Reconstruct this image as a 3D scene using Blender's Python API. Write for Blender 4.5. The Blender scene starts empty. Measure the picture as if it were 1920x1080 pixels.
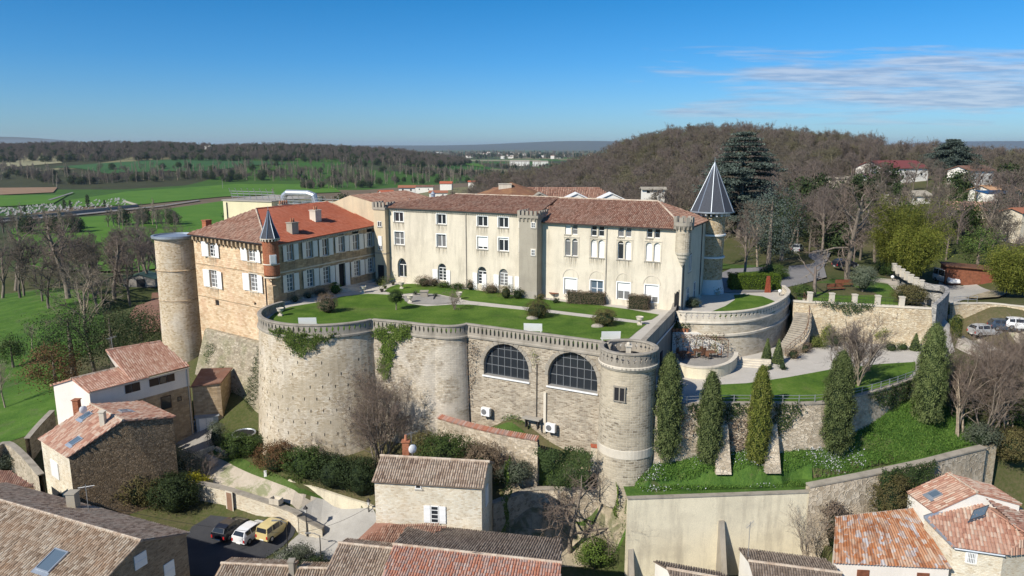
import bpy,math,random
import numpy as np
from mathutils import Vector,Matrix
R=math.radians
rng=np.random.default_rng(7)
random.seed(7)
scene=bpy.context.scene
HAZE=4.5e-5
F_PX=1350.0;TH=math.atan(264/1350);CZ=20.0
cd=bpy.data.cameras.new('camera');cam=bpy.data.objects.new('camera',cd)
scene.collection.objects.link(cam);scene.camera=cam
cam.location=(0,0,CZ);cam.rotation_euler=(math.pi/2-TH,0,0)
cd.sensor_width=36;cd.lens=36*F_PX/1920;cd.clip_start=.5;cd.clip_end=60000
SUN_AZ,SUN_EL=R(226),R(38)
sd=Vector((math.sin(SUN_AZ)*math.cos(SUN_EL),math.cos(SUN_AZ)*math.cos(SUN_EL),math.sin(SUN_EL)))
sl=bpy.data.lights.new('sun','SUN');sl.energy=5.0;sl.angle=R(.53);sl.color=(1,.93,.82)
so=bpy.data.objects.new('sun',sl);scene.collection.objects.link(so)
so.rotation_euler=(-sd).to_track_quat('-Z','Y').to_euler();so.location=(-60,-60,120)
scene.view_settings.view_transform='Standard';scene.view_settings.look='None'
scene.view_settings.exposure=0.2;scene.view_settings.gamma=1
world=bpy.data.worlds.new('World');scene.world=world;world.use_nodes=True
scene.cycles.max_bounces=5;scene.cycles.diffuse_bounces=2;scene.cycles.glossy_bounces=2
scene.cycles.transparent_max_bounces=6;scene.cycles.volume_bounces=0
class NT:
 def __init__(s,nt):s.nt=nt
 def n(s,t,**kw):
  nd=s.nt.nodes.new(t)
  for k,v in kw.items():
   if k.startswith('i_'):
    key=k[2:]
    key=int(key)if key.isdigit()else key.replace('_',' ')
    s.set(nd.inputs[key],v)
   else:setattr(nd,k,v)
  return nd
 def set(s,sock,v):
  if isinstance(v,bpy.types.NodeSocket):s.nt.links.new(v,sock)
  elif isinstance(v,bpy.types.Node):s.nt.links.new(v.outputs[0],sock)
  else:sock.default_value=v
 def math(s,op,a,b=0.0,clamp=False):
  nd=s.nt.nodes.new('ShaderNodeMath');nd.operation=op;nd.use_clamp=clamp
  s.set(nd.inputs[0],a);s.set(nd.inputs[1],b);return nd.outputs[0]
 def ramp(s,fac,stops,interp='LINEAR'):
  nd=s.nt.nodes.new('ShaderNodeValToRGB');cr=nd.color_ramp;cr.interpolation=interp
  while len(cr.elements)<len(stops):cr.elements.new(.5)
  for e,(p,c)in zip(cr.elements,stops):
   e.position=p
   e.color=(c,c,c,1)if isinstance(c,(int,float))else(*c,1)
  s.set(nd.inputs[0],fac);return nd.outputs[0]
 def mix(s,fac,a,b,blend='MIX'):
  nd=s.nt.nodes.new('ShaderNodeMix');nd.data_type='RGBA';nd.blend_type=blend
  s.set(nd.inputs[0],fac)
  for i,v in((6,a),(7,b)):
   if isinstance(v,tuple)and len(v)==3:v=(*v,1)
   s.set(nd.inputs[i],v)
  return nd.outputs[2]
 def noise(s,vec,scale,detail=3,rough=.55,dist=0):
  nd=s.nt.nodes.new('ShaderNodeTexNoise')
  if vec is not None:s.set(nd.inputs['Vector'],vec)
  nd.inputs['Scale'].default_value=scale;nd.inputs['Detail'].default_value=detail
  nd.inputs['Roughness'].default_value=rough;nd.inputs['Distortion'].default_value=dist
  return nd.outputs[0]
 def vscale(s,vec,sc):
  nd=s.nt.nodes.new('ShaderNodeMapping');s.set(nd.inputs['Vector'],vec)
  nd.inputs['Scale'].default_value=sc;return nd.outputs[0]
w=NT(world.node_tree);world.node_tree.nodes.clear()
sky=w.n('ShaderNodeTexSky');sky.sky_type='NISHITA';sky.sun_disc=False
sky.sun_elevation=SUN_EL;sky.sun_rotation=SUN_AZ;sky.altitude=200
sky.air_density=1.0;sky.dust_density=.3;sky.ozone_density=2.0
tc=w.n('ShaderNodeTexCoord');sep=w.n('ShaderNodeSeparateXYZ',i_0=tc.outputs['Generated'])
X_,Y_,Z_=sep.outputs
ys=w.math('MAXIMUM',Y_,.05)
az=w.math('DIVIDE',X_,ys);el=w.math('DIVIDE',Z_,ys)
cv=w.n('ShaderNodeCombineXYZ',i_0=w.math('MULTIPLY',az,5.0),i_1=w.math('MULTIPLY',el,62.0))
n1=w.noise(cv,1.15,5,.6,.5)
cv2=w.n('ShaderNodeCombineXYZ',i_0=w.math('MULTIPLY',az,2.0),i_1=w.math('MULTIPLY',el,24.0),i_2=3.3)
n2=w.noise(cv2,1.5,3,.5)
dens=w.math('ADD',w.math('MULTIPLY',n1,.6),w.math('MULTIPLY',n2,.55))
m_az=w.ramp(az,[(.0,0),(.08,.45),(.3,.85),(.5,1),(1,1)])
m_el=w.ramp(w.math('MULTIPLY',el,5.0),[(0,0),(.09,.5),(.25,.95),(.5,1),(.66,.8),(.74,0)])
lim=w.math('MULTIPLY',m_az,m_el)
cl=w.math('SUBTRACT',dens,w.math('SUBTRACT',.93,w.math('MULTIPLY',lim,.53)))
cl=w.math('MULTIPLY',cl,5.5,True);cl=w.math('MULTIPLY',cl,w.math('MULTIPLY',lim,1.6,True),True)
yfront=w.math('GREATER_THAN',Y_,.05);cl=w.math('MULTIPLY',cl,yfront)
zr=w.math('MULTIPLY',Z_,1.0,True)
tint=w.ramp(zr,[(0,(.60,.93,1.42)),(.05,(.48,.91,1.46)),(.11,(.28,.84,1.44)),(.2,(.12,.77,1.32)),(1,(.45,.8,1.2))])
skyc=w.mix(1.0,sky.outputs[0],tint,'MULTIPLY')
n3=w.noise(cv,3.0,3,.6)
clcol=w.mix(w.ramp(n3,[(.35,0),(.62,1)]),(3.9,5.0,7.2,1),(7.2,7.9,9.2,1))
cf=w.math('MULTIPLY',cl,.72)
skyc=w.mix(cf,skyc,clcol)
bg=w.n('ShaderNodeBackground',i_Color=skyc,i_Strength=.072)
w.n('ShaderNodeOutputWorld',i_Surface=bg)
def _ray(px,py):
 r=(px-960)/F_PX;u=(540-py)/F_PX
 return r,math.cos(TH)+u*math.sin(TH),-math.sin(TH)+u*math.cos(TH)
def P(px,py,z=0.0):
 r,y,w_=_ray(px,py);t=(z-CZ)/w_
 return Vector((r*t,y*t,z))
def PY(px,py,Y):
 r,y,w_=_ray(px,py);t=Y/y
 return Vector((r*t,Y,CZ+w_*t))
COL=scene.collection
def props(o,label=None,cat=None,group=None,kind=None):
 if label:o['label']=label
 if cat:o['category']=cat
 if group:o['group']=group
 if kind:o['kind']=kind
 return o
def thing(name,label,cat,loc=(0,0,0),rz=0.0,group=None):
 o=bpy.data.objects.new(name,None);COL.objects.link(o)
 o.location=loc;o.rotation_euler=(0,0,rz);o.empty_display_size=.3
 return props(o,label,cat,group)
def link(name,me,parent=None):
 o=bpy.data.objects.new(name,me);COL.objects.link(o)
 if parent is not None:o.parent=parent
 return o
def copy_tree(src,loc,rz=0.0,sc=1.0,label=None,group=None):
 r=src.copy();COL.objects.link(r);r.location=loc;r.rotation_euler=(0,0,rz)
 r.scale=sc if isinstance(sc,tuple)else(sc,sc,sc)
 if label:r['label']=label
 if group:r['group']=group
 for ch in list(src.children):
  c=ch.copy();COL.objects.link(c);c.parent=r
  for g in list(ch.children):
   d=g.copy();COL.objects.link(d);d.parent=c
 return r
class MB:
 """collects geometry (world or local coords), builds ONE mesh object"""
 def __init__(s):s.v=[];s.f=[];s.uv=[];s.mi=[];s.r=[]
 def poly(s,pts,uv=None,m=0,r=0.0):
  b=len(s.v);s.v+=[tuple(p)for p in pts]
  s.f.append(tuple(range(b,b+len(pts))));s.uv.append(uv);s.mi.append(m);s.r.append(r)
 def box(s,c,size,rz=0.0,m=0,r=0.0):
  x,y,z=size[0]/2,size[1]/2,size[2]/2
  ca,sa=math.cos(rz),math.sin(rz)
  P8=[]
  for dz in(-z,z):
   for dx,dy in((-x,-y),(x,-y),(x,y),(-x,y)):
    P8 .append((c[0]+dx*ca-dy*sa,c[1]+dx*sa+dy*ca,c[2]+dz))
  s.hexa(P8,m,r)
 def hexa(s,P8,m=0,r=0.0):
  for q in((3,2,1,0),(4,5,6,7),(0,1,5,4),(1,2,6,5),(2,3,7,6),(3,0,4,7)):
   s.poly([P8[i]for i in q],None,m,r)
 def tube(s,pts,rad,n=6,m=0,cap=True,r=0.0):
  pts=[Vector(p)for p in pts];b=len(s.v);k=len(pts)
  if not hasattr(rad,'__len__'):rad=[rad]*k
  for i,p in enumerate(pts):
   d=(pts[min(i+1,k-1)]-pts[max(i-1,0)])
   if d.length<1e-9:d=Vector((0,0,1))
   d.normalize();a=d.cross(Vector((0,0,1))if abs(d.z)<.95 else Vector((1,0,0))).normalized();c=d.cross(a)
   for j in range(n):
    t=2*math.pi*j/n;s.v.append(tuple(p+(a*math.cos(t)+c*math.sin(t))*rad[i]))
  for i in range(k-1):
   for j in range(n):
    s.f.append((b+i*n+j,b+(i+1)*n+j,b+(i+1)*n+(j+1)%n,b+i*n+(j+1)%n));s.uv.append(None);s.mi.append(m);s.r.append(r)
  if cap:
   s.f.append(tuple(b+(k-1)*n+(n-1-j)for j in range(n)));s.uv.append(None);s.mi.append(m);s.r.append(r)
   s.f.append(tuple(b+j for j in range(n)));s.uv.append(None);s.mi.append(m);s.r.append(r)
 def lathe(s,c,prof,n=24,m=0,a0=0.0,a1=2*math.pi,r=0.0):
  """prof: list of (radius, z); uv in metres"""
  full=abs(a1-a0-2*math.pi)<1e-6
  rm=max(p[0]for p in prof)
  for i in range(n):
   t0=a0+(a1-a0)*i/n;t1=a0+(a1-a0)*(i+1)/n
   vv=0
   for k in range(len(prof)-1):
    (r0,z0),(r1,z1)=prof[k],prof[k+1]
    dv=math.hypot(r1-r0,z1-z0)
    pts=[(c[0]+r0*math.cos(t0),c[1]+r0*math.sin(t0),c[2]+z0),(c[0]+r0*math.cos(t1),c[1]+r0*math.sin(t1),c[2]+z0),(c[0]+r1*math.cos(t1),c[1]+r1*math.sin(t1),c[2]+z1),(c[0]+r1*math.cos(t0),c[1]+r1*math.sin(t0),c[2]+z1)]
    uv=[(t0*rm,vv),(t1*rm,vv),(t1*rm,vv+dv),(t0*rm,vv+dv)]
    if r1<1e-6:pts=pts[:3];uv=uv[:3]
    elif r0<1e-6:pts=[pts[0],pts[2],pts[3]];uv=[uv[0],uv[2],uv[3]]
    s.poly(pts,uv,m,r)
    vv+=dv
 def build(s,name,mat,parent=None,smooth=False,merge=False):
  me=bpy.data.meshes.new(name);me.from_pydata(s.v,[],s.f)
  mats=mat if isinstance(mat,(list,tuple))else[mat]
  for x in mats:me.materials.append(x)
  if len(mats)>1:me.polygons.foreach_set('material_index',s.mi)
  ul=me.uv_layers.new(name='UVMap');buf=[]
  V=s.v
  for f,uv in zip(s.f,s.uv):
   if uv is not None:
    for a in uv:buf+=[a[0],a[1]]
   else:
    a,b,c=V[f[0]],V[f[1]],V[f[2]]
    ux,uy,uz=b[0]-a[0],b[1]-a[1],b[2]-a[2];wx,wy,wz=c[0]-b[0],c[1]-b[1],c[2]-b[2]
    nx,ny,nz=uy*wz-uz*wy,uz*wx-ux*wz,ux*wy-uy*wx
    L=math.sqrt(nx*nx+ny*ny+nz*nz)or 1
    h=math.hypot(nx,ny)
    if abs(nz)/L>.8 or h<1e-9:
     for i in f:buf+=[V[i][0],V[i][1]]
    else:
     tx,ty=-ny/h,nx/h
     for i in f:buf+=[V[i][0]*tx+V[i][1]*ty,V[i][2]]
  ul.data.foreach_set('uv',buf)
  at=me.attributes.new('rnd','FLOAT','FACE');at.data.foreach_set('value',s.r)
  if smooth:me.polygons.foreach_set('use_smooth',[True]*len(s.f))
  me.update()
  return link(name,me,parent)
def npmesh(name,V,F,mat,parent=None,rnd=None,smooth=False):
 me=npdata(name,V,F,mat,rnd,smooth)
 return link(name,me,parent)
def npdata(name,V,F,mat,rnd=None,smooth=False):
 me=bpy.data.meshes.new(name);V=np.asarray(V,np.float32);F=np.asarray(F,np.int32)
 me.vertices.add(len(V));me.vertices.foreach_set('co',V.ravel())
 k=F.shape[1];me.loops.add(F.size);me.loops.foreach_set('vertex_index',F.ravel())
 me.polygons.add(len(F));me.polygons.foreach_set('loop_start',np.arange(0,F.size,k,dtype=np.int32))
 if smooth:me.polygons.foreach_set('use_smooth',np.ones(len(F),bool))
 if rnd is not None:
  at=me.attributes.new('rnd','FLOAT','FACE');at.data.foreach_set('value',np.asarray(rnd,np.float32))
 me.materials.append(mat);me.update(calc_edges=True);me.validate()
 return me
def smooth_path(pts,n=6):
 """Catmull-Rom through 2D/3D points"""
 pts=[Vector(p)for p in pts];out=[]
 for i in range(len(pts)-1):
  p0=pts[max(i-1,0)];p1=pts[i];p2=pts[i+1];p3=pts[min(i+2,len(pts)-1)]
  for k in range(n):
   t=k/n
   out.append(.5*((2*p1)+(p2-p0)*t+(2*p0-5*p1+4*p2-p3)*t*t+(3*p1-p0-3*p2+p3)*t**3))
 out.append(pts[-1]);return out
def offset_path(path,d):
 """2D offset to the right-hand side of travel"""
 out=[];n=len(path)
 for i,p in enumerate(path):
  a=Vector(path[max(i-1,0)][:2]);b=Vector(path[min(i+1,n-1)][:2]);t=(b-a).normalized()
  out.append(Vector((p[0]+t.y*d,p[1]-t.x*d)))
 return out
def sweep(mb,path,prof,m=0,caps=True,zs=None):
 """prof: list of (offset to the right, z). path: 2D points; zs: per-point z added"""
 offs={}
 n=len(path);rings=[]
 for o,z in prof:
  if o not in offs:offs[o]=offset_path(path,o)
 u=[0]
 for i in range(1,n):u.append(u[-1]+(Vector(path[i][:2])-Vector(path[i-1][:2])).length)
 vv=[0]
 for k in range(1,len(prof)):vv.append(vv[-1]+(5.0 if callable(prof[k][1])or callable(prof[k-1][1])else math.hypot(prof[k][0]-prof[k-1][0],prof[k][1]-prof[k-1][1])))
 def pt(i,k):
  q=offs[prof[k][0]][i];z=prof[k][1]
  if callable(z):z=z(i)
  return(q.x,q.y,z+(zs[i]if zs else 0))
 for i in range(n-1):
  for k in range(len(prof)-1):
   mb.poly([pt(i,k),pt(i+1,k),pt(i+1,k+1),pt(i,k+1)],[(u[i],vv[k]),(u[i+1],vv[k]),(u[i+1],vv[k+1]),(u[i],vv[k+1])],m)
 if caps:
  mb.poly([pt(0,k)for k in range(len(prof))],None,m);mb.poly([pt(n-1,k)for k in reversed(range(len(prof)))],None,m)
def resample(path,step):
 path=[Vector(p[:2])for p in path];L=[0]
 for i in range(1,len(path)):L.append(L[-1]+(path[i]-path[i-1]).length)
 n=max(1,round(L[-1]/step));out=[];j=0
 for k in range(n+1):
  d=L[-1]*k/n
  while j<len(L)-2 and L[j+1]<d:j+=1
  t=(d-L[j])/max(L[j+1]-L[j],1e-9);out.append(path[j].lerp(path[j+1],min(max(t,0),1)))
 return out
def newmat(name):
 m=bpy.data.materials.new(name);m.use_nodes=True;m.node_tree.nodes.clear();t=NT(m.node_tree)
 return m,t
def finish(t,col,rough=.85,bump=None,bdist=.02,bstr=.6,metallic=0.0,spec=.3,normal_vec=None,**kw):
 b=t.n('ShaderNodeBsdfPrincipled')
 if isinstance(col,tuple)and len(col)==3:col=(*col,1)
 t.set(b.inputs['Base Color'],col);t.set(b.inputs['Roughness'],rough);t.set(b.inputs['Metallic'],metallic)
 b.inputs['Specular IOR Level'].default_value=spec
 for k,v in kw.items():t.set(b.inputs[k.replace('_',' ')],v)
 if bump is not None:
  bn=t.n('ShaderNodeBump');t.set(bn.inputs['Height'],bump);bn.inputs['Distance'].default_value=bdist;bn.inputs['Strength'].default_value=bstr
  t.set(b.inputs['Normal'],bn.outputs[0])
 t.n('ShaderNodeOutputMaterial',i_Surface=b.outputs[0])
def sc(c,k):return tuple(min(x*k,1)for x in c)
def plain(name,col,rough=.7,metallic=0.0,var=.12,scale=2.0,spec=.3):
 m,t=newmat(name);geo=t.n('ShaderNodeNewGeometry')
 n=t.noise(geo.outputs['Position'],scale,4)
 c=t.mix(t.ramp(n,[(.3,0),(.7,1)]),sc(col,1-var),sc(col,1+var))
 finish(t,c,rough,n,.01,.3,metallic,spec);return m
def masonry(name,cols,mortar,bw=.45,bh=.2,msize=.018,stain=None,stain_amt=.5,stain_scale=.12,seed=0.0,streak=None,mott=.35,bump=.8,blotch=None):
 m,t=newmat(name);tcn=t.n('ShaderNodeTexCoord');uv=tcn.outputs['UV'];pos=t.n('ShaderNodeNewGeometry').outputs['Position']
 wob=t.n('ShaderNodeTexNoise',i_Vector=uv);wob.inputs['Scale'].default_value=1.6;wob.inputs['Detail'].default_value=2
 va=t.n('ShaderNodeVectorMath',operation='MULTIPLY_ADD');t.set(va.inputs[0],wob.outputs['Color']);va.inputs[1].default_value=(.22,.14,0);t.set(va.inputs[2],uv)
 br=t.n('ShaderNodeTexBrick',i_Vector=va.outputs[0]);br.offset=.5
 br.inputs['Scale'].default_value=1;br.inputs['Brick Width'].default_value=bw;br.inputs['Row Height'].default_value=bh
 br.inputs['Mortar Size'].default_value=msize;br.inputs['Mortar Smooth'].default_value=.4
 br.inputs['Color1'].default_value=(0,0,0,1);br.inputs['Color2'].default_value=(1,1,1,1);br.inputs['Mortar'].default_value=(.5,.5,.5,1)
 cellr=t.noise(t.vscale(va.outputs[0],(1/bw*.9,1/bh*.9,1)),1.0,1,.4)
 f=t.math('ADD',t.math('MULTIPLY',br.outputs['Color'],.45),t.math('MULTIPLY',cellr,.6))
 k=len(cols);c=t.ramp(f,[(.22+.6*i/(k-1),cc)for i,cc in enumerate(cols)])
 n2=t.noise(pos,9.0,4,.7);c=t.mix(.8,c,t.ramp(n2,[(.25,1-mott),(.75,1+mott*.6)]),'MULTIPLY')
 c=t.mix(br.outputs['Fac'],c,mortar)
 n3=t.noise(pos,stain_scale*3,5,.6)
 c=t.mix(.9,c,t.ramp(n3,[(.3,.8),(.7,1.12)]),'MULTIPLY')
 if stain:
  n4=t.noise(t.vscale(pos,(1,1,.6)),stain_scale*4,6,.68)
  c=t.mix(t.math('MULTIPLY',t.ramp(n4,[(.48,0),(.66,1)]),stain_amt),c,stain)
 if blotch:
  n6=t.noise(pos,.22,3,.5,1.0)
  c=t.mix(t.math('MULTIPLY',t.ramp(n6,[(.5,0),(.6,1)]),.6),c,blotch)
 if streak:
  n5=t.noise(t.vscale(pos,(1.2,1.2,.12)),1.0,5,.65)
  c=t.mix(t.math('MULTIPLY',t.ramp(n5,[(.5,0),(.72,1)]),.65),c,streak)
 h=t.math('ADD',t.math('MULTIPLY',br.outputs['Fac'],-1.0),t.math('MULTIPLY',n2,.7))
 finish(t,c,.93,h,.05,bump,0,.15);return m
def rubble(name,cols,mortar,size=.28,stain=None,amt=.5,aspect=1.6,mw=.06):
 m,t=newmat(name);uv=t.n('ShaderNodeTexCoord').outputs['UV'];pos=t.n('ShaderNodeNewGeometry').outputs['Position']
 v=t.vscale(uv,(1/size/aspect,1/size,1))
 vo=t.n('ShaderNodeTexVoronoi',i_Vector=v);vo.inputs['Scale'].default_value=1
 ve=t.n('ShaderNodeTexVoronoi',i_Vector=v);ve.feature='DISTANCE_TO_EDGE';ve.inputs['Scale'].default_value=1
 sp=t.n('ShaderNodeSeparateColor',i_0=vo.outputs['Color'])
 k=len(cols);c=t.ramp(sp.outputs[0],[(.1+.8*i/(k-1),cc)for i,cc in enumerate(cols)])
 n2=t.noise(pos,7,4,.7);c=t.mix(.8,c,t.ramp(n2,[(.25,.7),(.75,1.2)]),'MULTIPLY')
 e=t.ramp(ve.outputs['Distance'],[(mw*.5,1),(mw*1.6,0)])
 c=t.mix(e,c,mortar)
 if stain:
  n4=t.noise(pos,.45,6,.65);c=t.mix(t.math('MULTIPLY',t.ramp(n4,[(.46,0),(.66,1)]),amt),c,stain)
 h=t.math('ADD',t.math('MULTIPLY',e,-1.0),t.math('MULTIPLY',n2,.6))
 finish(t,c,.94,h,.06,.9,0,.15);return m
def render_(name,col,stain,amt=.4,rough=.9,grain=.06):
 """painted render / stucco with soft rain streaks"""
 m,t=newmat(name);pos=t.n('ShaderNodeNewGeometry').outputs['Position']
 n=t.noise(pos,.5,5,.6);c=t.mix(t.ramp(n,[(.3,0),(.7,1)]),sc(col,.94),sc(col,1.05))
 s1=t.noise(t.vscale(pos,(1.1,1.1,.16)),1.0,5,.65)
 c=t.mix(t.math('MULTIPLY',t.ramp(s1,[(.47,0),(.72,1)]),amt),c,stain)
 s2=t.noise(t.vscale(pos,(.3,.3,.5)),1.0,4,.6)
 c=t.mix(t.math('MULTIPLY',t.ramp(s2,[(.5,0),(.75,1)]),amt*.6),c,stain)
 g=t.noise(pos,14,3,.7)
 c=t.mix(1.0,c,t.ramp(g,[(.3,1-grain),(.7,1+grain)]),'MULTIPLY')
 finish(t,c,rough,g,.02,.4,0,.2);return m
def tiles_mat(name,cols,lichen=None,amt=.3,patch=None):
 m,t=newmat(name);at=t.n('ShaderNodeAttribute');at.attribute_name='rnd';pos=t.n('ShaderNodeNewGeometry').outputs['Position']
 n0=t.noise(pos,.9,4,.65);f=t.math('ADD',t.math('MULTIPLY',at.outputs['Fac'],.75),t.math('MULTIPLY',n0,.3))
 k=len(cols);c=t.ramp(f,[(.1+.82*i/(k-1),cc)for i,cc in enumerate(cols)])
 n=t.noise(pos,12,4,.7);c=t.mix(.9,c,t.ramp(n,[(.3,.75),(.7,1.2)]),'MULTIPLY')
 if lichen:
  n4=t.noise(pos,.5,6,.7);c=t.mix(t.math('MULTIPLY',t.ramp(n4,[(.45,0),(.62,1)]),amt),c,lichen)
 finish(t,c,.88,n,.01,.4,0,.2);return m
def foliage(name,cols,trans=.12,rough=.75):
 m,t=newmat(name);at=t.n('ShaderNodeAttribute');at.attribute_name='rnd';oi=t.n('ShaderNodeObjectInfo')
 pos=t.n('ShaderNodeNewGeometry').outputs['Position']
 n=t.noise(pos,.8,3);f=t.math('ADD',t.math('MULTIPLY',at.outputs['Fac'],.65),t.math('MULTIPLY',n,.35))
 k=len(cols);c=t.ramp(f,[(.12+.76*i/(k-1),cc)for i,cc in enumerate(cols)])
 c=t.mix(1.0,c,t.ramp(oi.outputs['Random'],[(0,.8),(1,1.2)]),'MULTIPLY')
 b=t.n('ShaderNodeBsdfPrincipled',i_Roughness=rough);t.set(b.inputs['Base Color'],c);b.inputs['Specular IOR Level'].default_value=.2
 if trans>0:
  tr=t.n('ShaderNodeBsdfTranslucent');t.set(tr.inputs[0],c);mx=t.n('ShaderNodeMixShader',i_0=trans)
  t.set(mx.inputs[1],b.outputs[0]);t.set(mx.inputs[2],tr.outputs[0]);t.n('ShaderNodeOutputMaterial',i_Surface=mx.outputs[0])
 else:t.n('ShaderNodeOutputMaterial',i_Surface=b.outputs[0])
 return m
def grass(name,cols,scale=1.0,flowers=None,fl_amt=.6,patch=None):
 m,t=newmat(name);pos=t.n('ShaderNodeNewGeometry').outputs['Position']
 n1=t.noise(pos,.35*scale,5,.65,.4);n2=t.noise(pos,5*scale,4,.75)
 f=t.math('ADD',t.math('MULTIPLY',n1,.6),t.math('MULTIPLY',n2,.42))
 k=len(cols);c=t.ramp(f,[(.3+.42*i/(k-1),cc)for i,cc in enumerate(cols)])
 if patch:
  n5=t.noise(pos,.16*scale,5,.7);c=t.mix(t.math('MULTIPLY',t.ramp(n5,[(.55,0),(.68,1)]),.7),c,patch)
 finish(t,c,.92,n2,.12,.8,0,.12);return m
M={}
M['bastion']=masonry('pale coursed limestone',[(.34,.25,.15),(.60,.50,.355),(.70,.605,.455),(.76,.685,.55)],(.50,.41,.29),.34,.14,.012,(.76,.70,.60),.5,.10,streak=(.40,.33,.23),mott=.35,blotch=(.50,.42,.30))
M['oldwall']=masonry('weathered grey limestone',[(.23,.175,.115),(.46,.385,.28),(.58,.50,.385),(.68,.61,.49)],(.48,.43,.35),.40,.2,.02,(.27,.24,.20),.6,.2,blotch=(.62,.56,.47),mott=.4)
M['ledgewall']=masonry('dark and pale rubble stone',[(.20,.155,.105),(.38,.31,.23),(.51,.435,.33),(.60,.525,.41)],(.52,.46,.36),.5,.17,.03,(.22,.19,.155),.55,.2,mott=.4)
M['towerstone']=masonry('dressed tower stone with pale mortar',[(.20,.165,.12),(.39,.33,.24),(.51,.44,.33),(.57,.495,.375)],(.62,.56,.45),.55,.24,.028,(.27,.24,.19),.5,.12,blotch=(.55,.48,.36),mott=.35)
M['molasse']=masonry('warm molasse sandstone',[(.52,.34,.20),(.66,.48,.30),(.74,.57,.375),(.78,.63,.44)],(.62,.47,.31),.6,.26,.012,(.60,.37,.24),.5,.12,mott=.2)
M['molasse_dark']=masonry('weathered shade-dark molasse sandstone',[(.34,.245,.15),(.45,.33,.20),(.54,.40,.25),(.58,.46,.31)],(.42,.32,.21),.6,.26,.012,(.30,.235,.165),.5,.14,streak=(.27,.22,.17),mott=.25)  # darker copy of molasse, puts shade into the manor facade facing off the sun
M['brownrubble']=rubble('ochre rubble stone',[(.33,.23,.12),(.50,.37,.21),(.62,.50,.33),(.45,.34,.2)],(.60,.50,.36),.22)
M['towerround']=masonry('buff round tower stone',[(.40,.29,.17),(.60,.47,.31),(.70,.58,.41),(.76,.67,.52)],(.62,.51,.37),.36,.17,.016,(.78,.73,.64),.55,.1,mott=.3)
M['paleruin']=rubble('pale yellow retaining wall stone',[(.60,.47,.30),(.70,.59,.41),(.74,.65,.48),(.50,.38,.24)],(.70,.59,.42),.17,(.38,.31,.22),.5,2.2,.05)
M['slopewall']=rubble('greyed rubble retaining stone',[(.38,.31,.22),(.60,.50,.37),(.68,.59,.46),(.45,.37,.27)],(.60,.52,.40),.26,(.28,.24,.18),.6,1.5,.05)
M['batter']=rubble('overgrown battered stone',[(.26,.22,.16),(.40,.34,.25),(.48,.42,.32),(.3,.26,.19)],(.38,.33,.25),.3,(.20,.21,.10),.55,1.9,.06)
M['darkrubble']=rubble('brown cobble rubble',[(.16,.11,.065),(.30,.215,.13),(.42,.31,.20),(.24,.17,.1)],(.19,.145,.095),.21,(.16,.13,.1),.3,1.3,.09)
M['palehouse']=masonry('pale house stone',[(.56,.45,.31),(.76,.67,.51),(.82,.75,.60),(.84,.79,.67)],(.80,.72,.57),.32,.13,.016,(.66,.52,.34),.35,.15,mott=.22)
M['cream']=render_('cream lime render',(.67,.605,.485),(.43,.385,.305),.75)
M['cream_side']=M['cream']
M['tan']=render_('stained tan render',(.58,.48,.33),(.38,.33,.25),.55)
M['turretgrey']=render_('grey cement render',(.37,.335,.27),(.24,.215,.175),.65)
M['plinth']=render_('grey plinth render',(.36,.33,.28),(.27,.25,.22),.4)
M['whitewall']=render_('white house render',(.80,.77,.70),(.62,.58,.50),.18)
M['pinkwall']=render_('pale pink render',(.80,.735,.66),(.6,.54,.47),.2)
M['yellowwall']=render_('pale yellow render',(.72,.66,.43),(.55,.5,.34),.25)
M['retain']=render_('stained cream cement',(.74,.67,.50),(.42,.37,.28),.7,grain=.14)
M['concrete']=render_('weathered cut stone',(.35,.315,.26),(.17,.15,.12),.7)
M['darkstone']=render_('shade-darkened side wall',(.30,.27,.225),(.17,.155,.13),.6)  # shade on the side rampart is put into this dark render colour
M['whitebase']=render_('white lime base',(.70,.70,.68),(.5,.49,.46),.3)
M['lightstone']=render_('pale cut stone',(.64,.58,.475),(.36,.32,.26),.6)
M['brick']=masonry('red brick',[(.33,.10,.045),(.48,.165,.08),(.54,.2,.1)],(.45,.27,.19),.22,.075,.008,None)
M['tile_brown']=tiles_mat('weathered brown canal tiles',[(.17,.085,.06),(.28,.145,.10),(.36,.205,.145),(.42,.285,.215)],(.30,.22,.17),.35)
M['tile_red']=tiles_mat('orange red flat tiles',[(.42,.115,.06),(.50,.15,.08),(.54,.185,.11)],(.45,.2,.13),.25)
M['tile_pink']=tiles_mat('pinkish new canal tiles',[(.36,.17,.115),(.50,.27,.19),(.58,.36,.27),(.64,.46,.36)])
M['tile_mixed']=tiles_mat('mixed orange and straw tiles',[(.28,.13,.09),(.44,.225,.155),(.53,.34,.25),(.57,.46,.36)],(.45,.37,.29),.3)
M['tile_grey']=tiles_mat('old grey brown canal tiles',[(.16,.11,.08),(.30,.22,.16),(.41,.31,.235),(.47,.38,.29)],(.44,.39,.31),.4)
M['tile_straw']=tiles_mat('straw coloured old tiles',[(.19,.135,.09),(.33,.25,.18),(.43,.345,.255),(.51,.435,.34)],(.36,.22,.13),.45)
M['tile_redgrey']=tiles_mat('red and grey patched tiles',[(.30,.22,.185),(.44,.30,.25),(.44,.17,.10),(.50,.225,.14),(.52,.42,.36)],(.42,.35,.3),.3)
M['tile_black']=tiles_mat('sooty and shade-dark canal tiles',[(.12,.09,.07),(.21,.165,.13),(.29,.235,.19)],(.28,.25,.21),.3)
M['tile_rust']=tiles_mat('rusty lichened tiles',[(.20,.10,.06),(.33,.17,.10),(.40,.24,.15)],(.38,.22,.1),.5)
M['ridge']=tiles_mat('mortared ridge tiles',[(.35,.26,.19),(.48,.38,.29),(.55,.47,.37)],(.5,.44,.36),.5)
M['white']=plain('white paint',(.80,.80,.78),.45,var=.03)
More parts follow.
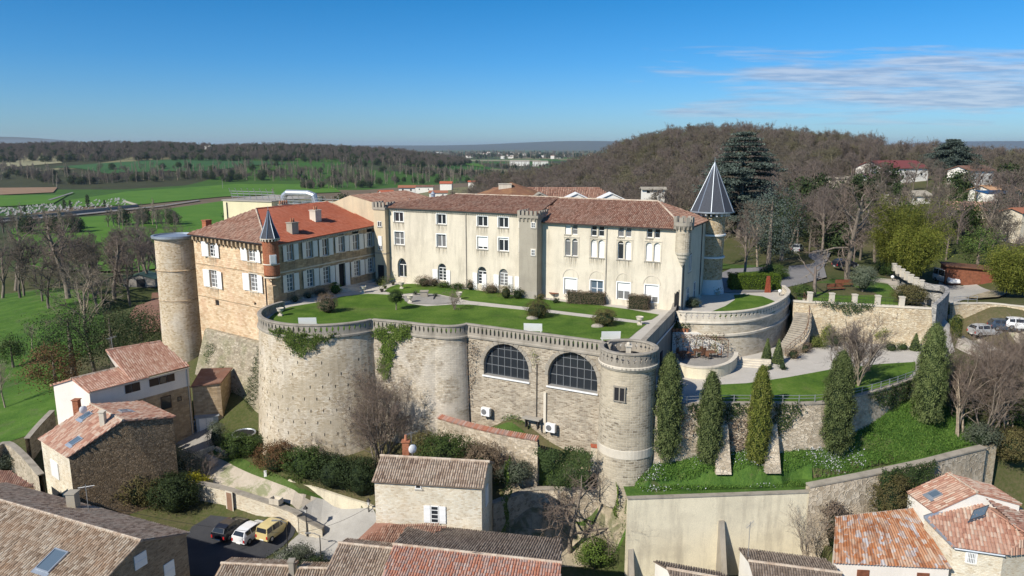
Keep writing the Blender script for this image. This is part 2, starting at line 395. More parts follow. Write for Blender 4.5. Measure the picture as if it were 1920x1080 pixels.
M['shutter']=plain('off white shutter paint',(.74,.73,.68),.55,var=.05)
M['frame_stone']=plain('pale stone surround',(.60,.54,.44),.85)
M['grey_frame']=plain('grey window surround',(.36,.33,.28),.85)
M['slate']=plain('dark blue slate',(.06,.066,.08),.75,var=.15,scale=6,spec=.2)
M['zinc']=plain('weathered zinc',(.42,.46,.50),.45,.6,.1)
M['steel']=plain('galvanised steel',(.50,.52,.54),.4,.7,.1)
M['iron']=plain('dark iron',(.05,.047,.045),.6,.3)
M['rustiron']=plain('rusty iron',(.17,.085,.05),.8,.2)
M['darkwood']=plain('dark brown timber',(.07,.045,.03),.75)
M['brownwood']=plain('red brown timber boards',(.20,.075,.04),.8,var=.3,scale=3)
M['greywood']=plain('grey weathered boards',(.30,.27,.235),.85,var=.25,scale=4)
M['bark']=plain('grey brown bark',(.20,.165,.13),.95,var=.35,scale=5)
M['palebark']=plain('pale bark',(.31,.255,.19),.95,var=.3,scale=5)
M['twig']=plain('brown grey twigs',(.215,.165,.13),.95,var=.25,scale=2)
M['twig_pale']=plain('pale twigs',(.30,.25,.19),.95,var=.25,scale=2)
M['twig_far']=plain('far brown twigs',(.15,.128,.098),.95,var=.3,scale=.2)
M['twig_olive']=plain('olive brown twigs',(.15,.135,.08),.95,var=.3,scale=.3)
M['twig_purple']=plain('purplish twigs',(.175,.14,.118),.95,var=.25,scale=2)
M['terracotta']=plain('terracotta',(.42,.18,.10),.8)
M['dark']=plain('dark interior',(.02,.02,.022),.9)
M['tyre']=plain('black rubber',(.02,.02,.02),.8)
M['rim']=plain('alloy wheel',(.45,.45,.46),.35,.8)
M['redlight']=plain('red lamp plastic',(.45,.02,.02),.3)
M['lampglass']=plain('clear lamp glass',(.7,.7,.68),.2)
M['bluetarp']=plain('pale blue cover',(.35,.42,.5),.6)
def glass_mat(name,col=(.025,.03,.036)):
 m,t=newmat(name);finish(t,col,.07,None,spec=.6);return m
M['glass']=glass_mat('window glass')
M['glass_grey']=glass_mat('curtained window glass',(.17,.17,.17))
M['glass_blue']=glass_mat('sky reflecting glass',(.10,.14,.18))
def paint(name,col):
 m,t=newmat(name);finish(t,col,.3,None,spec=.5,Coat_Weight=.6,Coat_Roughness=.08);return m
M['car_black']=paint('dark blue black car paint',(.012,.014,.022));M['car_white']=paint('white car paint',(.78,.79,.80))
M['car_yellow']=paint('pale yellow car paint',(.66,.54,.25));M['car_silver']=paint('silver car paint',(.42,.43,.44));M['car_blue']=paint('dark blue car paint',(.035,.06,.10))
M['lawn']=grass('mown lawn',[(.032,.070,.011),(.060,.122,.016),(.105,.178,.026),(.19,.22,.07)],.8,patch=(.13,.15,.05))
M['meadow']=grass('rough meadow grass',[(.030,.052,.014),(.052,.092,.02),(.080,.130,.03),(.15,.155,.075)],.6,patch=(.17,.15,.085))
M['slopegrass']=grass('tall slope grass',[(.022,.055,.012),(.048,.105,.02),(.09,.165,.03),(.19,.19,.08)],1.3,patch=(.22,.17,.1))
M['crop']=grass('young wheat crop',[(.062,.140,.018),(.082,.180,.022),(.115,.215,.032)],.12)
M['crop2']=grass('dark green crop',[(.035,.085,.03),(.045,.11,.035),(.06,.13,.04)],.1)
M['ploughed']=grass('ploughed brown earth',[(.22,.14,.085),(.28,.185,.115),(.33,.23,.15)],.2)
M['paleearth']=grass('dry fallow ground',[(.20,.19,.11),(.26,.25,.15),(.31,.29,.19)],.2)
def groundmat(name,a,b,grassy=None,amt=.5,sc_=.5,bump=.05):
 m,t=newmat(name);pos=t.n('ShaderNodeNewGeometry').outputs['Position']
 n=t.noise(pos,sc_,6,.7);n2=t.noise(pos,11,4,.7)
 c=t.mix(t.ramp(n,[(.3,0),(.7,1)]),a,b);c=t.mix(.7,c,t.ramp(n2,[(.3,.82),(.7,1.14)]),'MULTIPLY')
 if grassy:
  n3=t.noise(pos,sc_*.9,6,.72,.5);c=t.mix(t.math('MULTIPLY',t.ramp(n3,[(.5,0),(.6,1)]),amt),c,grassy)
 finish(t,c,.93,n2,bump,.5,0,.15);return m
M['gravel']=groundmat('pale fine gravel',(.46,.42,.36),(.56,.52,.45))
M['track']=groundmat('dusty gravel track',(.40,.35,.275),(.52,.46,.375),(.13,.17,.05),.65,.45)
M['slab']=groundmat('grey concrete road',(.34,.325,.295),(.44,.425,.39))
M['pavement']=groundmat('pale garden path',(.46,.43,.375),(.54,.505,.45))
M['asphalt']=groundmat('dark asphalt',(.048,.05,.056),(.065,.067,.073))
M['asphalt_old']=groundmat('greyed asphalt',(.20,.195,.19),(.26,.25,.245))
M['rocky']=groundmat('stony bank',(.30,.25,.17),(.50,.43,.31),(.10,.12,.045),.7,.8,.3)
M['redearth']=groundmat('reddish bare earth',(.20,.10,.07),(.27,.15,.105),(.12,.15,.05),.3,.3,.2)
M['flag']=groundmat('grey flagstones',(.25,.24,.22),(.36,.34,.31))
M['f_cypress']=foliage('cypress foliage',[(.03,.048,.016),(.07,.095,.03),(.12,.155,.05),(.18,.21,.08)])
M['f_cypress_y']=foliage('yellowing cypress foliage',[(.03,.05,.010),(.08,.105,.018),(.16,.18,.03),(.22,.22,.06)])
M['f_hedge']=foliage('bright hedge leaves',[(.045,.085,.008),(.105,.17,.015),(.19,.27,.028)])
M['f_dark']=foliage('dark evergreen leaves',[(.014,.026,.010),(.035,.055,.018),(.07,.098,.032)])
M['f_mid']=foliage('mid green leaves',[(.02,.045,.01),(.055,.09,.02),(.12,.165,.04)])
M['f_bush']=foliage('bronze green bush leaves',[(.06,.05,.02),(.12,.10,.038),(.155,.155,.055)])
M['f_purple']=foliage('bare bronze hedge twigs',[(.09,.065,.042),(.17,.125,.082),(.24,.185,.125)])
M['f_olive']=foliage('grey green leaves',[(.055,.07,.045),(.11,.13,.085),(.17,.19,.13)])
M['f_cedar']=foliage('blue grey cedar needles',[(.045,.065,.055),(.095,.125,.10),(.16,.20,.165)])
M['f_bamboo']=foliage('yellow green bamboo leaves',[(.06,.085,.012),(.15,.17,.025),(.25,.25,.05)],.2)
M['f_ivy']=foliage('ivy leaves',[(.035,.06,.011),(.08,.125,.02),(.155,.21,.042)])
M['f_ivy_dark']=foliage('dark ivy leaves',[(.018,.034,.010),(.042,.07,.02),(.075,.11,.034)])
M['f_yellow']=foliage('bright yellow blossom',[(.14,.14,.01),(.35,.32,.02),(.5,.44,.03)])
M['f_red']=foliage('red tinged leaves',[(.05,.045,.015),(.12,.07,.03),(.17,.075,.04)])
M['f_spring']=foliage('fresh spring leaves',[(.08,.10,.02),(.15,.18,.04),(.22,.24,.06)])
M['f_flower']=foliage('small white flowers',[(.55,.55,.60),(.75,.75,.78),(.8,.8,.8)])
M['f_grass']=foliage('grass blades',[(.03,.07,.012),(.07,.15,.02),(.14,.22,.045)])
M['f_vine']=foliage('dry creeper stems',[(.10,.075,.055),(.2,.15,.11),(.26,.2,.15)])
m,t=newmat('rain streak under sill');uvs=t.n('ShaderNodeTexCoord').outputs['UV'];su=t.n('ShaderNodeSeparateXYZ',i_0=uvs);ns_=t.noise(t.vscale(uvs,(7,.5,1)),1.0,4,.6)
fa=t.math('MULTIPLY',t.ramp(su.outputs[1],[(0,0),(1,1)]),t.ramp(ns_,[(.42,0),(.68,.8)]));bs_=t.n('ShaderNodeBsdfDiffuse');bs_.inputs[0].default_value=(.27,.235,.18,1);tr2=t.n('ShaderNodeBsdfTransparent');mx2=t.n('ShaderNodeMixShader',i_0=fa);t.set(mx2 .inputs[1],tr2 .outputs[0]);t.set(mx2 .inputs[2],bs_.outputs[0]);t.n('ShaderNodeOutputMaterial',i_Surface=mx2 .outputs[0]);M['streak']=m
C1=Vector((-21.7,83.8));R1=8.15
arc1=[C1+Vector((math.cos(R(a)),math.sin(R(a))))*R1 for a in range(150,321,6)]
path_b1=arc1
p12=arc1[-1]
C2=Vector((-6.9,78.0));R2=2.75
arc2=[C2+Vector((math.cos(R(a)),math.sin(R(a))))*R2 for a in range(238,322,7)]
path_b2=smooth_path([p12,p12+Vector((1.6,-.55)),Vector((-11.6,76.9)),Vector((-9.6,75.95)),arc2[0]],4)[:-1]+arc2
p23=Vector((-4.55,76.0))
path_b3=[p23,Vector((8.75,68.95))]
CT=Vector((11.3,67.15));RT=2.75
side0=Vector((13.3,69.6));side1=Vector((19.3,83.4));side2=Vector((20.3,86.9))
mL=Vector((-18.3,107.3));mR=Vector((20.9,87.2))
platform=[p for p in path_b1]+path_b2[1:]+path_b3+[Vector((CT.x-RT,CT.y)),Vector((CT.x,CT.y+RT)),side0,side1,side2,mR,mL,Vector((-20.3,108)),Vector((-30.4,90.2))]
ZL=-4.5
wpath=smooth_path([P(1228,762,ZL),P(1265,762,ZL),P(1340,758,ZL),P(1450,758,ZL),P(1540,757,ZL),P(1600,746,ZL),P(1655,731,ZL),P(1700,716,ZL),P(1740,700,ZL),P(1768,685,ZL),P(1778,668,ZL),P(1772,655,ZL)],5)
wpath=[Vector(p[:2])for p in wpath]
pkA=P(1488,566,.3);pkB=P(1752,580,.3)
low_poly=wpath+[Vector((pkB.x-1,pkB.y+1.6)),Vector((pkA.x,pkA.y+3)),Vector((30,96)),Vector((18,88)),side1,side0]
cope3=[P(1518,914,-11.4),P(1580,902,-10.9),P(1640,890,-10.6),P(1700,877,-10.3),P(1750,866,-10),P(1800,853,-9.8),P(1850,841,-9.6)]
cope=[p+Vector((-.2,1.3,0))for p in cope3]
W0_,W1_=P(1172,937,-12),P(1536,924,-12)
CLAMP=[([W0_+Vector((0,1,0)),W1_+Vector((0,1,0)),W1_+Vector((0,2.2,0)),W0_+Vector((0,2.2,0))],-12.0),(platform,-1.2),(low_poly,ZL-.8),([P(1172,937,-12)+Vector((0,1.3,0)),P(1536,924,-12)+Vector((0,1.3,0)),Vector((30,40,0)),Vector((8,40,0))],-20.3),(cope+[Vector((70,70,0)),Vector((70,40,0)),Vector((26,40,0))],-17.5)]
# ================================================================ TERRAIN
def pip(x,y,poly):
 inside=np.zeros(np.shape(x),bool);n=len(poly);j=n-1
 for i in range(n):
  xi,yi=poly[i][0],poly[i][1];xj,yj=poly[j][0],poly[j][1]
  c=((yi>y)!=(yj>y))&(x<(xj-xi)*(y-yi)/((yj-yi)or 1e-9)+xi)
  inside^=c;j=i
 return inside
def smooth(t):
 t=np.clip(t,0,1);return t*t*(3-2*t)
HX=np.array([-400,-150,-50,20,60,85,101,118,136,153,180,209,240,300,400,600],float)
HZ=np.array([-30,-24,-16,-6,4,13.5,18,22,22,19.5,14.5,10.5,9.5,6,0,-12],float)
LX=np.array([-3200,-2200,-1600,-1200,-1000,-760,-640,-520,-400,-260,-120,0],float)
LZ=np.array([0,2,6,12,18,19,13,15,13,4,-16,-30],float)
def hfar(x,y):
 base=-30+27*smooth((x+175)/150)*(1-smooth((y-260)/900))
 hz=np.interp(x,HX,HZ)
 up=smooth((y-120)/330)*(1-smooth((y-520)/420))*smooth((x+40)/60)
 z=base*(1-up)+hz*up+up*2.2*np.sin(x/17+y/43)*np.sin(y/31+1)
 lz=np.interp(x*1600/np.maximum(y,400),LX,LZ)
 k=np.exp(-((y-1700)/420)**2)
 z=z*(1-k)+np.maximum(z,lz)*k
 z=z+np.exp(-((x+520)/240)**2-((y-1150)/150)**2)*16
 return z
CP=[]
for a in[(50,700,-17.5),(60,640,-18),(50,560,-20),(150,600,-18.5),(30,800,-16.5),(90,800,-15.5),(20,860,-17),(200,560,-18),(270,530,-17.5),(10,520,-21),(120,500,-21.5),(300,560,-14.5),(280,600,-13),(330,655,-9.5),(240,650,-15),(190,640,-17),(370,800,-15.3),(360,850,-15.8),(420,830,-15.2),(430,870,-15.6),(500,900,-15.8),(560,940,-16.3),(450,800,-14.6),(470,850,-15),(560,870,-14.4),(640,890,-14.8),(700,900,-15.4),(640,930,-16.6),(690,960,-17.2),(600,960,-17.6),(640,1000,-18.4),(590,990,-18.9),(540,1010,-19.1),(600,1050,-19.4),(420,985,-18.8),(480,990,-18.9),(380,1030,-19.2),(450,1060,-19.4),(370,960,-18.4),(330,980,-18.7),(290,950,-18.2),(200,960,-18.5),(60,900,-18),(1200,1100,-20),(1100,1085,-20),(1000,1090,-19.8),(1400,1100,-20),(1600,1100,-20),(1850,1100,-19.5),(1160,1070,-19.8),(1000,890,-13.3),(900,870,-13),(840,850,-13),(1080,890,-13),(1000,960,-16.0),(1100,960,-16.2),(1060,1020,-18.8),(930,960,-16.5),(940,1010,-18.3),(1170,905,-12.2),(1200,900,-11.9),(1250,870,-10.3),(1330,878,-9.9),(1420,868,-9.6),(1560,850,-9.1),(1480,850,-9.4),(1250,925,-12.2),(1400,920,-11.9),(1520,908,-11.4),(1610,830,-8.9),(1730,790,-7.9),(1700,830,-9.3),(1780,830,-9.9),(1640,880,-10.3),(1840,850,-9.8),(1870,800,-9.5),(1900,760,-7.6),(1850,700,-5.4),(1900,690,-5.2),(1290,740,-5.2),(1450,740,-5.2),(1600,720,-5.2),(1700,690,-5.2),(1450,690,-5.2),(1600,660,-5.2),(1745,660,-4.8),(1820,640,-5.0),(1890,640,-5.0),(1790,620,-4.4),(1770,590,-3.9),(1790,560,-3.4),(1780,530,-3),(1850,540,-2.8),(1900,560,-1.2),(1880,575,-1.2),(1840,500,-1.5),(1900,500,0),(1760,500,-2)]:
 CP.append(P(*a))
for x in range(12,28,3):CP+=[Vector((x,63.4+.06*(x-12),-12.0)),Vector((x,64.7,-10.9)),Vector((x,65.9,-9.9))]
for p in cope3[1:]:CP+=[p+Vector((-.3,1.7,-.1)),p+Vector((-.3,2.6,.4))]
for a in[(28,57,-17),(36,58,-17),(45,60,-17),(52,66,-15),(58,70,-12),(-22,84,-14),(-10,80,-11),(0,78,-9.5),(10,70,-9),(0,72.5,-8.8),(-30,92,-9),(-40,98,-9.5),(-46,96,-12),(-36,88,-13),(-20,90,-4),(0,90,-4),(0,110,-2),(-30,110,-4),(-45,112,-9),(-50,105,-9.5),(-55,102,-12),(-60,125,-16),(-48,135,-12),(0,140,-2.5),(-25,140,-4),(22,97,-.3),(30,92,-.3),(32,105,-.25),(45,95,-.3),(55,93,-.3),(45,110,-.2),(60,105,-1),(55,125,0),(35,130,.2),(50,150,1.5),(75,150,.5),(24,120,-.3),(15,125,-1),(30,170,1),(-120,60,-22),(-100,180,-24),(-140,260,-29.5),(-60,200,-20),(-80,320,-28),(-300,150,-30),(-200,80,-28),(100,120,1.5),(120,80,-4),(95,60,-12),(120,20,-20),(-60,20,-20),(0,20,-20),(60,20,-20),(0,-60,-22),(-150,-50,-24),(150,-50,-22),(80,180,4),(110,200,7.5),(145,215,9),(115,165,4.5),(0,200,-3.5),(-30,260,-10),(40,200,1)]:
 CP.append(Vector(a))
CPA=np.array([tuple(p)for p in CP]);CPR=CPA[:,2]-hfar(CPA[:,0],CPA[:,1])
def _phi(d):return np.sqrt(d*d+2.0)
_n=len(CPA);_D=np.hypot(CPA[:,None,0]-CPA[None,:,0],CPA[:,None,1]-CPA[None,:,1])
_A=np.zeros((_n+1,_n+1));_A[:_n,:_n]=_phi(_D)-np.eye(_n)*.25;_A[:_n,_n]=1;_A[_n,:_n]=1
_W=np.linalg.solve(_A,np.append(CPR,0))
def hz(x,y):
 """terrain height: far landscape plus a smooth surface through the measured spot heights"""
 x=np.atleast_1d(np.asarray(x,float));y=np.atleast_1d(np.asarray(y,float));sh=x.shape;x=x.ravel();y=y.ravel()
 out=np.empty_like(x)
 for i in range(0,len(x),20000):
  a=x[i:i+20000];b=y[i:i+20000]
  d=np.hypot(a[:,None]-CPA[None,:,0],b[:,None]-CPA[None,:,1])
  fall=np.exp(-(d.min(1)/75)**2)
  out[i:i+20000]=hfar(a,b)+(_phi(d)@_W[:_n]+_W[_n])*fall
 for poly,z in CLAMP:
  k=pip(x,y,poly);out[k]=np.minimum(out[k],z)
 return out.reshape(sh)
def h1(x,y):return float(hz([x],[y])[0])
def ground(px,py,z0=-10,n=14):
 """where the sight line through a measured pixel meets the terrain"""
 r,y,w_=_ray(px,py);t0,t1=30,None
 ts=np.concatenate([np.linspace(30,200,341),np.geomspace(201,6000,500)])
 zz=hz(r*ts,y*ts);below=CZ+w_*ts<zz
 k=int(np.argmax(below))if below.any()else len(ts)-1
 t=ts[k];return Vector((r*t,y*t,float(zz[k])))
def axis(segs):
 out=[]
 for a,b,st in segs:out+=list(np.arange(a,b,st))
 return np.array(out+[segs[-1][1]],float)
gx=np.unique(np.concatenate([-np.geomspace(150,16000,46)[::-1],axis([(-150,-62,4),(-62,62,1.0),(62,150,4)]),np.geomspace(151,16000,46)]))
gy=np.unique(np.concatenate([np.array([-400,-200,-80.,-20]),axis([(0,44,4),(44,112,1.0),(112,200,3),(200,340,7)]),np.geomspace(341,24000,90)]))
GX,GY=np.meshgrid(gx,gy);GZ=hz(GX,GY)
nx,ny=len(gx),len(gy);idx=np.arange(nx*ny).reshape(ny,nx)
Fq=np.stack([idx[:-1,:-1],idx[:-1,1:],idx[1:,1:],idx[1:,:-1]],-1).reshape(-1,4)
m,t=newmat('terrain ground');pos=t.n('ShaderNodeNewGeometry').outputs['Position']
nn=t.noise(pos,.05,6,.65);nf=t.noise(pos,3.0,4,.75)
near=t.ramp(t.math('ADD',t.math('MULTIPLY',nn,.6),t.math('MULTIPLY',nf,.42)),[(.3,(.035,.048,.016)),(.46,(.065,.080,.026)),(.6,(.12,.105,.055)),(.75,(.20,.155,.095))])
vo=t.n('ShaderNodeTexVoronoi',i_Vector=t.vscale(pos,(1/260,1/330,0)));vo.inputs['Scale'].default_value=1;vo.distance='CHEBYCHEV'
spc=t.n('ShaderNodeSeparateColor',i_0=vo.outputs['Color'])
field=t.ramp(spc.outputs[0],[(0,(.055,.12,.022)),(.22,(.05,.13,.025)),(.3,(.20,.19,.10)),(.42,(.06,.075,.035)),(.6,(.055,.06,.03)),(.74,(.06,.14,.03)),(.86,(.17,.13,.085))],'CONSTANT')
field=t.mix(.5,field,t.ramp(nn,[(.3,.6),(.7,1.2)]),'MULTIPLY')
sp=t.n('ShaderNodeSeparateXYZ',i_0=pos)
fm=t.ramp(t.math('DIVIDE',sp.outputs[1],1000),[(.24,0),(.42,1)])
finish(t,t.mix(fm,near,field),.95,nf,.1,.5,0,.1)
terr=npmesh('ground_terrain',np.stack([GX,GY,GZ],-1).reshape(-1,3),Fq,m,smooth=True);props(terr,kind='structure')
def draped(name,poly,mat,off=.06,step=1.0,kind='structure'):
 """ground sheet draped over the terrain, cut to a polygon"""
 import bmesh
 bm=bmesh.new();vs=[bm.verts.new((p[0],p[1],0))for p in poly];bm.faces.new(vs)
 xs=[p[0]for p in poly];ys=[p[1]for p in poly]
 for a in np.arange(math.floor(min(xs)/step)*step+step,max(xs),step):
  bmesh.ops.bisect_plane(bm,geom=bm.verts[:]+bm.edges[:]+bm.faces[:],plane_co=(a,0,0),plane_no=(1,0,0))
 for a in np.arange(math.floor(min(ys)/step)*step+step,max(ys),step):
  bmesh.ops.bisect_plane(bm,geom=bm.verts[:]+bm.edges[:]+bm.faces[:],plane_co=(0,a,0),plane_no=(0,1,0))
 co=np.array([v.co[:2]for v in bm.verts]);z=hz(co[:,0],co[:,1])+off
 for v,q in zip(bm.verts,z):v.co.z=q
 me=bpy.data.meshes.new(name);bm.normal_update()
 for f in bm.faces:
  if f.normal.z<0:f.normal_flip()
 bm.to_mesh(me);bm.free();me.materials.append(mat)
 return props(link(name,me),kind=kind)
def flat(name,poly,z,mat,kind='structure'):
 mb=MB();mb.poly([(p[0],p[1],z)for p in poly])
 if sum((poly[i][0]*poly[(i+1)%len(poly)][1]-poly[(i+1)%len(poly)][0]*poly[i][1])for i in range(len(poly)))<0:
  mb.f[0]=tuple(reversed(mb.f[0]))
 o=mb.build(name,mat)
 return props(o,kind=kind)if kind else o
def PG(lst):return[ground(*a)for a in lst]
fld=lambda n,pts,mt,off:draped(n,[P(px,py,-30)for px,py in pts],M[mt],off,25.0)
fld('wheat_field',[(20,432),(120,411),(250,402),(420,378),(560,360),(560,440),(420,480),(250,505),(60,520)],'crop',.7)
fld('wheat_field',[(120,378),(240,361),(440,350),(620,350),(640,362),(420,370),(250,386),(140,389)],'crop',.7)
fld('wheat_field',[(-60,368),(90,368),(130,366),(100,383),(-60,393)],'crop',.8)
fld('ploughed_field',[(-60,356),(108,355),(100,363),(-60,370)],'ploughed',1.0)
fld('fallow_field',[(-60,325),(100,323),(120,329),(-60,334)],'paleearth',.9)
fld('green_field',[(100,334),(200,330),(420,325),(560,331),(400,341),(200,343)],'crop2',.9)
fld('farm_road',[(-60,421.5),(130,405),(300,388),(372,377),(374,378.3),(300,389.6),(130,407.4),(-60,424.5)],'asphalt_old',1.1)
fld('farm_road',[(90,377),(136,363),(138,364),(94,378)],'asphalt_old',1.2)
fld('green_field',[(1060,323),(1120,317),(1330,323),(1240,333)],'crop',1.2)if False else None
def far_field(px0,px1,py0,py1,mt,z=-30,nm='green_field'):
 a=[P(px0,py0,z),P(px1,py0,z),P(px1+10,py1,z),P(px0-10,py1,z)];draped(nm,a,M[mt],1.2,60.0)
far_field(560,640,300,305,'crop2');far_field(690,750,314,321,'crop');far_field(770,900,312,320,'crop')
far_field(20,130,294,303,'crop2');far_field(880,1010,300,303,'paleearth')
draped('gravel_track',PG([(352,862),(395,842),(440,868),(500,890),(560,925),(620,945),(590,952),(560,965),(500,945),(440,925),(380,915),(345,890)]),M['track'],.05)
draped('grass_verge',PG([(385,850),(420,836),(455,862),(500,885),(560,918),(620,944),(560,928),(500,903),(440,880)]),M['meadow'],.09)
draped('concrete_road',PG([(560,962),(598,942),(640,936),(700,958),(712,985),(690,1000),(660,1025),(600,1075),(470,1085),(545,1020),(575,1000)]),M['slab'],.07)
draped('car_park',PG([(395,968),(560,990),(550,1012),(468,1064),(430,1085),(330,1085),(336,1030),(360,990)]),M['asphalt'],.09)
draped('courtyard_paving',PG([(325,800),(350,790),(395,800),(420,822),(395,838),(340,862),(322,850)]),M['flag'],.05)
draped('meadow',PG([(-40,560),(100,540),(190,560),(200,640),(120,690),(130,760),(60,815),(-40,850)]),grass('vivid meadow',[(.030,.068,.014),(.052,.115,.018),(.085,.165,.026),(.14,.185,.06)],.8,patch=(.13,.14,.07)),.06,2.0)
draped('earth_bank',PG([(240,600),(285,550),(312,548),(318,625),(270,625)]),M['redearth'],.12,2.0)
slopeP=[P(1177,936,-12)+Vector((-1,1.2,0)),P(1533,923,-12)+Vector((0,1.2,0))]+[p+Vector((-.2,1.2,0))for p in cope3]+[Vector((50.5,71.5)),Vector((47,74))]+[Vector(p[:2])for p in wpath[-4:2:-1]]+[Vector((13.5,66.5)),Vector((12.6,64.6)),Vector((10.6,63.9))]
draped('flowery_slope',slopeP,M['slopegrass'],.05)
draped('rock_bank',PG([(950,905),(1010,855),(1100,880),(1170,905),(1175,1000),(1110,1070),(1000,1060),(930,1000)]),M['rocky'],.05)
draped('ledge_grass',[P(830,775,-9),P(880,772,-8.8),P(1130,828,-8.6),P(1120,842,-8.8),P(1000,822,-8.9),P(850,792,-9)],M['meadow'],.1)
# ================================================================ CASTLE TERRACE
flat('terrace_ground',platform,0.0,M['pavement'])
def battered(mb,path,zt,zb,b=.055,u=.0,m=0,n=6):
 prof=[]
 for k in range(n+1):
  z=zt+(zb-zt)*k/n;prof.append((b*(zt-z),z))
 sweep(mb,path,prof,m,caps=False)
def parapet(parent,path,z,kind,pitch=.56,height=1.15,mat=None,thick=.34,name='balustrade'):
 """pierced stone parapet: base course, slotted piers, coping"""
 mat=mat or M['concrete']
 mb=MB();a=-.06;b=thick
 sweep(mb,path,[(.16,z-.34),(.16,z-.16),(.08,z-.06),(.08,z+.0),(-b,z+.0)])
 mb.build('string_course',mat,parent)
 mb=MB();sweep(mb,path,[(-b,z+.0),(.02,z),(.02,z+.14),(-b,z+.14),(-b,z)],caps=True)
 sweep(mb,path,[(.09,z+height-.15),(.09,z+height-.03),(.05,z+height),(-b-.03,z+height),(-b-.06,z+height-.03),(-b-.06,z+height-.15),(.09,z+height-.15)],caps=True)
 pts=resample(path,pitch);z0=z+.14;z1=z+height-.15;H=z1-z0
 if kind=='oval':prof=[(.29,0),(.26,.14),(.19,.3),(.165,.5),(.19,.7),(.26,.86),(.29,1)]
 elif kind=='arch':prof=[(.29,0),(.17,.06),(.165,.6),(.2,.72),(.26,.84),(.29,1)]
 else:prof=[(.29,0),(.29,.12),(.215,.2),(.25,.34),(.13,.46),(.13,.58),(.25,.70),(.215,.84),(.29,.9),(.29,1)]
 k=pitch/.56
 for i in range(len(pts)):
  p=pts[i];q=pts[min(i+1,len(pts)-1)];o=pts[max(i-1,0)];t=(q-o).normalized();nrm=Vector((t.y,-t.x))
  f0=p+nrm*0.0;f1=p-nrm*(b-.05)
  for j in range(len(prof)-1):
   (w0,h0),(w1,h1_)=prof[j],prof[j+1];w0*=k;w1*=k
   P8=[]
   for(w_,hh)in((w0,h0),(w1,h1_)):
    zz=z0+H*hh
    for(bb,sgn)in((f0,-1),(f0,1),(f1,1),(f1,-1)):
     c=bb+t*(w_*sgn);P8 .append((c.x,c.y,zz))
   mb.hexa(P8)
 return mb.build(name,mat,parent)
def ivy_patch(name,label,cat,fn,outline,dens,size,mat,group=None,thick=.25,parent=None,jag=.35):
 """leaves over a wall: fn(u, v) -> (point, normal); outline polygon in (u, v)"""
 us=[p[0]for p in outline];vs=[p[1]for p in outline]
 A=(max(us)-min(us))*(max(vs)-min(vs));n=int(A*dens)
 U=rng.uniform(min(us)-jag,max(us)+jag,n);V=rng.uniform(min(vs)-jag,max(vs)+jag,n)
 cu=U+rng.normal(0,jag*.5,n)+np.sin(V*5.1)*jag*.4;cv=V+rng.normal(0,jag*.5,n)+np.sin(U*4.3+V)*jag*.4
 k=pip(cu,cv,outline);U=U[k];V=V[k]
 C=[];Nn=[]
 for a,b in zip(U,V):
  p,nr=fn(a,b);C.append(p);Nn.append(nr)
 C=np.array(C);Nn=np.array(Nn)
 lump=(np.sin(U*2.1)*np.cos(V*1.7)+1)*.5
 C=C+Nn*(.04+lump*thick+rng.uniform(0,.12,len(C)))[:,None]
 o=leaves(name,C,size,M[mat],parent,bias=Nn)
 if parent is None:props(o,label,cat,group)
 return o
def leafdata(C,size,bias=None,up=0.0,rnd=None,aspect=.6,seed=None):
 n=len(C);C=np.asarray(C,float)
 d=rng.normal(0,1,(n,3))
 if bias is not None:d=d*.55+np.asarray(bias)*1.0
 d/=np.linalg.norm(d,axis=1)[:,None]+1e-9
 a=np.cross(d,rng.normal(0,1,(n,3)));a[:,2]+=up;a-=(a*d).sum(1)[:,None]*d;a/=np.linalg.norm(a,axis=1)[:,None]+1e-9
 b=np.cross(d,a);s=(size*rng.uniform(.6,1.35,n))[:,None]
 V=np.stack([C-a*s*.5,C+b*s*aspect*.5,C+a*s*.5,C-b*s*aspect*.5],1).reshape(-1,3)
 F=np.arange(4*n).reshape(n,4);r=rng.uniform(0,1,n)if rnd is None else rnd
 return V,F,r
def leaves(name,C,size,mat,parent=None,bias=None,up=0.0,rnd=None,aspect=.6):
 V,F,r=leafdata(C,size,bias,up,rnd,aspect);return npmesh(name,V,F,mat,parent,r)
ramp1=thing('round_bastion','huge pale round bastion wall with rows of narrow weep slots and an oval-pierced parapet','bastion',(0,0,0))
mb=MB();battered(mb,path_b1,-.3,-16.5,.062);mb.build('wall',M['bastion'],ramp1)
sm=MB()
for row in range(9):
 z=-3.1-row*1.35
 for k in range(-9,10):
  a=258+k*9.2+(4.6 if row%2 else 0)
  if not 186<a<312:continue
  if random.random()<.12:continue
  rr=R1+.062*(-.3-z)+.004
  c=C1+Vector((math.cos(R(a)),math.sin(R(a))))*rr
  sm.box((c.x,c.y,z),(.075,.02,.34),R(a)+math.pi/2)
sm.build('weep_slots',M['dark'],ramp1)
parapet(ramp1,path_b1,0,'oval',.62)
ramp2=thing('curved_rampart','grey patchy rampart wall curving into a slim half-round buttress tower','rampart')
mb=MB();battered(mb,path_b2,-.3,-13.5,.035);mb.build('wall',M['oldwall'],ramp2)
parapet(ramp2,path_b2,0,'oval',.52)
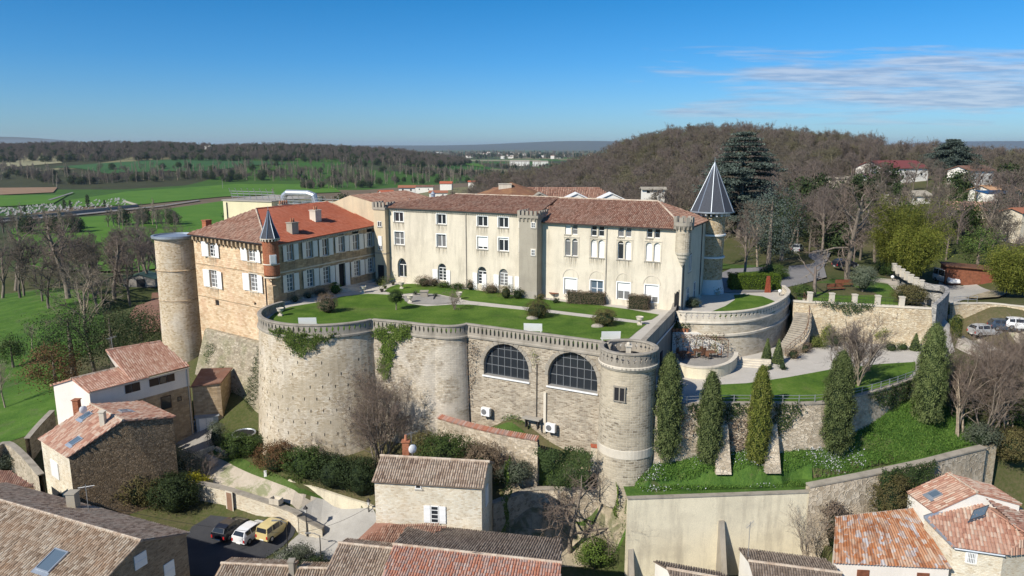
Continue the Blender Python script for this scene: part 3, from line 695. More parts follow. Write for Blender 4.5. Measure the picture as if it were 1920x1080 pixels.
class Wall:
 """vertical plane: u along, v = z, o = outwards"""
 def __init__(s,a,b):
  s.a=Vector(a[:2]);d=Vector(b[:2])-s.a;s.L=d.length;s.d=d.normalized();s.n=Vector((s.d.y,-s.d.x))
 def pt(s,u,v,o=0.0):
  q=s.a+s.d*u+s.n*o;return(q.x,q.y,v)
 def hit(s,px,py):
  r,y,w_=_ray(px,py);den=r*s.n.x+y*s.n.y;t=(s.a.x*s.n.x+s.a.y*s.n.y)/den
  q=Vector((r*t,y*t));return(q-s.a).dot(s.d),CZ+w_*t
 def rect(s,x0,x1,y0,y1):
  ym=(y0+y1)/2;xm=(x0+x1)/2
  return s.hit(x0,ym)[0],s.hit(x1,ym)[0],s.hit(xm,y1)[1],s.hit(xm,y0)[1]
 def box(s,mb,u0,u1,v0,v1,o0,o1,m=0,r=0.0):
  mb.hexa([s.pt(u0,v0,o1),s.pt(u1,v0,o1),s.pt(u1,v0,o0),s.pt(u0,v0,o0),s.pt(u0,v1,o1),s.pt(u1,v1,o1),s.pt(u1,v1,o0),s.pt(u0,v1,o0)],m,r)
 def quad(s,mb,u0,u1,v0,v1,o=0.0,m=0):
  mb.poly([s.pt(u0,v0,o),s.pt(u1,v0,o),s.pt(u1,v1,o),s.pt(u0,v1,o)],[(u0,v0),(u1,v0),(u1,v1),(u0,v1)],m)
def arch_pts(u0,u1,vb,vt,n=12,pointed=False):
 """points of the arch top from (u0, spring) to (u1, spring)"""
 r=(u1-u0)/2;um=(u0+u1)/2;out=[]
 rise=vt-vb
 if not pointed:
  for i in range(n+1):
   a=math.pi*(1-i/n);out.append((um+r*math.cos(a),vb+rise*math.sin(a)))
 else:
  for i in range(n+1):
   x=-1+2*i/n;out.append((um+r*x,vb+rise*(1-abs(x)**1.9)**.62 if abs(x)<1 else vb))
 return out
def panel(mb,W,u0,u1,v0,v1,holes,depth=.22,m=0,top=None):
 """wall panel with openings; hole = (a, b, c, d[, rise[, pointed]]): arched head of that rise inside the rectangle"""
 us=sorted(set([u0,u1]+[h[0]for h in holes]+[h[1]for h in holes]));us=[u for u in us if u0-1e-6<=u<=u1+1e-6]
 vs=sorted(set([v0,v1]+[h[2]for h in holes]+[h[3]for h in holes]));vs=[v for v in vs if v0-1e-6<=v<=v1+1e-6]
 f=top or(lambda u:v1)
 def Z(u,v):return f(u)if v==vs[-1]else v
 for i in range(len(us)-1):
  for j in range(len(vs)-1):
   um,vm=(us[i]+us[i+1])/2,(vs[j]+vs[j+1])/2
   if any(h[0]<um<h[1]and h[2]<vm<h[3]for h in holes):continue
   a,b,c,d=us[i],us[i+1],vs[j],vs[j+1]
   mb.poly([W.pt(a,Z(a,c)),W.pt(b,Z(b,c)),W.pt(b,Z(b,d)),W.pt(a,Z(a,d))],[(a,c),(b,c),(b,d),(a,d)],m)
 for h in holes:
  a,b,c,d=h[:4];rise=h[4]if len(h)>4 else 0
  if rise<=0:
   mb.poly([W.pt(a,d),W.pt(b,d),W.pt(b,d,-depth),W.pt(a,d,-depth)],None,m);sp_=d
  else:
   ap=arch_pts(a,b,d-rise,d,12,len(h)>5 and h[5]);sp_=d-rise;k=len(ap)//2
   L=ap[:k+1];Rr=ap[k:]
   for q,corner in((L,(a,d)),(Rr,(b,d))):
    for i in range(len(q)-1):
     p,p2=q[i],q[i+1]
     mb.poly([W.pt(*corner),W.pt(*p),W.pt(*p2)],[corner,p,p2],m)
   for i in range(len(ap)-1):
    mb.poly([W.pt(*ap[i]),W.pt(*ap[i],-depth),W.pt(*ap[i+1],-depth),W.pt(*ap[i+1])],None,m)
  mb.poly([W.pt(a,c),W.pt(a,c,-depth),W.pt(a,sp_,-depth),W.pt(a,sp_)],None,m)
  mb.poly([W.pt(b,c,-depth),W.pt(b,c),W.pt(b,sp_),W.pt(b,sp_,-depth)],None,m)
  mb.poly([W.pt(a,c,-depth),W.pt(a,c),W.pt(b,c),W.pt(b,c,-depth)],None,m)
WA=Wall(path_b3[0]+(path_b3[0]-path_b3[1])*.05,path_b3[1]+(path_b3[1]-path_b3[0])*.08)
ar=thing('arcade_wall','rough stone wall with two huge half-round glazed arches between the slim buttress and the corner tower','rampart')
archs=[]
for(x0,x1,yt,yb)in((907,992,645,712),(1027,1120,661,733)):
 uL=WA.hit(x0,yb-12)[0];uR=WA.hit(x1,yb-8)[0];vt=WA.hit((x0+x1)/2,yt)[1];vb=WA.hit((x0+x1)/2,yb-3)[1]
 archs.append((uL,uR,vb,vt))
mb=MB();panel(mb,WA,0,WA.L,-11,-.2,[(a,b,c,d,(d-c)*.72)for a,b,c,d in archs],.55)
mb.build('wall',M['ledgewall'],ar)
for i,(a,b,c,d)in enumerate(archs):
 fr=MB();spz=d-(d-c)*.72;ap=arch_pts(a+.03,b-.03,spz,d-.03,16)
 nb=7;um=(a+b)/2;r=(b-a)/2
 def top_at(u):return spz+(d-spz)*math.sqrt(max(0,1-((u-um)/r)**2))
 for k in range(nb+1):
  u=a+.05+(b-a-.1)*k/nb;tz=top_at(u)if 0<k<nb else spz+.4
  WA.box(fr,u-.035,u+.035,c,max(tz,c+.3),-.5,-.4)
 for vv in(c+.05,c+(d-c)*.30,c+(d-c)*.56,c+(d-c)*.80):
  hw=r*math.sqrt(max(0,1-max(0,(vv-spz)/(d-spz))**2));WA.box(fr,um-hw,um+hw,vv-.03,vv+.03,-.505,-.395)
 for k in range(len(ap)-1):
  (u0,w0),(u1,w1)=ap[k],ap[k+1]
  cu,cw=um,spz
  q0=(cu+(u0-cu)*.96,cw+(w0-cw)*.96);q1=(cu+(u1-cu)*.96,cw+(w1-cw)*.96)
  fr.poly([WA.pt(*q0,-.42),WA.pt(*q1,-.42),WA.pt(u1,w1,-.42),WA.pt(u0,w0,-.42)])
 fo=fr.build('window_frame',M['steel']if False else plain('grey steel glazing bars',(.22,.23,.24),.5,.4),ar)
 g=MB();pts=[(b-.02,c),(b-.02,spz)]+[(p[0],p[1])for p in reversed(ap)]+[(a+.02,spz),(a+.02,c)]
 g.poly([WA.pt(u,v,-.46)for u,v in reversed(pts)]);g.build('pane',M['hallglass']if 'hallglass' in M else M['glass'],fo)
 sl_=MB();WA.box(sl_,a-.1,b+.1,c-.16,c,-.3,.16);sl_.build('sill',M['white'],ar)
 sl_=MB();WA.box(sl_,a,b,c,c+.05,-.4,.1);sl_.build('sill_tiles',M['flag'],ar)
 st=MB();apo=arch_pts(a,b,spz,d,15)
 for k in range(len(apo)-1):
  (u0,w0),(u1,w1)=apo[k],apo[k+1];e=1.13+(.03 if k%2 else 0)
  q0=(um+(u0-um)*e,spz+(w0-spz)*e);q1=(um+(u1-um)*e,spz+(w1-spz)*e)
  g_=.06
  a0=(u0+(u1-u0)*g_,w0+(w1-w0)*g_);a1=(u1-(u1-u0)*g_,w1-(w1-w0)*g_);b0=(q0[0]+(q1[0]-q0[0])*g_,q0[1]+(q1[1]-q0[1])*g_);b1=(q1[0]-(q1[0]-q0[0])*g_,q1[1]-(q1[1]-q0[1])*g_)
  F4=[WA.pt(*a0,-.1),WA.pt(*a1,-.1),WA.pt(*b1,-.1),WA.pt(*b0,-.1),WA.pt(*a0,.05),WA.pt(*a1,.05),WA.pt(*b1,.05),WA.pt(*b0,.05)]
  st.hexa(F4)
 st.build('arch_stones',M['concrete'],ar)
lin=MB();WA.box(lin,.3,WA.L-.3,-9.5,-.5,-6,-5.9);WA.box(lin,.3,WA.L-.3,-5.6,-5.5,-5.9,-.6);lin.build('hall_lining',M['flag'],ar)
parapet(ar,[Vector(WA.pt(0,0,0)[:2]),Vector(WA.pt(WA.L-.3,0,0)[:2])],0,'arch',.50)
pp=MB();u,v=WA.hit(1007,705);u2,v2=WA.hit(1008,790);WA.box(pp,u-.04,u+.04,-9,-2.2,.02,.1);pp.build('drainpipe',M['iron'],ar)
pp=MB();u,v=WA.hit(1023,735);WA.box(pp,u-.14,u+.14,-9.5,v,.02,.22);pp.build('pale_duct',M['lightstone'],ar)
def on_wall_thing(name,label,cat,W,px,py,o=0.0):
 u,v=W.hit(px,py);p=W.pt(u,v,o);return thing(name,label,cat,p,math.atan2(W.d.y,W.d.x))
for(px,py,lb)in((916,776,'white air conditioner box on the ledge below the left glazed arch'),(1037,806,'white air conditioner box at the wall foot below the right glazed arch')):
 t_=on_wall_thing('air_conditioner',lb,'air conditioner',WA,px,py,.55)
 t_['group']='air conditioners on the ledge'
 mb=MB();mb.box((0,0,.45),(1.05,.42,.9));mb.build('casing',M['white'],t_)
 mb=MB();mb.lathe((0,0,0),[(.32,0),(.30,.02),(0,.03)],20);o=mb.build('fan',plain('grey grille',(.16,.16,.16),.6),t_);o.rotation_euler=(math.pi/2,0,0);o.location=(-.16,-.215,.45)
 for k in(-.35,.35):mb=MB();mb.box((k,0,-.06),(.1,.4,.13));mb.build('foot',M['iron'],t_)
t_=on_wall_thing('stone_trough','grey shelf-like trough on posts at the foot of the arcade wall','trough',WA,1002,783,.5)
mb=MB();mb.box((0,0,.1),(2.0,.9,.12));mb.box((0,-.42,.2),(2.0,.08,.16));mb.build('basin',M['plinth'],t_)
for k in(-.7,.7):mb=MB();mb.box((k,0,-.45),(.1,.5,1.0));mb.build('leg',M['iron'],t_)
ct=thing('corner_tower','round stone corner tower with cross-pierced parapet, twin slit window and banded masonry','tower')
mb=MB();mb.lathe((CT.x,CT.y,0),[(RT+.12,-14.5),(RT+.06,-10),(RT+.0,-6.5),(RT-.1,-.55)],48);mb.build('shaft',M['towerstone'],ct)
mb=MB();mb.lathe((CT.x,CT.y,0),[(RT-.1,-.75),(RT+.02,-.65),(RT+.18,-.4),(RT+.18,-.22),(RT+.05,-.12),(RT-.3,-.1)],48);mb.build('cornice',M['lightstone'],ct)
mb=MB();mb.lathe((CT.x,CT.y,0),[(RT+.075,-9.35),(RT+.09,-9.3),(RT+.08,-8.5),(RT+.05,-8.45)],48);mb.build('pale_band',M['lightstone'],ct)
circ=[CT+Vector((math.cos(R(a)),math.sin(R(a))))*(RT+.02)for a in range(0,361,8)]
parapet(ct,circ,-.1,'cross',.56,1.25,None,.3)
mb=MB();mb.lathe((CT.x,CT.y,0),[(RT-.2,-.02),(0,-.02)],32);mb.build('roof_floor',M['flag'],ct)
aw=math.atan2(-CT.y,(1160-960)/F_PX*72-CT.x-.2)
wt=PY(1160,740,CT.y-RT+.05);av=math.atan2(wt.y-CT.y,wt.x-CT.x);WT=Wall((CT.x+RT*math.cos(av)+.62*math.sin(av)*1,CT.y+RT*math.sin(av)-.62*math.cos(av)),(CT.x+RT*math.cos(av)-.62*math.sin(av),CT.y+RT*math.sin(av)+.62*math.cos(av)))
wn=MB();WT.box(wn,0,1.24,wt.z-.78,wt.z-.68,-.2,.08);WT.box(wn,0,1.24,wt.z+.6,wt.z+.72,-.2,.06)
for u in(.04,.57,1.1):WT.box(wn,u,u+.10,wt.z-.7,wt.z+.62,-.2,.05)
wf=wn.build('window_frame',M['concrete'],ct);wn=MB();WT.box(wn,.08,1.16,wt.z-.66,wt.z+.58,-.3,.015);wn.build('pane',M['dark'],wf)
bw_=MB();sweep(bw_,[CT+Vector((math.cos(R(a)),math.sin(R(a))))*1.2 for a in range(-30,200,15)],[(0,-.02),(0,.35),(-.12,.35),(-.12,-.02),(0,-.02)]);bw_.build('hatch_kerb',M['iron'],ct)
fp=thing('stone_post','white stepped stone post on top of the corner tower','post',(CT.x-.1,CT.y-.3,0))
mb=MB();mb.box((0,0,.6),(.42,.42,1.2));mb.box((0,0,1.27),(.6,.6,.14));mb.lathe((0,0,0),[(.18,1.34),(.2,1.5),(.12,1.62),(0,1.66)],12);mb.build('shaft',M['lightstone'],fp)
sw=thing('side_rampart','shade-darkened side wall running from the corner tower back to the iron gate','rampart')
sp_path=[side0,side1,side2]
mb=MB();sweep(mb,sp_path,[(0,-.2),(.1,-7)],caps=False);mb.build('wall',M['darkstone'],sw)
mb=MB();sweep(mb,sp_path,[(.08,-.3),(.08,.95),(.14,.95),(.14,1.12),(-.42,1.12),(-.42,.95),(-.36,.95),(-.36,-.1)]);mb.build('parapet',M['concrete'],sw)
mb=MB();sweep(mb,sp_path,[(.1,-.62),(.2,-.62),(.2,-.5),(.1,-.5)]);mb.build('white_ledge',M['white'],sw)
WS=Wall(side0,side1)
for u in(3.0,7.4):mb=MB();WS.box(mb,u,u+1.1,-4.4,-2.2,.06,.12);mb.build('niche',M['dark'],sw)
def cyl(c,r0,zt,b):
 def f(u,v):
  rr=r0+b*(zt-v);a=u/r0;return(c.x+math.cos(a)*rr,c.y+math.sin(a)*rr,v),(math.cos(a),math.sin(a),0)
 return f
f1=cyl(C1,R1,-.3,.062)
def uvc(px,py,Y):p=PY(px,py,Y);return math.atan2(p.y-C1 .y,p.x-C1 .x)%(2*math.pi)*R1,p.z
o1=[uvc(518,614,77.9),(uvc(545,612,76.6)[0],.5),(uvc(600,615,75.7)[0],-.1),uvc(640,626,76.1),uvc(605,637,75.8),uvc(588,650,75.9),uvc(568,664,76.2),uvc(556,655,76.4),uvc(545,636,76.8)]
ivy_patch('wall_ivy','ivy hanging in a triangle from the parapet of the huge round bastion','ivy',f1,o1,480,.17,'f_ivy',thick=.4)
pw=[Vector(p[:2])for p in path_b2]
def f2(u,v):
 a=pw[0];i=0;d=u
 while i<len(pw)-2 and d>(pw[i+1]-pw[i]).length:d-=(pw[i+1]-pw[i]).length;i+=1
 t=(pw[i+1]-pw[i]).normalized();q=pw[i]+t*d;nr=Vector((t.y,-t.x));q=q+nr*(.035*(-.3-v));return(q.x,q.y,v),(nr.x,nr.y,0)
ivy_patch('wall_ivy','long ivy strand falling down the patchy rampart beside the bastion','ivy',f2,[(.3,0),(1.5,.35),(4.9,.9),(4.7,-.5),(3.0,-1.0),(2.7,-2.6),(2.2,-4.0),(2.0,-5.3),(1.3,-5.5),(.9,-4.5),(1.2,-2.5),(1.2,-1.0),(.3,-.5)],480,.17,'f_ivy',thick=.4)
# ================================================================ ROOF / WINDOW BUILDERS
def poly2(o,e,s,pts):return[((Vector(p)-o).dot(e),(Vector(p)-o).dot(s))for p in pts]
def tile_roof(pts,mat,parent,name='roof',tw=.21,tl=.36,amp=.06,up=None,under=True,lift=.03,thick=.1,edge=True):
 """canal tiles laid on a plane polygon; first edge pts[0]-pts[1] is the eave"""
 pts=[Vector(p)for p in pts];o=pts[0];e=(pts[1]-pts[0]).normalized()
 nrm=Vector((0,0,0))
 for i in range(len(pts)):
  a,b=pts[i],pts[(i+1)%len(pts)];nrm+=(a-o).cross(b-o)
 nrm.normalize()
 if nrm.z<0:nrm=-nrm
 s=nrm.cross(e)
 if s.z<0:s=-s
 q=poly2(o,e,s,pts);xs=[a[0]for a in q];ys=[a[1]for a in q]
 nu=int((max(xs)-min(xs))/tw)+1;nv=int((max(ys)-min(ys))/tl)+1
 U,V=np.meshgrid(np.arange(nu)*tw+min(xs)+tw/2,np.arange(nv)*tl+min(ys)+tl/2);U=U.ravel();V=V.ravel()
 k=pip(U,V,q);U=U[k];V=V[k];n=len(U)
 E_,S_,N_,O_=map(np.array,(e,s,nrm,o))
 hw=tw*.40;jx=rng.normal(0,tw*.05,n);jz=rng.uniform(0,.012,n)
 angs=(-90,-38,0,38,90)
 VV=[]
 for end,(sv,wmul,zl)in enumerate(((-tl*.56,1.08,.035),(tl*.52,.86,.0))):
  for a in angs:
   x=math.sin(R(a))*hw*wmul;z=math.cos(R(a))*amp
   VV.append(O_+E_*(U+x+jx)[:,None]+S_*(V+sv)[:,None]+N_*(z+zl+lift+jz)[:,None])
 VV=np.stack(VV,1).reshape(-1,3);b=np.arange(n)[:,None]*10
 F=np.concatenate([np.concatenate([b+i,b+i+1,b+6+i,b+5+i],1)[:,None]for i in range(4)]+[np.concatenate([b+0,b+1,b+2,b+2],1)[:,None]],1)[:,:4].reshape(-1,4)
 r=np.repeat(rng.uniform(0,1,n),4)
 roof=npmesh(name,VV,F,mat,parent,r)
 if under:
  mb=MB();lo=[p-nrm*thick for p in pts]
  mb.poly([p+nrm*.012 for p in pts],None,0,.35)
  for i in range(len(pts)):
   j=(i+1)%len(pts);mb.poly([lo[i],lo[j],pts[j]+nrm*.012,pts[i]+nrm*.012],None,0,.3)
  mb.poly(list(reversed(lo)),None,0,.3)
  mb.build('tile_bed',mat,roof)
 return roof
def ridge_tiles(a,b,parent,mat=None,r=.13,name='ridge'):
 a,b=Vector(a),Vector(b);mb=MB();n=max(2,int((b-a).length/.42));d=(b-a)/n
 for i in range(n):
  mb.tube([a+d*i,a+d*(i+1.05)],[r*1.08,r*.95],7,r=random.random())
 return mb.build(name,mat or M['ridge'],parent)
def window(W,parent,u0,u1,v0,v1,depth=.26,bars=(1,0),fr=.07,mat=None,pane=None,sill=True,surround=None,arch=0.0,sill_mat=None,closed=0.0,name='window',pointed=False):
 """frame, pane and sill in an opening"""
 mat=mat or M['white'];mb=MB();o1=-depth+.07;o0=-depth
 sp_=v1-arch
 if arch>0:
  ap=arch_pts(u0,u1,sp_,v1,10,pointed)
  um=(u0+u1)/2
  for k in range(len(ap)-1):
   q=[((p[0]-um)*.86+um,(p[1]-sp_)*.86+sp_)for p in(ap[k],ap[k+1])]
   mb.poly([W.pt(*q[0],o1),W.pt(*q[1],o1),W.pt(*ap[k+1],o1),W.pt(*ap[k],o1)])
  W.box(mb,u0,u1,sp_-fr/2,sp_+fr/2,o0,o1)
 else:W.box(mb,u0+fr,u1-fr,v1-fr,v1,o0,o1)
 W.box(mb,u0,u0+fr,v0,sp_ if arch else v1,o0,o1);W.box(mb,u1-fr,u1,v0,sp_ if arch else v1,o0,o1)
 W.box(mb,u0+fr,u1-fr,v0,v0+fr,o0,o1)
 nv,nh=bars;top=sp_ if arch else v1
 for i in range(nv):
  c=u0+(u1-u0)*(i+1)/(nv+1);W.box(mb,c-fr*.62,c+fr*.62,v0+fr,top-fr,o0,o1-.01)
 for i in range(nh):
  c=v0+(top-v0)*(i+1)/(nh+1);W.box(mb,u0+fr,u1-fr,c-fr*.35,c+fr*.35,o0+.005,o1-.015)
 f=mb.build(name,mat,parent)
 g=MB()
 if arch>0:
  ap=arch_pts(u0,u1,sp_,v1,10,pointed);g.poly([W.pt(u0,v0,o0+.02),W.pt(u1,v0,o0+.02)]+[W.pt(p[0],p[1],o0+.02)for p in reversed(ap)])
 else:W.quad(g,u0,u1,v0,v1,o0+.02)
 g.build('pane',pane or M['glass'],f)
 if closed>0:
  s=MB();W.box(s,u0+.02,u1-.02,v1-(v1-v0)*closed,v1,o1,o1+.03);s.build('roller_shutter',M['white'],f)
 if sill:
  s=MB();W.box(s,u0-.12,u1+.12,v0-.12,v0,-.02,.09);s.build('sill',sill_mat or M['grey_frame'],f)
  if depth>.1:q=MB();a,b,h_=u0-.15,u1+.15,random.uniform(.9,1.7);q.poly([W.pt(a,v0-.12-h_,.004),W.pt(b,v0-.12-h_,.004),W.pt(b,v0-.12,.004),W.pt(a,v0-.12,.004)],[(a,0),(b,0),(b,1),(a,1)]);q.build('rain_streak',M['streak'],f)
 if surround:
  s=MB();k=.13
  W.box(s,u0-k,u0,v0,v1+k,-.01,.035);W.box(s,u1,u1+k,v0,v1+k,-.01,.035);W.box(s,u0,u1,v1,v1+k,-.01,.035)
  s.build('surround',surround,f)
 return f
def shutter(W,parent,u0,u1,v0,v1,mat=None,ang=0.0,side=1,louvre=True):
 """an open board shutter lying against the wall, or half swung (ang)"""
 mb=MB();wd=u1-u0
 hinge=u0 if side>0 else u1
 def pt(du,v,t):
  c,s_=math.cos(ang),math.sin(ang)
  return W.pt(hinge+side*(du*c-0),v,.05+du*s_+t)
 P8=[pt(0,v0,.045),pt(wd,v0,.045),pt(wd,v0,0),pt(0,v0,0),pt(0,v1,.045),pt(wd,v1,.045),pt(wd,v1,0),pt(0,v1,0)]
 mb.hexa(P8)
 for f in(.15,.5,.85):
  vv=v0+(v1-v0)*f
  mb.hexa([pt(.03,vv-.04,.06),pt(wd-.03,vv-.04,.06),pt(wd-.03,vv-.04,.045),pt(.03,vv-.04,.045),pt(.03,vv+.04,.06),pt(wd-.03,vv+.04,.06),pt(wd-.03,vv+.04,.045),pt(.03,vv+.04,.045)])
 return mb.build('shutter',mat or M['shutter'],parent)
# ================================================================ MAIN WING (cream)
main=thing('main_wing','long cream rendered three-storey castle wing with brown tiled roof facing the lawn','castle wing',(0,0,0))
WM=Wall(mL,mR);LM=WM.L
du=WM.hit(983,470)[0];dm=WM.hit(1022,470)[0]
zeL,zeR=11.15,10.2
nrmM=WM.n
deep=13.5
mB=MB();holes=[];wins=[]
def RW(x0,x1,y0,y1):return WM.rect(x0,x1,y0,y1)
up=[(738.7,756,398,416),(818.7,836,401.7,420.5),(895,914,405.5,424.5),(934.5,953,407.5,427),(974.5,987,410,428)]
md=[(740,757.5,434.5,459),(818.7,836,439.5,463),(895,914,444,467.5),(934.5,953,446,471),(974.5,987,448,473)]
gr=[(745.5,762.5,484,520),(821.5,836.5,494,526),(895.5,912,500,533),(936,952,504,536),(975,988,508,538)]
for i,a in enumerate(up):h=RW(*a);holes.append(h);wins.append(('up',i,h))
for i,a in enumerate(md):h=RW(*a);holes.append(h);wins.append(('md',i,h))
for i,a in enumerate(gr):
 h=list(RW(*a));h[2]=max(h[2],.15 if i else .02);w_=h[1]-h[0]
 h+=[w_*(.62 if i==0 else .48),i==0];holes.append(tuple(h));wins.append(('gr',i,tuple(h)))
tp=[(1059.7,1082.8,419.4,439.7),(1108,1133,421,443),(1159,1184,423.6,444.4),(1212.5,1238,427,446.4)]
am=[(1059.5,1083,447,480),(1107.5,1133,449.4,483),(1158,1183,452,486.7),(1210.5,1237.5,455,490)]
gd=[(1058,1081,522,552),(1107,1130.5,526,556),(1157,1181,530,562),(1209,1234,534.7,568)]
for i,a in enumerate(tp):
 u0,u1,v0,v1=RW(*a);g=(u1-u0)*.06;um=(u0+u1)/2
 for k,(x,y)in enumerate(((u0,um-g),(um+g,u1))):h=(x,y,v0,v1);holes.append(h);wins.append(('tp',i*2+k,h))
for i,a in enumerate(am):
 u0,u1,v0,v1=RW(*a);g=(u1-u0)*.06;um=(u0+u1)/2
 for k,(x,y)in enumerate(((u0,um-g),(um+g,u1))):h=(x,y,v0,v1,(y-x)*.5,False);holes.append(h);wins.append(('am',i*2+k,h))
for i,a in enumerate(gd):
 h=list(RW(*a));h[2]=max(h[2],.12);holes.append(tuple(h));wins.append(('gd',i,tuple(h)))
hl=[h for h in holes if h[0]<du+.6];hr=[h for h in holes if h[0]>=dm]
panel(mB,WM,0,dm-1.2,-.3,zeL,hl,.32);panel(mB,WM,dm-1.2,LM,-.3,zeR,hr,.32)
Ca=Vector(mL);Cb=Vector(mR);n_in=Vector((-nrmM.x,-nrmM.y));Cc=Cb+n_in*deep;Cd=Ca+n_in*deep
mB.poly([(Cb.x,Cb.y,-.3),(Cc.x,Cc.y,-.3),(Cc.x,Cc.y,zeR),(Cb.x,Cb.y,zeR)])
mB.poly([(Cc.x,Cc.y,-.3),(Cd.x,Cd.y,-.3),(Cd.x,Cd.y,zeL),(Cc.x,Cc.y,zeR)])
mB.poly([(Cd.x,Cd.y,-.3),(Ca.x,Ca.y,-.3),(Ca.x,Ca.y,zeL),(Cd.x,Cd.y,zeL)])
p_=WM.pt(dm-1.2,zeR);p2_=WM.pt(dm-1.2,zeL)
mB.poly([WM.pt(dm-1.2,zeR,0),WM.pt(dm-1.2,zeR,-deep/2),WM.pt(dm-1.2,zeL,-deep/2),WM.pt(dm-1.2,zeL,0)])
mB.build('wall',M['cream'],main)
for kind,i,h in wins:
 a,b,c,d=h[:4]
 if kind=='up':window(WM,main,a,b,c,d,pane=M['glass'],sill=True,surround=M['white']if i!=99 else None,fr=.1)
 elif kind=='md':window(WM,main,a,b,c,d,bars=(1,1 if i==0 else 0),pane=M['glass_grey']if i in(1,0)else M['glass'],closed=.8 if i==2 else(.16 if i==3 else 0),surround=M['white'],fr=.1)
 elif kind=='gr':window(WM,main,a,b,c,d,bars=(1,3 if i else 0),arch=h[4],sill=False,pane=M['glass']if i!=3 else M['glass_grey'],pointed=h[5],fr=.09,depth=.45 if i==0 else .28,name='door' if i==0 else 'window')
 elif kind=='tp':window(WM,main,a,b,c,d,bars=(0,1),pane=M['glass_grey']if i in(1,4,5)else M['glass'],closed=1.0 if i==0 else 0,sill=i%2==0,fr=.08)
 elif kind=='am':window(WM,main,a,b,c,d,bars=(0,0),arch=h[4],pane=(M['white']if i in(2,3,5,6,7)else(M['glass']if i==4 else M['glass_grey'])),sill=True,fr=.07)
 elif kind=='gd':window(WM,main,a,b,c,d,bars=(1,1),pane=M['glass_blue']if i==1 else M['glass_grey'],closed=(.72,0,.5,.66)[i],sill=False,fr=.1,surround=M['white'])
for(x0,x1,xa,xb)in((811.5,821,2,0),(837,844.5,0,0),(886.8,895,0,0),(926,935.5,0,0),(952.8,961.5,0,0),(965.6,974.5,0,0)):
 ym=510+(x0-811)*.08;u0=WM.hit(x0,ym)[0];u1=WM.hit(x1,ym)[0];shutter(WM,main,u0,u1,.25,2.55,M['white'])
u0=WM.hit(904,518)[0];u1=WM.hit(912.5,518)[0];shutter(WM,main,u0,u1,.2,2.5,M['white'])
mo=MB()
for kind,i,h in wins:
 if kind=='gd':
  a,b,c,d=h[:4];um=(a+b)/2;r=(b-a)/2+.28
  ap=[(um+r*math.cos(math.pi*(1-k/14)),d+.1+r*1.05*math.sin(math.pi*(1-k/14)))for k in range(15)]
  for k in range(14):
   (x0,y0),(x1,y1)=ap[k],ap[k+1]
   q0=(um+(x0-um)*.9,d+.1+(y0-d-.1)*.9);q1=(um+(x1-um)*.9,d+.1+(y1-d-.1)*.9)
   mo.hexa([WM.pt(*q0,0),WM.pt(*q1,0),WM.pt(x1,y1,0),WM.pt(x0,y0,0),WM.pt(*q0,.05),WM.pt(*q1,.05),WM.pt(x1,y1,.05),WM.pt(x0,y0,.05)])
 if kind=='am' and i%2==0:
  a=h[0];b=a+(h[1]-a)*2.28;d=h[3]
  WM.box(mo,a-.22,b+.22,d+.12,d+.22,0,.08);WM.box(mo,a-.22,a-.12,h[2]-.2,d+.12,0,.05);WM.box(mo,b+.12,b+.22,h[2]-.2,d+.12,0,.05)
mo.build('mouldings',M['frame_stone'],main)
g=MB()
for r_,(o,dz)in enumerate(((.10,-.30),(.2,-.16))):
 nT=int((dm-1.2)/.3)
 for k in range(nT):
  u=.15+k*.3+(.15 if r_ else 0);WM.box(g,u-.1,u+.1,zeL+dz-.05,zeL+dz+.07,0,o+.1)
 WM.box(g,0,dm-1.2,zeL+dz+.07,zeL+dz+.12,0,o+.1)
g.build('genoise',M['lightstone'],main)
g=MB();WM.box(g,dm+.2,LM+.05,zeR-.12,zeR+.02,.32,.46);WM.box(g,0,dm-1.2,zeL-.06,zeL+.06,.36,.48)
g.build('gutter',M['iron'],main)
g=MB()
for px,py in((874.5,480),(1136.5,500)):
 u=WM.hit(px,py)[0];WM.box(g,u-.05,u+.05,0,(zeL if px<900 else zeR)-.1,.03,.13)
g.build('drainpipe',M['zinc']if False else M['grey_frame'],main)
ov=.42
def mp(u,o,z):q=WM.pt(u,z,o);return Vector(q)
hr_=2.75
u_d=dm-1.0
rA=[mp(u_d,ov,zeR-.0),mp(LM+.3,ov,zeR),mp(LM-5.2,-deep/2,zeR+hr_),mp(u_d,-deep/2,zeR+hr_)]
r1=tile_roof(rA,M['tile_brown'],main,tw=.25,tl=.42)
tile_roof([mp(LM+.3,ov,zeR),mp(LM+.3,-deep-.3,zeR),mp(LM-5.2,-deep/2,zeR+hr_)],M['tile_brown'],main,tw=.25,tl=.42)
zl=zeL+.1;uL_=WM.hit(850,372)[0]
uTop=10.0
rB=[mp(-.2,ov,zl),mp(u_d,ov,zl),mp(u_d,-deep/2,zeR+hr_+.0),mp(uTop,-deep/2,zeR+hr_+.0)]
rB=[mp(-.2,ov,zl),mp(u_d,ov,zl),mp(u_d,-deep/2,zl+1.75),mp(7.5,-deep/2,zl+1.75),mp(-.2,-1.6,zl+.55)]
tile_roof(rB,M['tile_brown'],main,tw=.25,tl=.42)
mb=MB();mb.poly([mp(-.2,-1.6,zl+.5),mp(7.5,-deep/2,zl+1.7),mp(u_d,-deep/2,zl+1.7),mp(u_d,-deep-.2,zl),mp(-.2,-deep-.2,zl)],None,0,.4);mb.poly([mp(u_d,-deep/2,zeR+hr_),mp(LM-5.2,-deep/2,zeR+hr_),mp(LM+.3,-deep-.3,zeR),mp(u_d,-deep-.3,zeR)],None,0,.4);mb.build('rear_roof',M['tile_brown'],main)
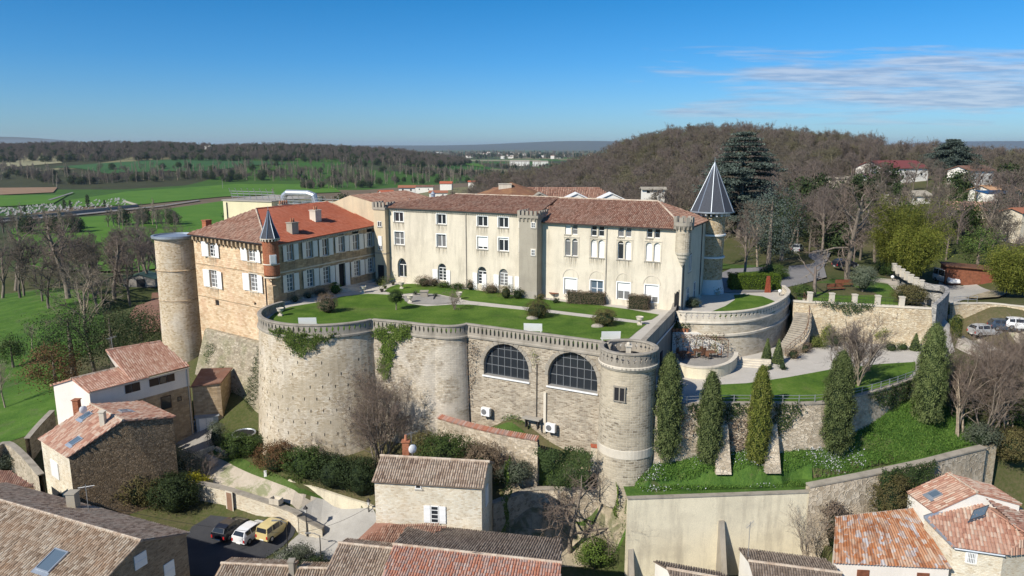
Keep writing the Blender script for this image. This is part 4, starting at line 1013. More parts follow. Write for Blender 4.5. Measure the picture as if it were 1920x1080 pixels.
ridge_tiles(mp(u_d,-deep/2,zeR+hr_+.05),mp(LM-5.2,-deep/2,zeR+hr_+.05),main);ridge_tiles(mp(LM-5.2,-deep/2,zeR+hr_+.03),mp(LM+.3,ov,zeR+.05),main)
ridge_tiles(mp(7.5,-deep/2,zl+1.8),mp(u_d,-deep/2,zl+1.8),main)
vt=MB();q=mp(4.3,-5.4,zl+.9);vt.box(q,(.9,.9,.5));vt.lathe((q.x,q.y,q.z),[(.34,.2),(.3,.8),(.42,.85),(.1,1.25),(0,1.3)],10);vt.build('roof_vent',M['zinc'],main)
def merlons(mb,W,u0,u1,v,o0,o1,n,w=.62,h=.55,th=.22):
 st=(u1-u0)/n
 for k in range(n):
  u=u0+st*k;W.box(mb,u,u+st*w,v,v+h,o1-th,o1)
tz=WM.hit(1000,401)[1]
u0,u1=WM.hit(982,480)[0],WM.hit(1019.5,480)[0];po=1.7
u1=u0+(u1-u0)*.93;u0+=.12;u1_=u1
tur=MB();WM.box(tur,u0,u1,.8,tz-.4,-.3,po);tur.build('stair_turret',M['turretgrey'],main)
t2=MB();WM.box(t2,u0-.05,u1+.05,-.3,.95,-.3,po+.06);WM.box(t2,u0-.05,u1+.05,.95,1.0,-.3,po+.03);t2 .build('turret_plinth',M['plinth'],main)
t2=MB();WM.box(t2,u0-.18,u1+.18,tz-.42,tz-.05,-.9,po+.18)
for k in range(5):
 uu=u0-.18+(u1-u0+.36)*(k+.05)/5;WM.box(t2,uu,uu+(u1-u0)/5*.7,tz-.05,tz+.55,po-.08,po+.2)
for k in range(4):
 oo=po-.45-k*.72
 WM.box(t2,u1-.04,u1+.2,tz-.05,tz+.55,oo-.45,oo);WM.box(t2,u0-.2,u0+.04,tz-.05,tz+.55,oo-.45,oo)
for k in range(5):
 uu=u0-.1+(u1-u0+.2)*(k+.2)/5;WM.box(t2,uu,uu+.16,tz-.85,tz-.42,po,po+.16)
t2 .build('battlements',M['concrete'],main)
WT2=Wall(WM.pt(0,0,po+.0),WM.pt(LM,0,po+.0))
for(x0,x1,y0,y1)in((996.5,1004,417,427),(996.5,1003.5,468,479)):
 a,b,c,d=WT2 .rect(x0,x1,y0,y1);window(WT2,main,a,b,c,d,depth=-.03,bars=(1,1),fr=.06,surround=M['frame_stone'])
ez=WM.hit(1278,405)[1];ec=Vector((mR.x,mR.y))+Vector(WM.n)*.15
e=MB();e.lathe((ec.x,ec.y,0),[(.0,5.5),(.25,5.9),(.3,6.1),(.45,6.3),(.5,6.55),(.66,6.75),(.7,7.0),(.86,7.2),(.92,7.45)],20);e.build('echauguette_corbel',M['lightstone'],main)
e=MB();e.lathe((ec.x,ec.y,0),[(.92,7.45),(.92,10.25)],20);e.build('echauguette',M['towerstone'],main)
e=MB();e.lathe((ec.x,ec.y,0),[(.92,10.2),(1.0,10.35),(1.22,10.7),(1.22,11.15),(0,11.15)],20)
for k in range(9):
 a=2*math.pi*k/9;e.box((ec.x+1.12*math.cos(a),ec.y+1.12*math.sin(a),11.45),(.2,.45,.6),a)
for k in range(14):
 a=2*math.pi*k/14;e.box((ec.x+1.08*math.cos(a),ec.y+1.08*math.sin(a),10.45),(.3,.16,.4),a)
e.build('echauguette_battlements',M['concrete'],main)
WE=Wall(mR,Cc)
for(u,v,w_,h_)in((3.1,4.4,.55,2.4),(3.9,4.4,.55,2.4)):window(WE,main,u,u+w_,v,v+h_,depth=-.02,bars=(0,0),arch=.27)
window(WE,main,2.6,3.8,.9,2.4,depth=-.02,bars=(1,1));window(WE,main,6.4,7.4,.3,2.6,depth=-.02,bars=(0,1),name='door',sill=False)
g=MB();WE.box(g,0,deep,zeR-.1,zeR+.02,.32,.44)
for u in(.5,9.8):WE.box(g,u,u+.09,0,zeR,.03,.12)
g.build('gutter',M['iron'],main)
# ================================================================ CONICAL TOWER
kt=thing('conical_tower','slender round rubble tower with tall slate cone roof and white rings behind the cream wing','tower')
KC=Vector((27.6,99.4));KR=1.78
kz=lambda py:PY(1330,py,KC.y-KR)[2]
mb=MB();mb.lathe((KC.x,KC.y,0),[(KR,1.6),(KR,kz(405)-.1)],32);mb.build('shaft',M['brownrubble'],kt)
mb=MB();mb.lathe((KC.x,KC.y,0),[(KR+.42,-.3),(KR+.3,.6),(KR+.1,1.5),(KR+.0,2.0)],32);mb.build('base',M['whitebase'],kt)
mb=MB()
for py in(442,484):z=kz(py);mb.lathe((KC.x,KC.y,0),[(KR,z-.14),(KR+.22,z-.1),(KR+.22,z+.1),(KR,z+.14)],32)
mb.build('ring',M['white'],kt)
zt=kz(404)
mb=MB()
for k in range(20):
 a=2*math.pi*k/20;mb.box((KC.x+(KR+.25)*math.cos(a),KC.y+(KR+.25)*math.sin(a),zt+.1),(.7,.22,.5),a)
mb.lathe((KC.x,KC.y,0),[(KR-.1,zt+.35),(KR+.62,zt+.35),(KR+.62,zt+.5),(KR-.1,zt+.5)],40);mb.build('corbels',M['whitebase'],kt)
z0=zt+.5;z1=PY(1326,305,KC.y)[2];rc=KR+1.15;ns=10;mb=MB();rb=MB()
mb.lathe((KC.x,KC.y,0),[(rc,z0-.06),(rc,z0),(0.02,z1)],ns);mb.lathe((KC.x,KC.y,0),[(0,z0-.05),(rc,z0-.06)],ns)
cone=mb.build('cone_roof',M['slate'],kt)
for k in range(ns):
 a=2*math.pi*k/ns;p0=Vector((KC.x+rc*math.cos(a),KC.y+rc*math.sin(a),z0));p1=Vector((KC.x,KC.y,z1+.05));rb.tube([p0,p1],[.06,.05],5)
rb.lathe((KC.x,KC.y,z1),[(.08,-.6),(.14,-.3),(.04,.1),(.02,.7),(0,.75)],8);rb.build('zinc_ribs',M['zinc'],cone)
mb=MB();mb.lathe((KC.x,KC.y,0),[(rc-.02,z0-.16),(rc+.08,z0-.16),(rc+.08,z0+.02)],40);mb.build('gutter',M['zinc'],kt)
st_=thing('entrance_steps','short flight of stone steps beside the base of the conical tower','steps',(24.6,95.2,0),math.atan2(WM.d.y,WM.d.x)+.9)
mb=MB()
for k in range(4):mb.box((0,.35*k,.085+.17*k),(2.2,.36,.17))if k==3 else mb.box((0,.35*k,(.17*(k+1))/2),(2.2,.345,.17*(k+1)))
mb.build('steps',M['lightstone'],st_)
# ================================================================ MANOR WING (sandstone)
man=thing('manor_wing','sandstone castle wing with white shutters under a half brown, half orange-red hipped roof','castle wing')
N0=PY(508,455,90);N0=Vector((-30.55,90.0));N1=Vector((-20.5,109.0));N2=Vector((-44.5,100.0));zc,zr,zlft=7.85,8.5,8.15
WR=Wall(N0,N1);WL=Wall(N2,N0)
def topR(u):return zc+(zr-zc)*u/WR.L
def topL(u):return zlft+(zc-zlft)*u/WL.L
hr2=[];shut=[]
upR=[(537.5,550,458,488.5),(573.7,586,452.5,483),(604.3,615.7,447.5,479.5),(634.5,645.7,443,472.5),(661.3,672.7,439.5,468.7),(688,697.6,436.5,462.5)]
loR=[(538,551,513.7,546),(575.7,588.6,505,538),(606.3,618.7,500,532),(664,675,488.7,517.5),(690,700,483.7,511)]
mb=MB();hs=[]
for a in upR:hs.append(WR.rect(*a))
for a in loR:hs.append(WR.rect(*a))
door=list(WR.rect(635.5,647,494,535));door[2]=.12;hs.append(tuple(door))
panel(mb,WR,0,WR.L,-1.2,7.2,hs,.32,0,topR)
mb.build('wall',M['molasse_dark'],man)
for i,h in enumerate(hs):
 if i==11:window(WR,man,*h,bars=(0,0),mat=M['darkwood'],pane=M['dark'],sill=False,surround=M['frame_stone'],name='door')
 else:window(WR,man,*h,bars=(1,3 if i>5 else 1),pane=M['glass_blue']if i in(6,7)else M['glass_grey']if i!=2 else M['glass'],surround=M['frame_stone'],fr=.09,sill_mat=M['frame_stone'])
 w_=(h[1]-h[0])*.62
 shutter(WR,man,h[0]-w_-.05,h[0]-.05,h[2],h[3],ang=.12,side=-1);shutter(WR,man,h[1]+.05,h[1]+w_+.05,h[2],h[3],ang=.12)
mb=MB();WR.box(mb,0,WR.L,4.05,4.2,0,.07);WR.box(mb,0,WR.L,-1.2,.25,0,.1)
for u in np.arange(.2,WR.L,.35):WR.box(mb,u,u+.12,topR(u)-.35,topR(u)-.12,0,.3)
mb.build('string_courses',M['frame_stone'],man)
upL=[(391.5,403,453.7,481.5),(464,478.5,458,490),]
loL=[(394,407.5,507,539),(468.5,483,514,546)]
hs=[WL.rect(*a)for a in upL+loL];hs+=[WL.rect(404,411,562.5,573),WL.rect(476.5,480.5,567,572)]
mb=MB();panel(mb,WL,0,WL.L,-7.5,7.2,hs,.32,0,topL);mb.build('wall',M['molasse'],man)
for i,h in enumerate(hs):
 if i<4:
  window(WL,man,*h,bars=(1,3),pane=M['glass_grey']if i!=0 else M['glass'],surround=M['frame_stone'],fr=.1,sill_mat=M['frame_stone'])
  w_=(h[1]-h[0])*.72
  shutter(WL,man,h[0]-w_-.05,h[0]-.05,h[2],h[3],M['white'],ang=.35 if i==0 else .1,side=-1);shutter(WL,man,h[1]+.05,h[1]+w_+.05,h[2],h[3],M['white'],ang=.1)
 else:
  g=MB();WL.quad(g,h[0],h[1],h[2],h[3],-.2);g.build('small_opening',M['dark'],man)
mb=MB()
for v in(4.0,-.6):WL.box(mb,0,WL.L,v,v+.1,0,.06)
mb.build('string_courses',M['molasse_dark'],man)
mb=MB()
for u in np.arange(.5,WL.L-.2,.92):WL.box(mb,u,u+.34,topL(u)-.72,topL(u)-.12,0,.55);WL.box(mb,u+.05,u+.29,topL(u)-1.0,topL(u)-.7,0,.28)
mb.build('eave_corbels',M['molasse_dark'],man)
mb=MB();u=WL.hit(498,520)[0];WL.box(mb,u-.05,u+.05,-1.2,7.4,.03,.13);WL.box(mb,-.3,WL.L+.2,topL(5)-.06,topL(5)+.06,.62,.74);mb.build('gutter',M['iron'],man)
N3=N1+(N2-N0);mb=MB()
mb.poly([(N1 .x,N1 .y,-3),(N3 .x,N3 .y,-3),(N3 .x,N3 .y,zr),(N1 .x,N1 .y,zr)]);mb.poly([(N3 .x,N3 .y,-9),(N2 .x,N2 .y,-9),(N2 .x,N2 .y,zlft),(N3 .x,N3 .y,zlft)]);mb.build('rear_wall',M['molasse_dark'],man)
dR=Vector((*WR.d,0));nR=Vector((*WR.n,0));nL=Vector((*WL.n,0));dL=Vector((*WL.d,0))
def v3(p,z):return Vector((p[0],p[1],z))
eC=v3(N0,zc)+nR*.35+nL*.6;eR=v3(N1,zr)+nR*.35;eL=v3(N2,zlft)+nL*.6-dL*.5
RP=Vector((-35.6,100.3,11.6));RE=Vector((-28.6,112.4,11.6))
tile_roof([eL,eC,RP],M['tile_brown'],man,tw=.26,tl=.4,name='roof')
tile_roof([eC,eR,RE,RP],M['tile_red'],man,tw=.3,tl=.42,amp=.018,lift=.02,name='roof')
back=MB();b1=v3(N3,zr);b2=v3(N2,zlft)-dL*.5;back.poly([eL,RP,RE,b1,b2],None,0,.4);back.build('rear_roof',M['tile_brown'],man)
ridge_tiles(RP,RE,man,M['tile_red'],.14);ridge_tiles(RP,eC,man,M['ridge'],.12)
def chimney(parent,base,size,h,mat,pots=2,rz=0.0,potmat=None):
 c=MB();c.box((base[0],base[1],base[2]+h/2),(size[0],size[1],h),rz);c.box((base[0],base[1],base[2]+h+.05),(size[0]+.16,size[1]+.16,.1),rz)
 ch=c.build('chimney',mat,parent);p=MB()
 for k in range(pots):
  o=(k-(pots-1)/2)*.45;x=base[0]+o*math.cos(rz);y=base[1]+o*math.sin(rz);p.lathe((x,y,base[2]+h+.1),[(.12,0),(.15,.05),(.1,.5),(.13,.52),(0,.53)],10)
 if pots:p.build('chimney_pots',potmat or M['terracotta'],ch)
 return ch
aR=math.atan2(WR.d.y,WR.d.x)
def on_roof(px,py,a,b,c):
 """sight line meets the plane of three roof points"""
 n=(b-a).cross(c-a);r,y,w_=_ray(px,py);d=Vector((r,y,w_));o=Vector((0,0,CZ));t=(a-o).dot(n)/d.dot(n);return o+d*t
q=on_roof(549,436,eC,eR,RP);chimney(man,(q.x,q.y,q.z-.6),(1.2,1.0),1.9,M['turretgrey'],2,aR)
q=on_roof(592,413,eC,eR,RP);chimney(man,(q.x,q.y,q.z-.6),(1.2,1.1),2.0,M['lightstone'],2,aR)
q=RP+(RE-RP)*.45;chimney(man,(q.x-1.2,q.y+.6,q.z-.8),(1.3,.7),.9,M['turretgrey'],4,aR)
q=eL+(RP-eL)*.3;chimney(man,(q.x-1.0,q.y+2.2,q.z-.6),(1.0,.8),1.2,M['brick'],0,aR)
tc_=Vector((N0 .x+.15,N0 .y-.1));rT=.98;zz=lambda py:PY(516,py,89)[2]
mb=MB();mb.lathe((tc_.x,tc_.y,0),[(.3,zz(522)-.3),(.55,zz(522)),(rT,zz(517)),(rT,zz(453))],24);tb=mb.build('corner_turret',M['brick'],man)
mb=MB();mb.lathe((tc_.x,tc_.y,0),[(rT,zz(497)-.07),(rT+.08,zz(497)),(rT,zz(497)+.1)],24);mb.lathe((tc_.x,tc_.y,0),[(rT-.05,zz(521)-.16),(rT+.06,zz(521)-.05),(rT+.02,zz(521)+.1)],24)
for k in range(18):a=k*math.pi/9;mb.box((tc_.x+(rT+.1)*math.cos(a),tc_.y+(rT+.1)*math.sin(a),zz(451)),(.25,.14,.25),a)
mb.lathe((tc_.x,tc_.y,0),[(rT,zz(449)),(rT+.25,zz(449)),(rT+.25,zz(449)+.1)],24);mb.build('turret_bands',M['frame_stone'],tb)
mb=MB();mb.lathe((tc_.x,tc_.y,0),[(rT+.25,zz(449)+.1),(.5,zz(420)),(.1,zz(397)),(0,zz(393))],8);cn=mb.build('turret_cone',M['slate'],tb)
mb=MB()
for k in range(8):
 a=2*math.pi*k/8;c,s_=math.cos(a),math.sin(a)
 mb.tube([(tc_.x+(rT+.27)*c,tc_.y+(rT+.27)*s_,zz(449)+.1),(tc_.x+.52*c,tc_.y+.52*s_,zz(420)),(tc_.x+.1*c,tc_.y+.1*s_,zz(397))],[.05,.045,.03],4)
mb.tube([(tc_.x,tc_.y,zz(400)),(tc_.x,tc_.y,zz(386))],[.05,.01],5);mb.build('turret_ribs',M['zinc'],cn)
aw=math.atan2(-89,30.5)+.22
WTn=Wall((tc_.x+rT*math.cos(aw)+.4*math.sin(aw),tc_.y+rT*math.sin(aw)-.4*math.cos(aw)),(tc_.x+rT*math.cos(aw)-.4*math.sin(aw),tc_.y+rT*math.sin(aw)+.4*math.cos(aw)))
mb=MB();WTn.box(mb,0,.8,zz(495),zz(478),-.15,.1);wf=mb.build('turret_window',M['white'],tb);mb=MB();WTn.box(mb,.1,.7,zz(493),zz(480),-.1,.12);mb.build('pane',M['shutter'],wf)
mb=MB();mb.box((N0 .x+.1,N0 .y-.0,-.5),(.9,.9,6.5),aR);mb.box((N0 .x+.1,N0 .y,-3),(1.1,1.1,6),aR);mb.build('corner_pier',M['molasse_dark'],man)
bt=thing('battered_footing','overgrown sloping stone footing below the sandstone wing beside the bastion','retaining wall')
q0,q1=WL.pt(0,0,.3),WL.pt(WL.L+.8,0,.3)
pa=[Vector((-43.2,98.6)),Vector((-36,93.2)),Vector((-30.2,88.8)),Vector((-28.6,86.5))]
mb=MB();sweep(mb,pa,[(-2,-5.0),(.0,-5.1),(.25,-5.4),(3.9,-16.5)],caps=True);mb.build('wall',M['batter'],bt)
def fbat(u,v):
 i=0;d=u
 L=[(pa[k+1]-pa[k]).length for k in range(3)]
 while i<2 and d>L[i]:d-=L[i];i+=1
 t=(pa[i+1]-pa[i]).normalized();n=Vector((t.y,-t.x));o=.25+3.65*(-5.4-v)/11.1;q=pa[i]+t*d+n*o;return(q.x,q.y,v),(n.x,n.y,.3)
for k,ol in enumerate(([(13.0,-5.4),(14.8,-5.4),(15,-15),(12.2,-15),(12.6,-9)],[(8.5,-12),(11,-11),(12.4,-15),(8.5,-15.5)],[(1.5,-6.6),(4,-7),(2.8,-9.6),(1.2,-8.5)],[(5.5,-9),(6.6,-9.2),(6.3,-11.5),(5.4,-11)])):
 ivy_patch('footing_ivy','',None,fbat,ol,90,.17,'f_ivy_dark',parent=bt,thick=.15)
rt=thing('round_tower','round buff stone tower with flat capped top at the left end of the castle','tower')
TC=Vector((-48.1,102.2));tr=2.68
mb=MB();mb.lathe((TC.x,TC.y,0),[(tr+.35,-13),(tr+.22,-7.5),(tr+.12,-2),(tr,7.3)],40);mb.build('shaft',M['towerround'],rt)
mb=MB()
for z in(2.9,-1.4,-6.0):mb.lathe((TC.x,TC.y,0),[(tr,z-.06),(tr+.2,z),(tr,z+.1)],40)
mb.build('string_course',M['molasse_dark'],rt)
mb=MB();mb.lathe((TC.x,TC.y,0),[(tr,7.2),(tr+.25,7.35),(tr+.4,7.45),(tr+.4,7.75),(tr+.1,7.78),(tr+.1,7.6),(0,7.62)],40);mb.build('flat_roof',M['zinc'],rt)
# ================================================================ LINK BLOCK, YELLOW ANNEX, REAR ROOFS
lk=thing('gabled_link_block','tan rendered link block with gable and crenellated corner turret between the two castle wings','building')
ga=PY(620,384,112.5);gb=PY(657,366,111.3);gc=PY(711,385,109.6)
gA=Vector((-28.6,113.0));gC=Vector((-19.6,108.3))
WG=Wall(gA,gC);L_=WG.L
zga=WG.hit(626,383)[1];ug,zg=WG.hit(657,366);zgc=WG.hit(706,384)[1]
mb=MB();mb.poly([WG.pt(0,0),WG.pt(L_,0),WG.pt(L_,zgc),WG.pt(ug,zg),WG.pt(-1,zga-.3),WG.pt(-1,0)]);mb.build('wall',M['tan'],lk)
dB=Vector((-WG.n.x,-WG.n.y,0));a_,b_,c_=Vector(WG.pt(-1,zga-.3)),Vector(WG.pt(ug,zg)),Vector(WG.pt(L_+.6,zgc))
tile_roof([c_+Vector((0,0,-.05)),c_+dB*14+Vector((0,0,-.05)),b_+dB*14,b_],M['tile_brown'],lk,tw=.26,tl=.4)
mb=MB();mb.poly([a_,b_,b_+dB*14,a_+dB*14],None,0,.5);mb.build('rear_roof',M['tile_brown'],lk)
WK=Wall(Vector((-20.3,108.2))+Vector(WM.n)*.8,Vector((-20.3,108.2))+Vector(WM.n)*.8+Vector(WM.d)*2.1)
zt2=WK.hit(718,389)[1]
mb=MB();WK.box(mb,0,2.1,-.2,zt2-.3,-3,0);mb.build('turret',M['tan'],lk)
mb=MB();WK.box(mb,-.12,2.25,zt2-.35,zt2,-3,.15)
for k in range(4):WK.box(mb,-.12+k*.62,.22+k*.62,zt2,zt2+.75,-.1,.16)
for k in range(3):WK.box(mb,2.0,2.26,zt2,zt2+.75,-1.0-k*.7,-.55-k*.7);WK.box(mb,-.13,.1,zt2,zt2+.75,-1.0-k*.7,-.55-k*.7)
WK.box(mb,-.05,2.15,4.3,4.5,-3,.08);mb.build('battlements',M['concrete'],lk)
for v0,v1,closed in((4.9,7.0,.7),(8.4,9.2,0)):window(WK,lk,.75,1.45,v0,v1,depth=-.02,bars=(1,0),closed=closed,fr=.06)
mb=MB();WK.box(mb,.5,1.6,.1,2.6,-.05,.03);mb.build('archway',M['dark'],lk)
an=thing('yellow_annex','flat-roofed pale yellow annex with a barred steel roof rack behind the orange roof','building')
zt3=PY(420,376,128)[2];A0=PY(418,378,128);A1=PY(509,378,124)
WY=Wall(A0[:2],A1[:2]);yl=WY.L
mb=MB();WY.box(mb,0,yl,-12,zt3,-14,0);mb.build('wall',M['yellowwall'],an)
mb=MB();WY.box(mb,-.15,yl+.15,zt3,zt3+.18,-14.1,.15);mb.build('roof_edge',M['grey_frame'],an)
mb=MB();WY.box(mb,yl+.0,yl+34,-3,zt3-.9,-14,-1.2);WY.box(mb,yl,yl+34,zt3-.9,zt3-.75,-14,-1.0);mb.build('rear_block',M['yellowwall'],an)
mb=MB();WY.box(mb,.8,.95,zt3-8,zt3-.3,.02,.14);mb.build('drainpipe',M['iron'],an)
rk=thing('steel_roof_rack','long curved steel rail fence along the edge of the flat yellow annex','roof railing')
mb=MB()
for k in range(30):
 u=.8+k*1.35;b_z=zt3+.18 if u<yl else zt3-.75
 mb.tube([WY.pt(u,b_z,-1.6),WY.pt(u,b_z+1.2,-1.3),WY.pt(u+.1,b_z+2.0,-.7)],.06,4)
for hh,oo in((.5,-1.48),(1.0,-1.35),(1.45,-1.1)):mb.tube([WY.pt(.6,zt3+.18+hh,oo),WY.pt(yl-.2,zt3+.18+hh,oo)],.05,4);mb.tube([WY.pt(yl+.4,zt3-.75+hh,oo),WY.pt(yl+33,zt3-.75+hh,oo)],.05,4)
mb.build('rails',M['steel'],rk)
for i_,(uu,ln,z_,lb)in enumerate(((yl-1,9.5,1.2,'fat shiny bent steel duct arching over the flat roof'),(yl+11,8,.6,'straight low steel duct lying farther right on the flat roof'),(yl+24,6,.6,'short steel duct beside the square roof chimney'))):
 dc=thing('ventilation_duct',lb,'duct',WY.pt(uu,zt3-.7,-4),math.atan2(WY.d.y,WY.d.x),'ducts on the flat roof')
 pts=[(0,0,z_*.3),(.5,0,z_+.4),(1.2,0,z_+.9),(ln*.6,0,z_+.9),(ln*.72,0,z_+.6),(ln*.75,0,.0)]if i_==0 else[(0,0,z_),(ln,0,z_)]
 mb=MB();mb.tube(pts,.55,10);mb.build('duct',M['zinc'],dc)
 mb=MB()
 for k in range(5):mb.box((ln*(k+.5)/5,0,.3),(.12,1.3,.6))
 mb.build('brackets',M['steel'],dc)
rcb=thing('roof_plant_box','square tan rooftop chimney box beside the ducts','chimney',WY.pt(yl+20.5,zt3-.8,-3));mb=MB();mb.box((0,0,.9),(2.6,2,1.8));mb.box((0,0,1.9),(3.1,2.5,.2));mb.build('box',M['turretgrey'],rcb)
rw=thing('rear_wing','rear castle roof with three small white pediments showing above the cream wing','building')
Yb=128
pA,pB,pC,pD=PY(905,374,Yb-6),PY(1180,374,Yb-6),PY(1120,351,Yb+2),PY(1000,351,Yb+2)
ez2=pA.z
pA=Vector((PY(880,376,120).x,120,9.9));pB=Vector((PY(1180,372,120).x,120,9.9));zr3=PY(1000,351,127)[2]
pC=Vector((PY(1122,350,127).x,127,zr3));pD=Vector((PY(925,353,127).x,127,zr3));
tile_roof([pA,pB,pC,pD],M['tile_brown'],rw,tw=.3,tl=.5)
mb=MB();mb.poly([pB,Vector((pB.x,134,9.9)),pC],None,0,.4);mb.poly([pC,Vector((pB.x,134,9.9)),Vector((pA.x,134,9.9)),pD],None,0,.5);mb.poly([pD,Vector((pA.x,134,9.9)),pA],None,0,.6);mb.build('rear_roof',M['tile_brown'],rw)
mb=MB();mb.box(((pA.x+pB.x)/2,127,4),(pB.x-pA.x-.6,13,11.6));mb.build('wall',M['cream'],rw)
pE=PY(972,346,125);mb=MB();mb.lathe((pE.x-1.2,126,zr3-.6),[(6.5,-.6),(0,1.5)],8);mb.build('hipped_roof',M['tile_rust'],rw)
for px,mt in((1012,'turretgrey'),(1081,'whitewall'),(1146,'whitewall')):
 c=PY(px,371,121);mb=MB();w_=1.9;hz_=c.z-.3
 mb.hexa([(c.x-w_,120.2,hz_),(c.x+w_,120.2,hz_),(c.x+w_,123.5,hz_),(c.x-w_,123.5,hz_),(c.x-.05,120.2,hz_+.95),(c.x+.05,120.2,hz_+.95),(c.x+.05,123.5,hz_+.95),(c.x-.05,123.5,hz_+.95)])
 pd=mb.build('pediment',M[mt],rw)
 mb=MB();mb.hexa([(c.x-w_-.3,120,hz_+.02),(c.x+.0,120,hz_+1.02),(c.x,123.6,hz_+1.02),(c.x-w_-.3,123.6,hz_+.02),(c.x-w_-.3,120,hz_+.16),(c.x,120,hz_+1.18),(c.x,123.6,hz_+1.18),(c.x-w_-.3,123.6,hz_+.16)])
 mb.hexa([(c.x,120,hz_+1.02),(c.x+w_+.3,120,hz_+.02),(c.x+w_+.3,123.6,hz_+.02),(c.x,123.6,hz_+1.02),(c.x,120,hz_+1.18),(c.x+w_+.3,120,hz_+.16),(c.x+w_+.3,123.6,hz_+.16),(c.x,123.6,hz_+1.18)]);mb.build('pediment_coping',M['white']if mt!='turretgrey' else M['turretgrey'],pd)
q=PY(947,352,124);chimney(rw,(q.x,q.y,q.z-1),(2.2,1),1.6,M['lightstone'],0)
# ================================================================ RIGHT-HAND GARDENS (round terrace, stair, lower garden, park)
upper=smooth_path([P(1262,585,0),P(1272,599,0),P(1300,601,0),P(1350,602,0),P(1400,598.5,0),P(1440,589.5,0),P(1467,576,0),P(1480,561,0),P(1470,549,0)],6)
upper=[Vector(p[:2])for p in upper[6:]]
flat('upper_court',[side2,mR]+[Cc]+[Vector((26,108)),P(1470,545,0)]+list(reversed(upper)),.0,M['pavement'])
rtw=thing('round_terrace_wall','curved pale retaining wall with cross-pierced parapet below the conical tower','retaining wall')
mb=MB();battered(mb,upper,-.3,-5.6,.03,n=2);mb.build('wall',M['slopewall']if False else masonry('cream coursed terrace wall',[(.48,.40,.28),(.66,.58,.45),(.74,.67,.54)],(.62,.55,.43),.5,.2,.014,(.45,.39,.3),.4,.15),rtw)
mb=MB();sweep(mb,upper,[(.06,-1.9),(.22,-1.85),(.22,-1.6),(.06,-1.55)]);mb.build('roll_moulding',M['lightstone'],rtw)
parapet(rtw,upper,0,'cross',.66,1.1,M['lightstone'])
flat('round_lawn',[P(x,y,0)for x,y in((1335,584),(1360,574),(1378,562),(1376,553),(1395,552),(1430,556),(1455,566),(1466,574),(1452,586),(1420,594),(1380,597),(1350,598))],.03,M['lawn'])
flat('lower_garden',wpath+[Vector((pkB.x+4,pkB.y)),Vector((pkB.x,pkB.y+1)),Vector((pkA.x,pkA.y+2)),Vector((30,95)),Vector((18,84)),side1,side0],ZL,M['pavement'])
flat('lower_lawn',[P(x,y,ZL)for x,y in((1338,753),(1339,722),(1400,719),(1476,708),(1553,694),(1650,683),(1716,679),(1716,695),(1700,712),(1655,727),(1600,742),(1540,753),(1450,754))],ZL+.04,M['lawn'])
lw=thing('lower_garden_wall','pale rubble retaining wall behind the row of tall cypresses, railing along its top','retaining wall')
mb=MB();sweep(mb,wpath,[(-.4,ZL+.02),(0,ZL+.02),(.0,ZL-.2),(.35,-12.8)],caps=False);mb.build('wall',M['slopewall'],lw)
mb=MB();sweep(mb,wpath,[(-.4,ZL+.02),(-.4,ZL+.16),(.08,ZL+.16),(.08,ZL-.02)]);mb.build('coping',M['concrete'],lw)
mb=MB();rp=resample(offset_path(wpath,-.15),1.6)
for p in rp:mb.box((p.x,p.y,ZL+.5),(.07,.07,.8))
for hgt in(.55,.85):mb.tube([(p.x,p.y,ZL+hgt)for p in rp],.025,4)
mb.build('railing',M['steel'],lw)
for(px,yt,yb,lb)in((1357,800,870,'left leaning stone buttress'),(1450,800,868,'right leaning stone buttress')):
 b0=P(px,yb,-9.8);bb=MB();wy=b0 .y+3.2
 bb.hexa([(b0 .x-.75,b0 .y-.2,-10.8),(b0 .x+.75,b0 .y-.2,-10.8),(b0 .x+.75,wy,-10.8),(b0 .x-.75,wy,-10.8),(b0 .x-.6,b0 .y+1.3,-6.4),(b0 .x+.6,b0 .y+1.3,-6.4),(b0 .x+.6,wy,-6.1),(b0 .x-.6,wy,-6.1)])
 bo=bb.build('buttress',M['slopewall'],lw);bo['label']=lb+' of the pale garden wall'
WW=lambda u,v:wallat(wpath,u,v)
def wallat(path,u,v,zt=ZL,b=.04):
 i=0;d=u
 while i<len(path)-2 and d>(path[i+1]-path[i]).length:d-=(path[i+1]-path[i]).length;i+=1
 t=(path[i+1]-path[i]).normalized();q=path[i]+t*d;n=Vector((t.y,-t.x));q=q+n*b*(zt-v);return(q.x,q.y,v),(n.x,n.y,0)
def upath(path,px,z):
 best=None;acc=0;out=0
 for i in range(len(path)-1):
  q=path[i];X=960+F_PX*q.x/(q.y*math.cos(TH)-(z-CZ)*math.sin(TH))
  if best is None or abs(X-px)<best:best=abs(X-px);out=acc
  acc+=(path[i+1]-path[i]).length
 return out
for lb,ol in(('dark ivy mat hanging between the second and third cypress',[(1290,.1),(1395,.1),(1380,-1.2),(1340,-2.2),(1310,-1.6)]),('dark triangular ivy between the third and fourth cypress',[(1440,.1),(1500,.1),(1480,-1.5),(1465,-3.0),(1452,-2.6),(1440,-1.5)]),('broad triangular ivy on the wall left of the far right cypress',[(1625,.1),(1715,.1),(1700,-1.8),(1680,-2.7),(1655,-1.6)])):
 ivy_patch('wall_ivy',lb,'ivy',WW,[(upath(wpath,a,ZL),ZL+b)for a,b in ol],230,.17,'f_ivy_dark','ivy on the garden wall')
ivy_patch('dry_creeper','leafless brown creeper on the garden wall beside the left leaning buttress','creeper',WW,[(upath(wpath,a,ZL),ZL+b)for a,b in((1350,-1.5),(1410,-1.5),(1405,-4.5),(1360,-4.5))],120,.2,'f_vine')
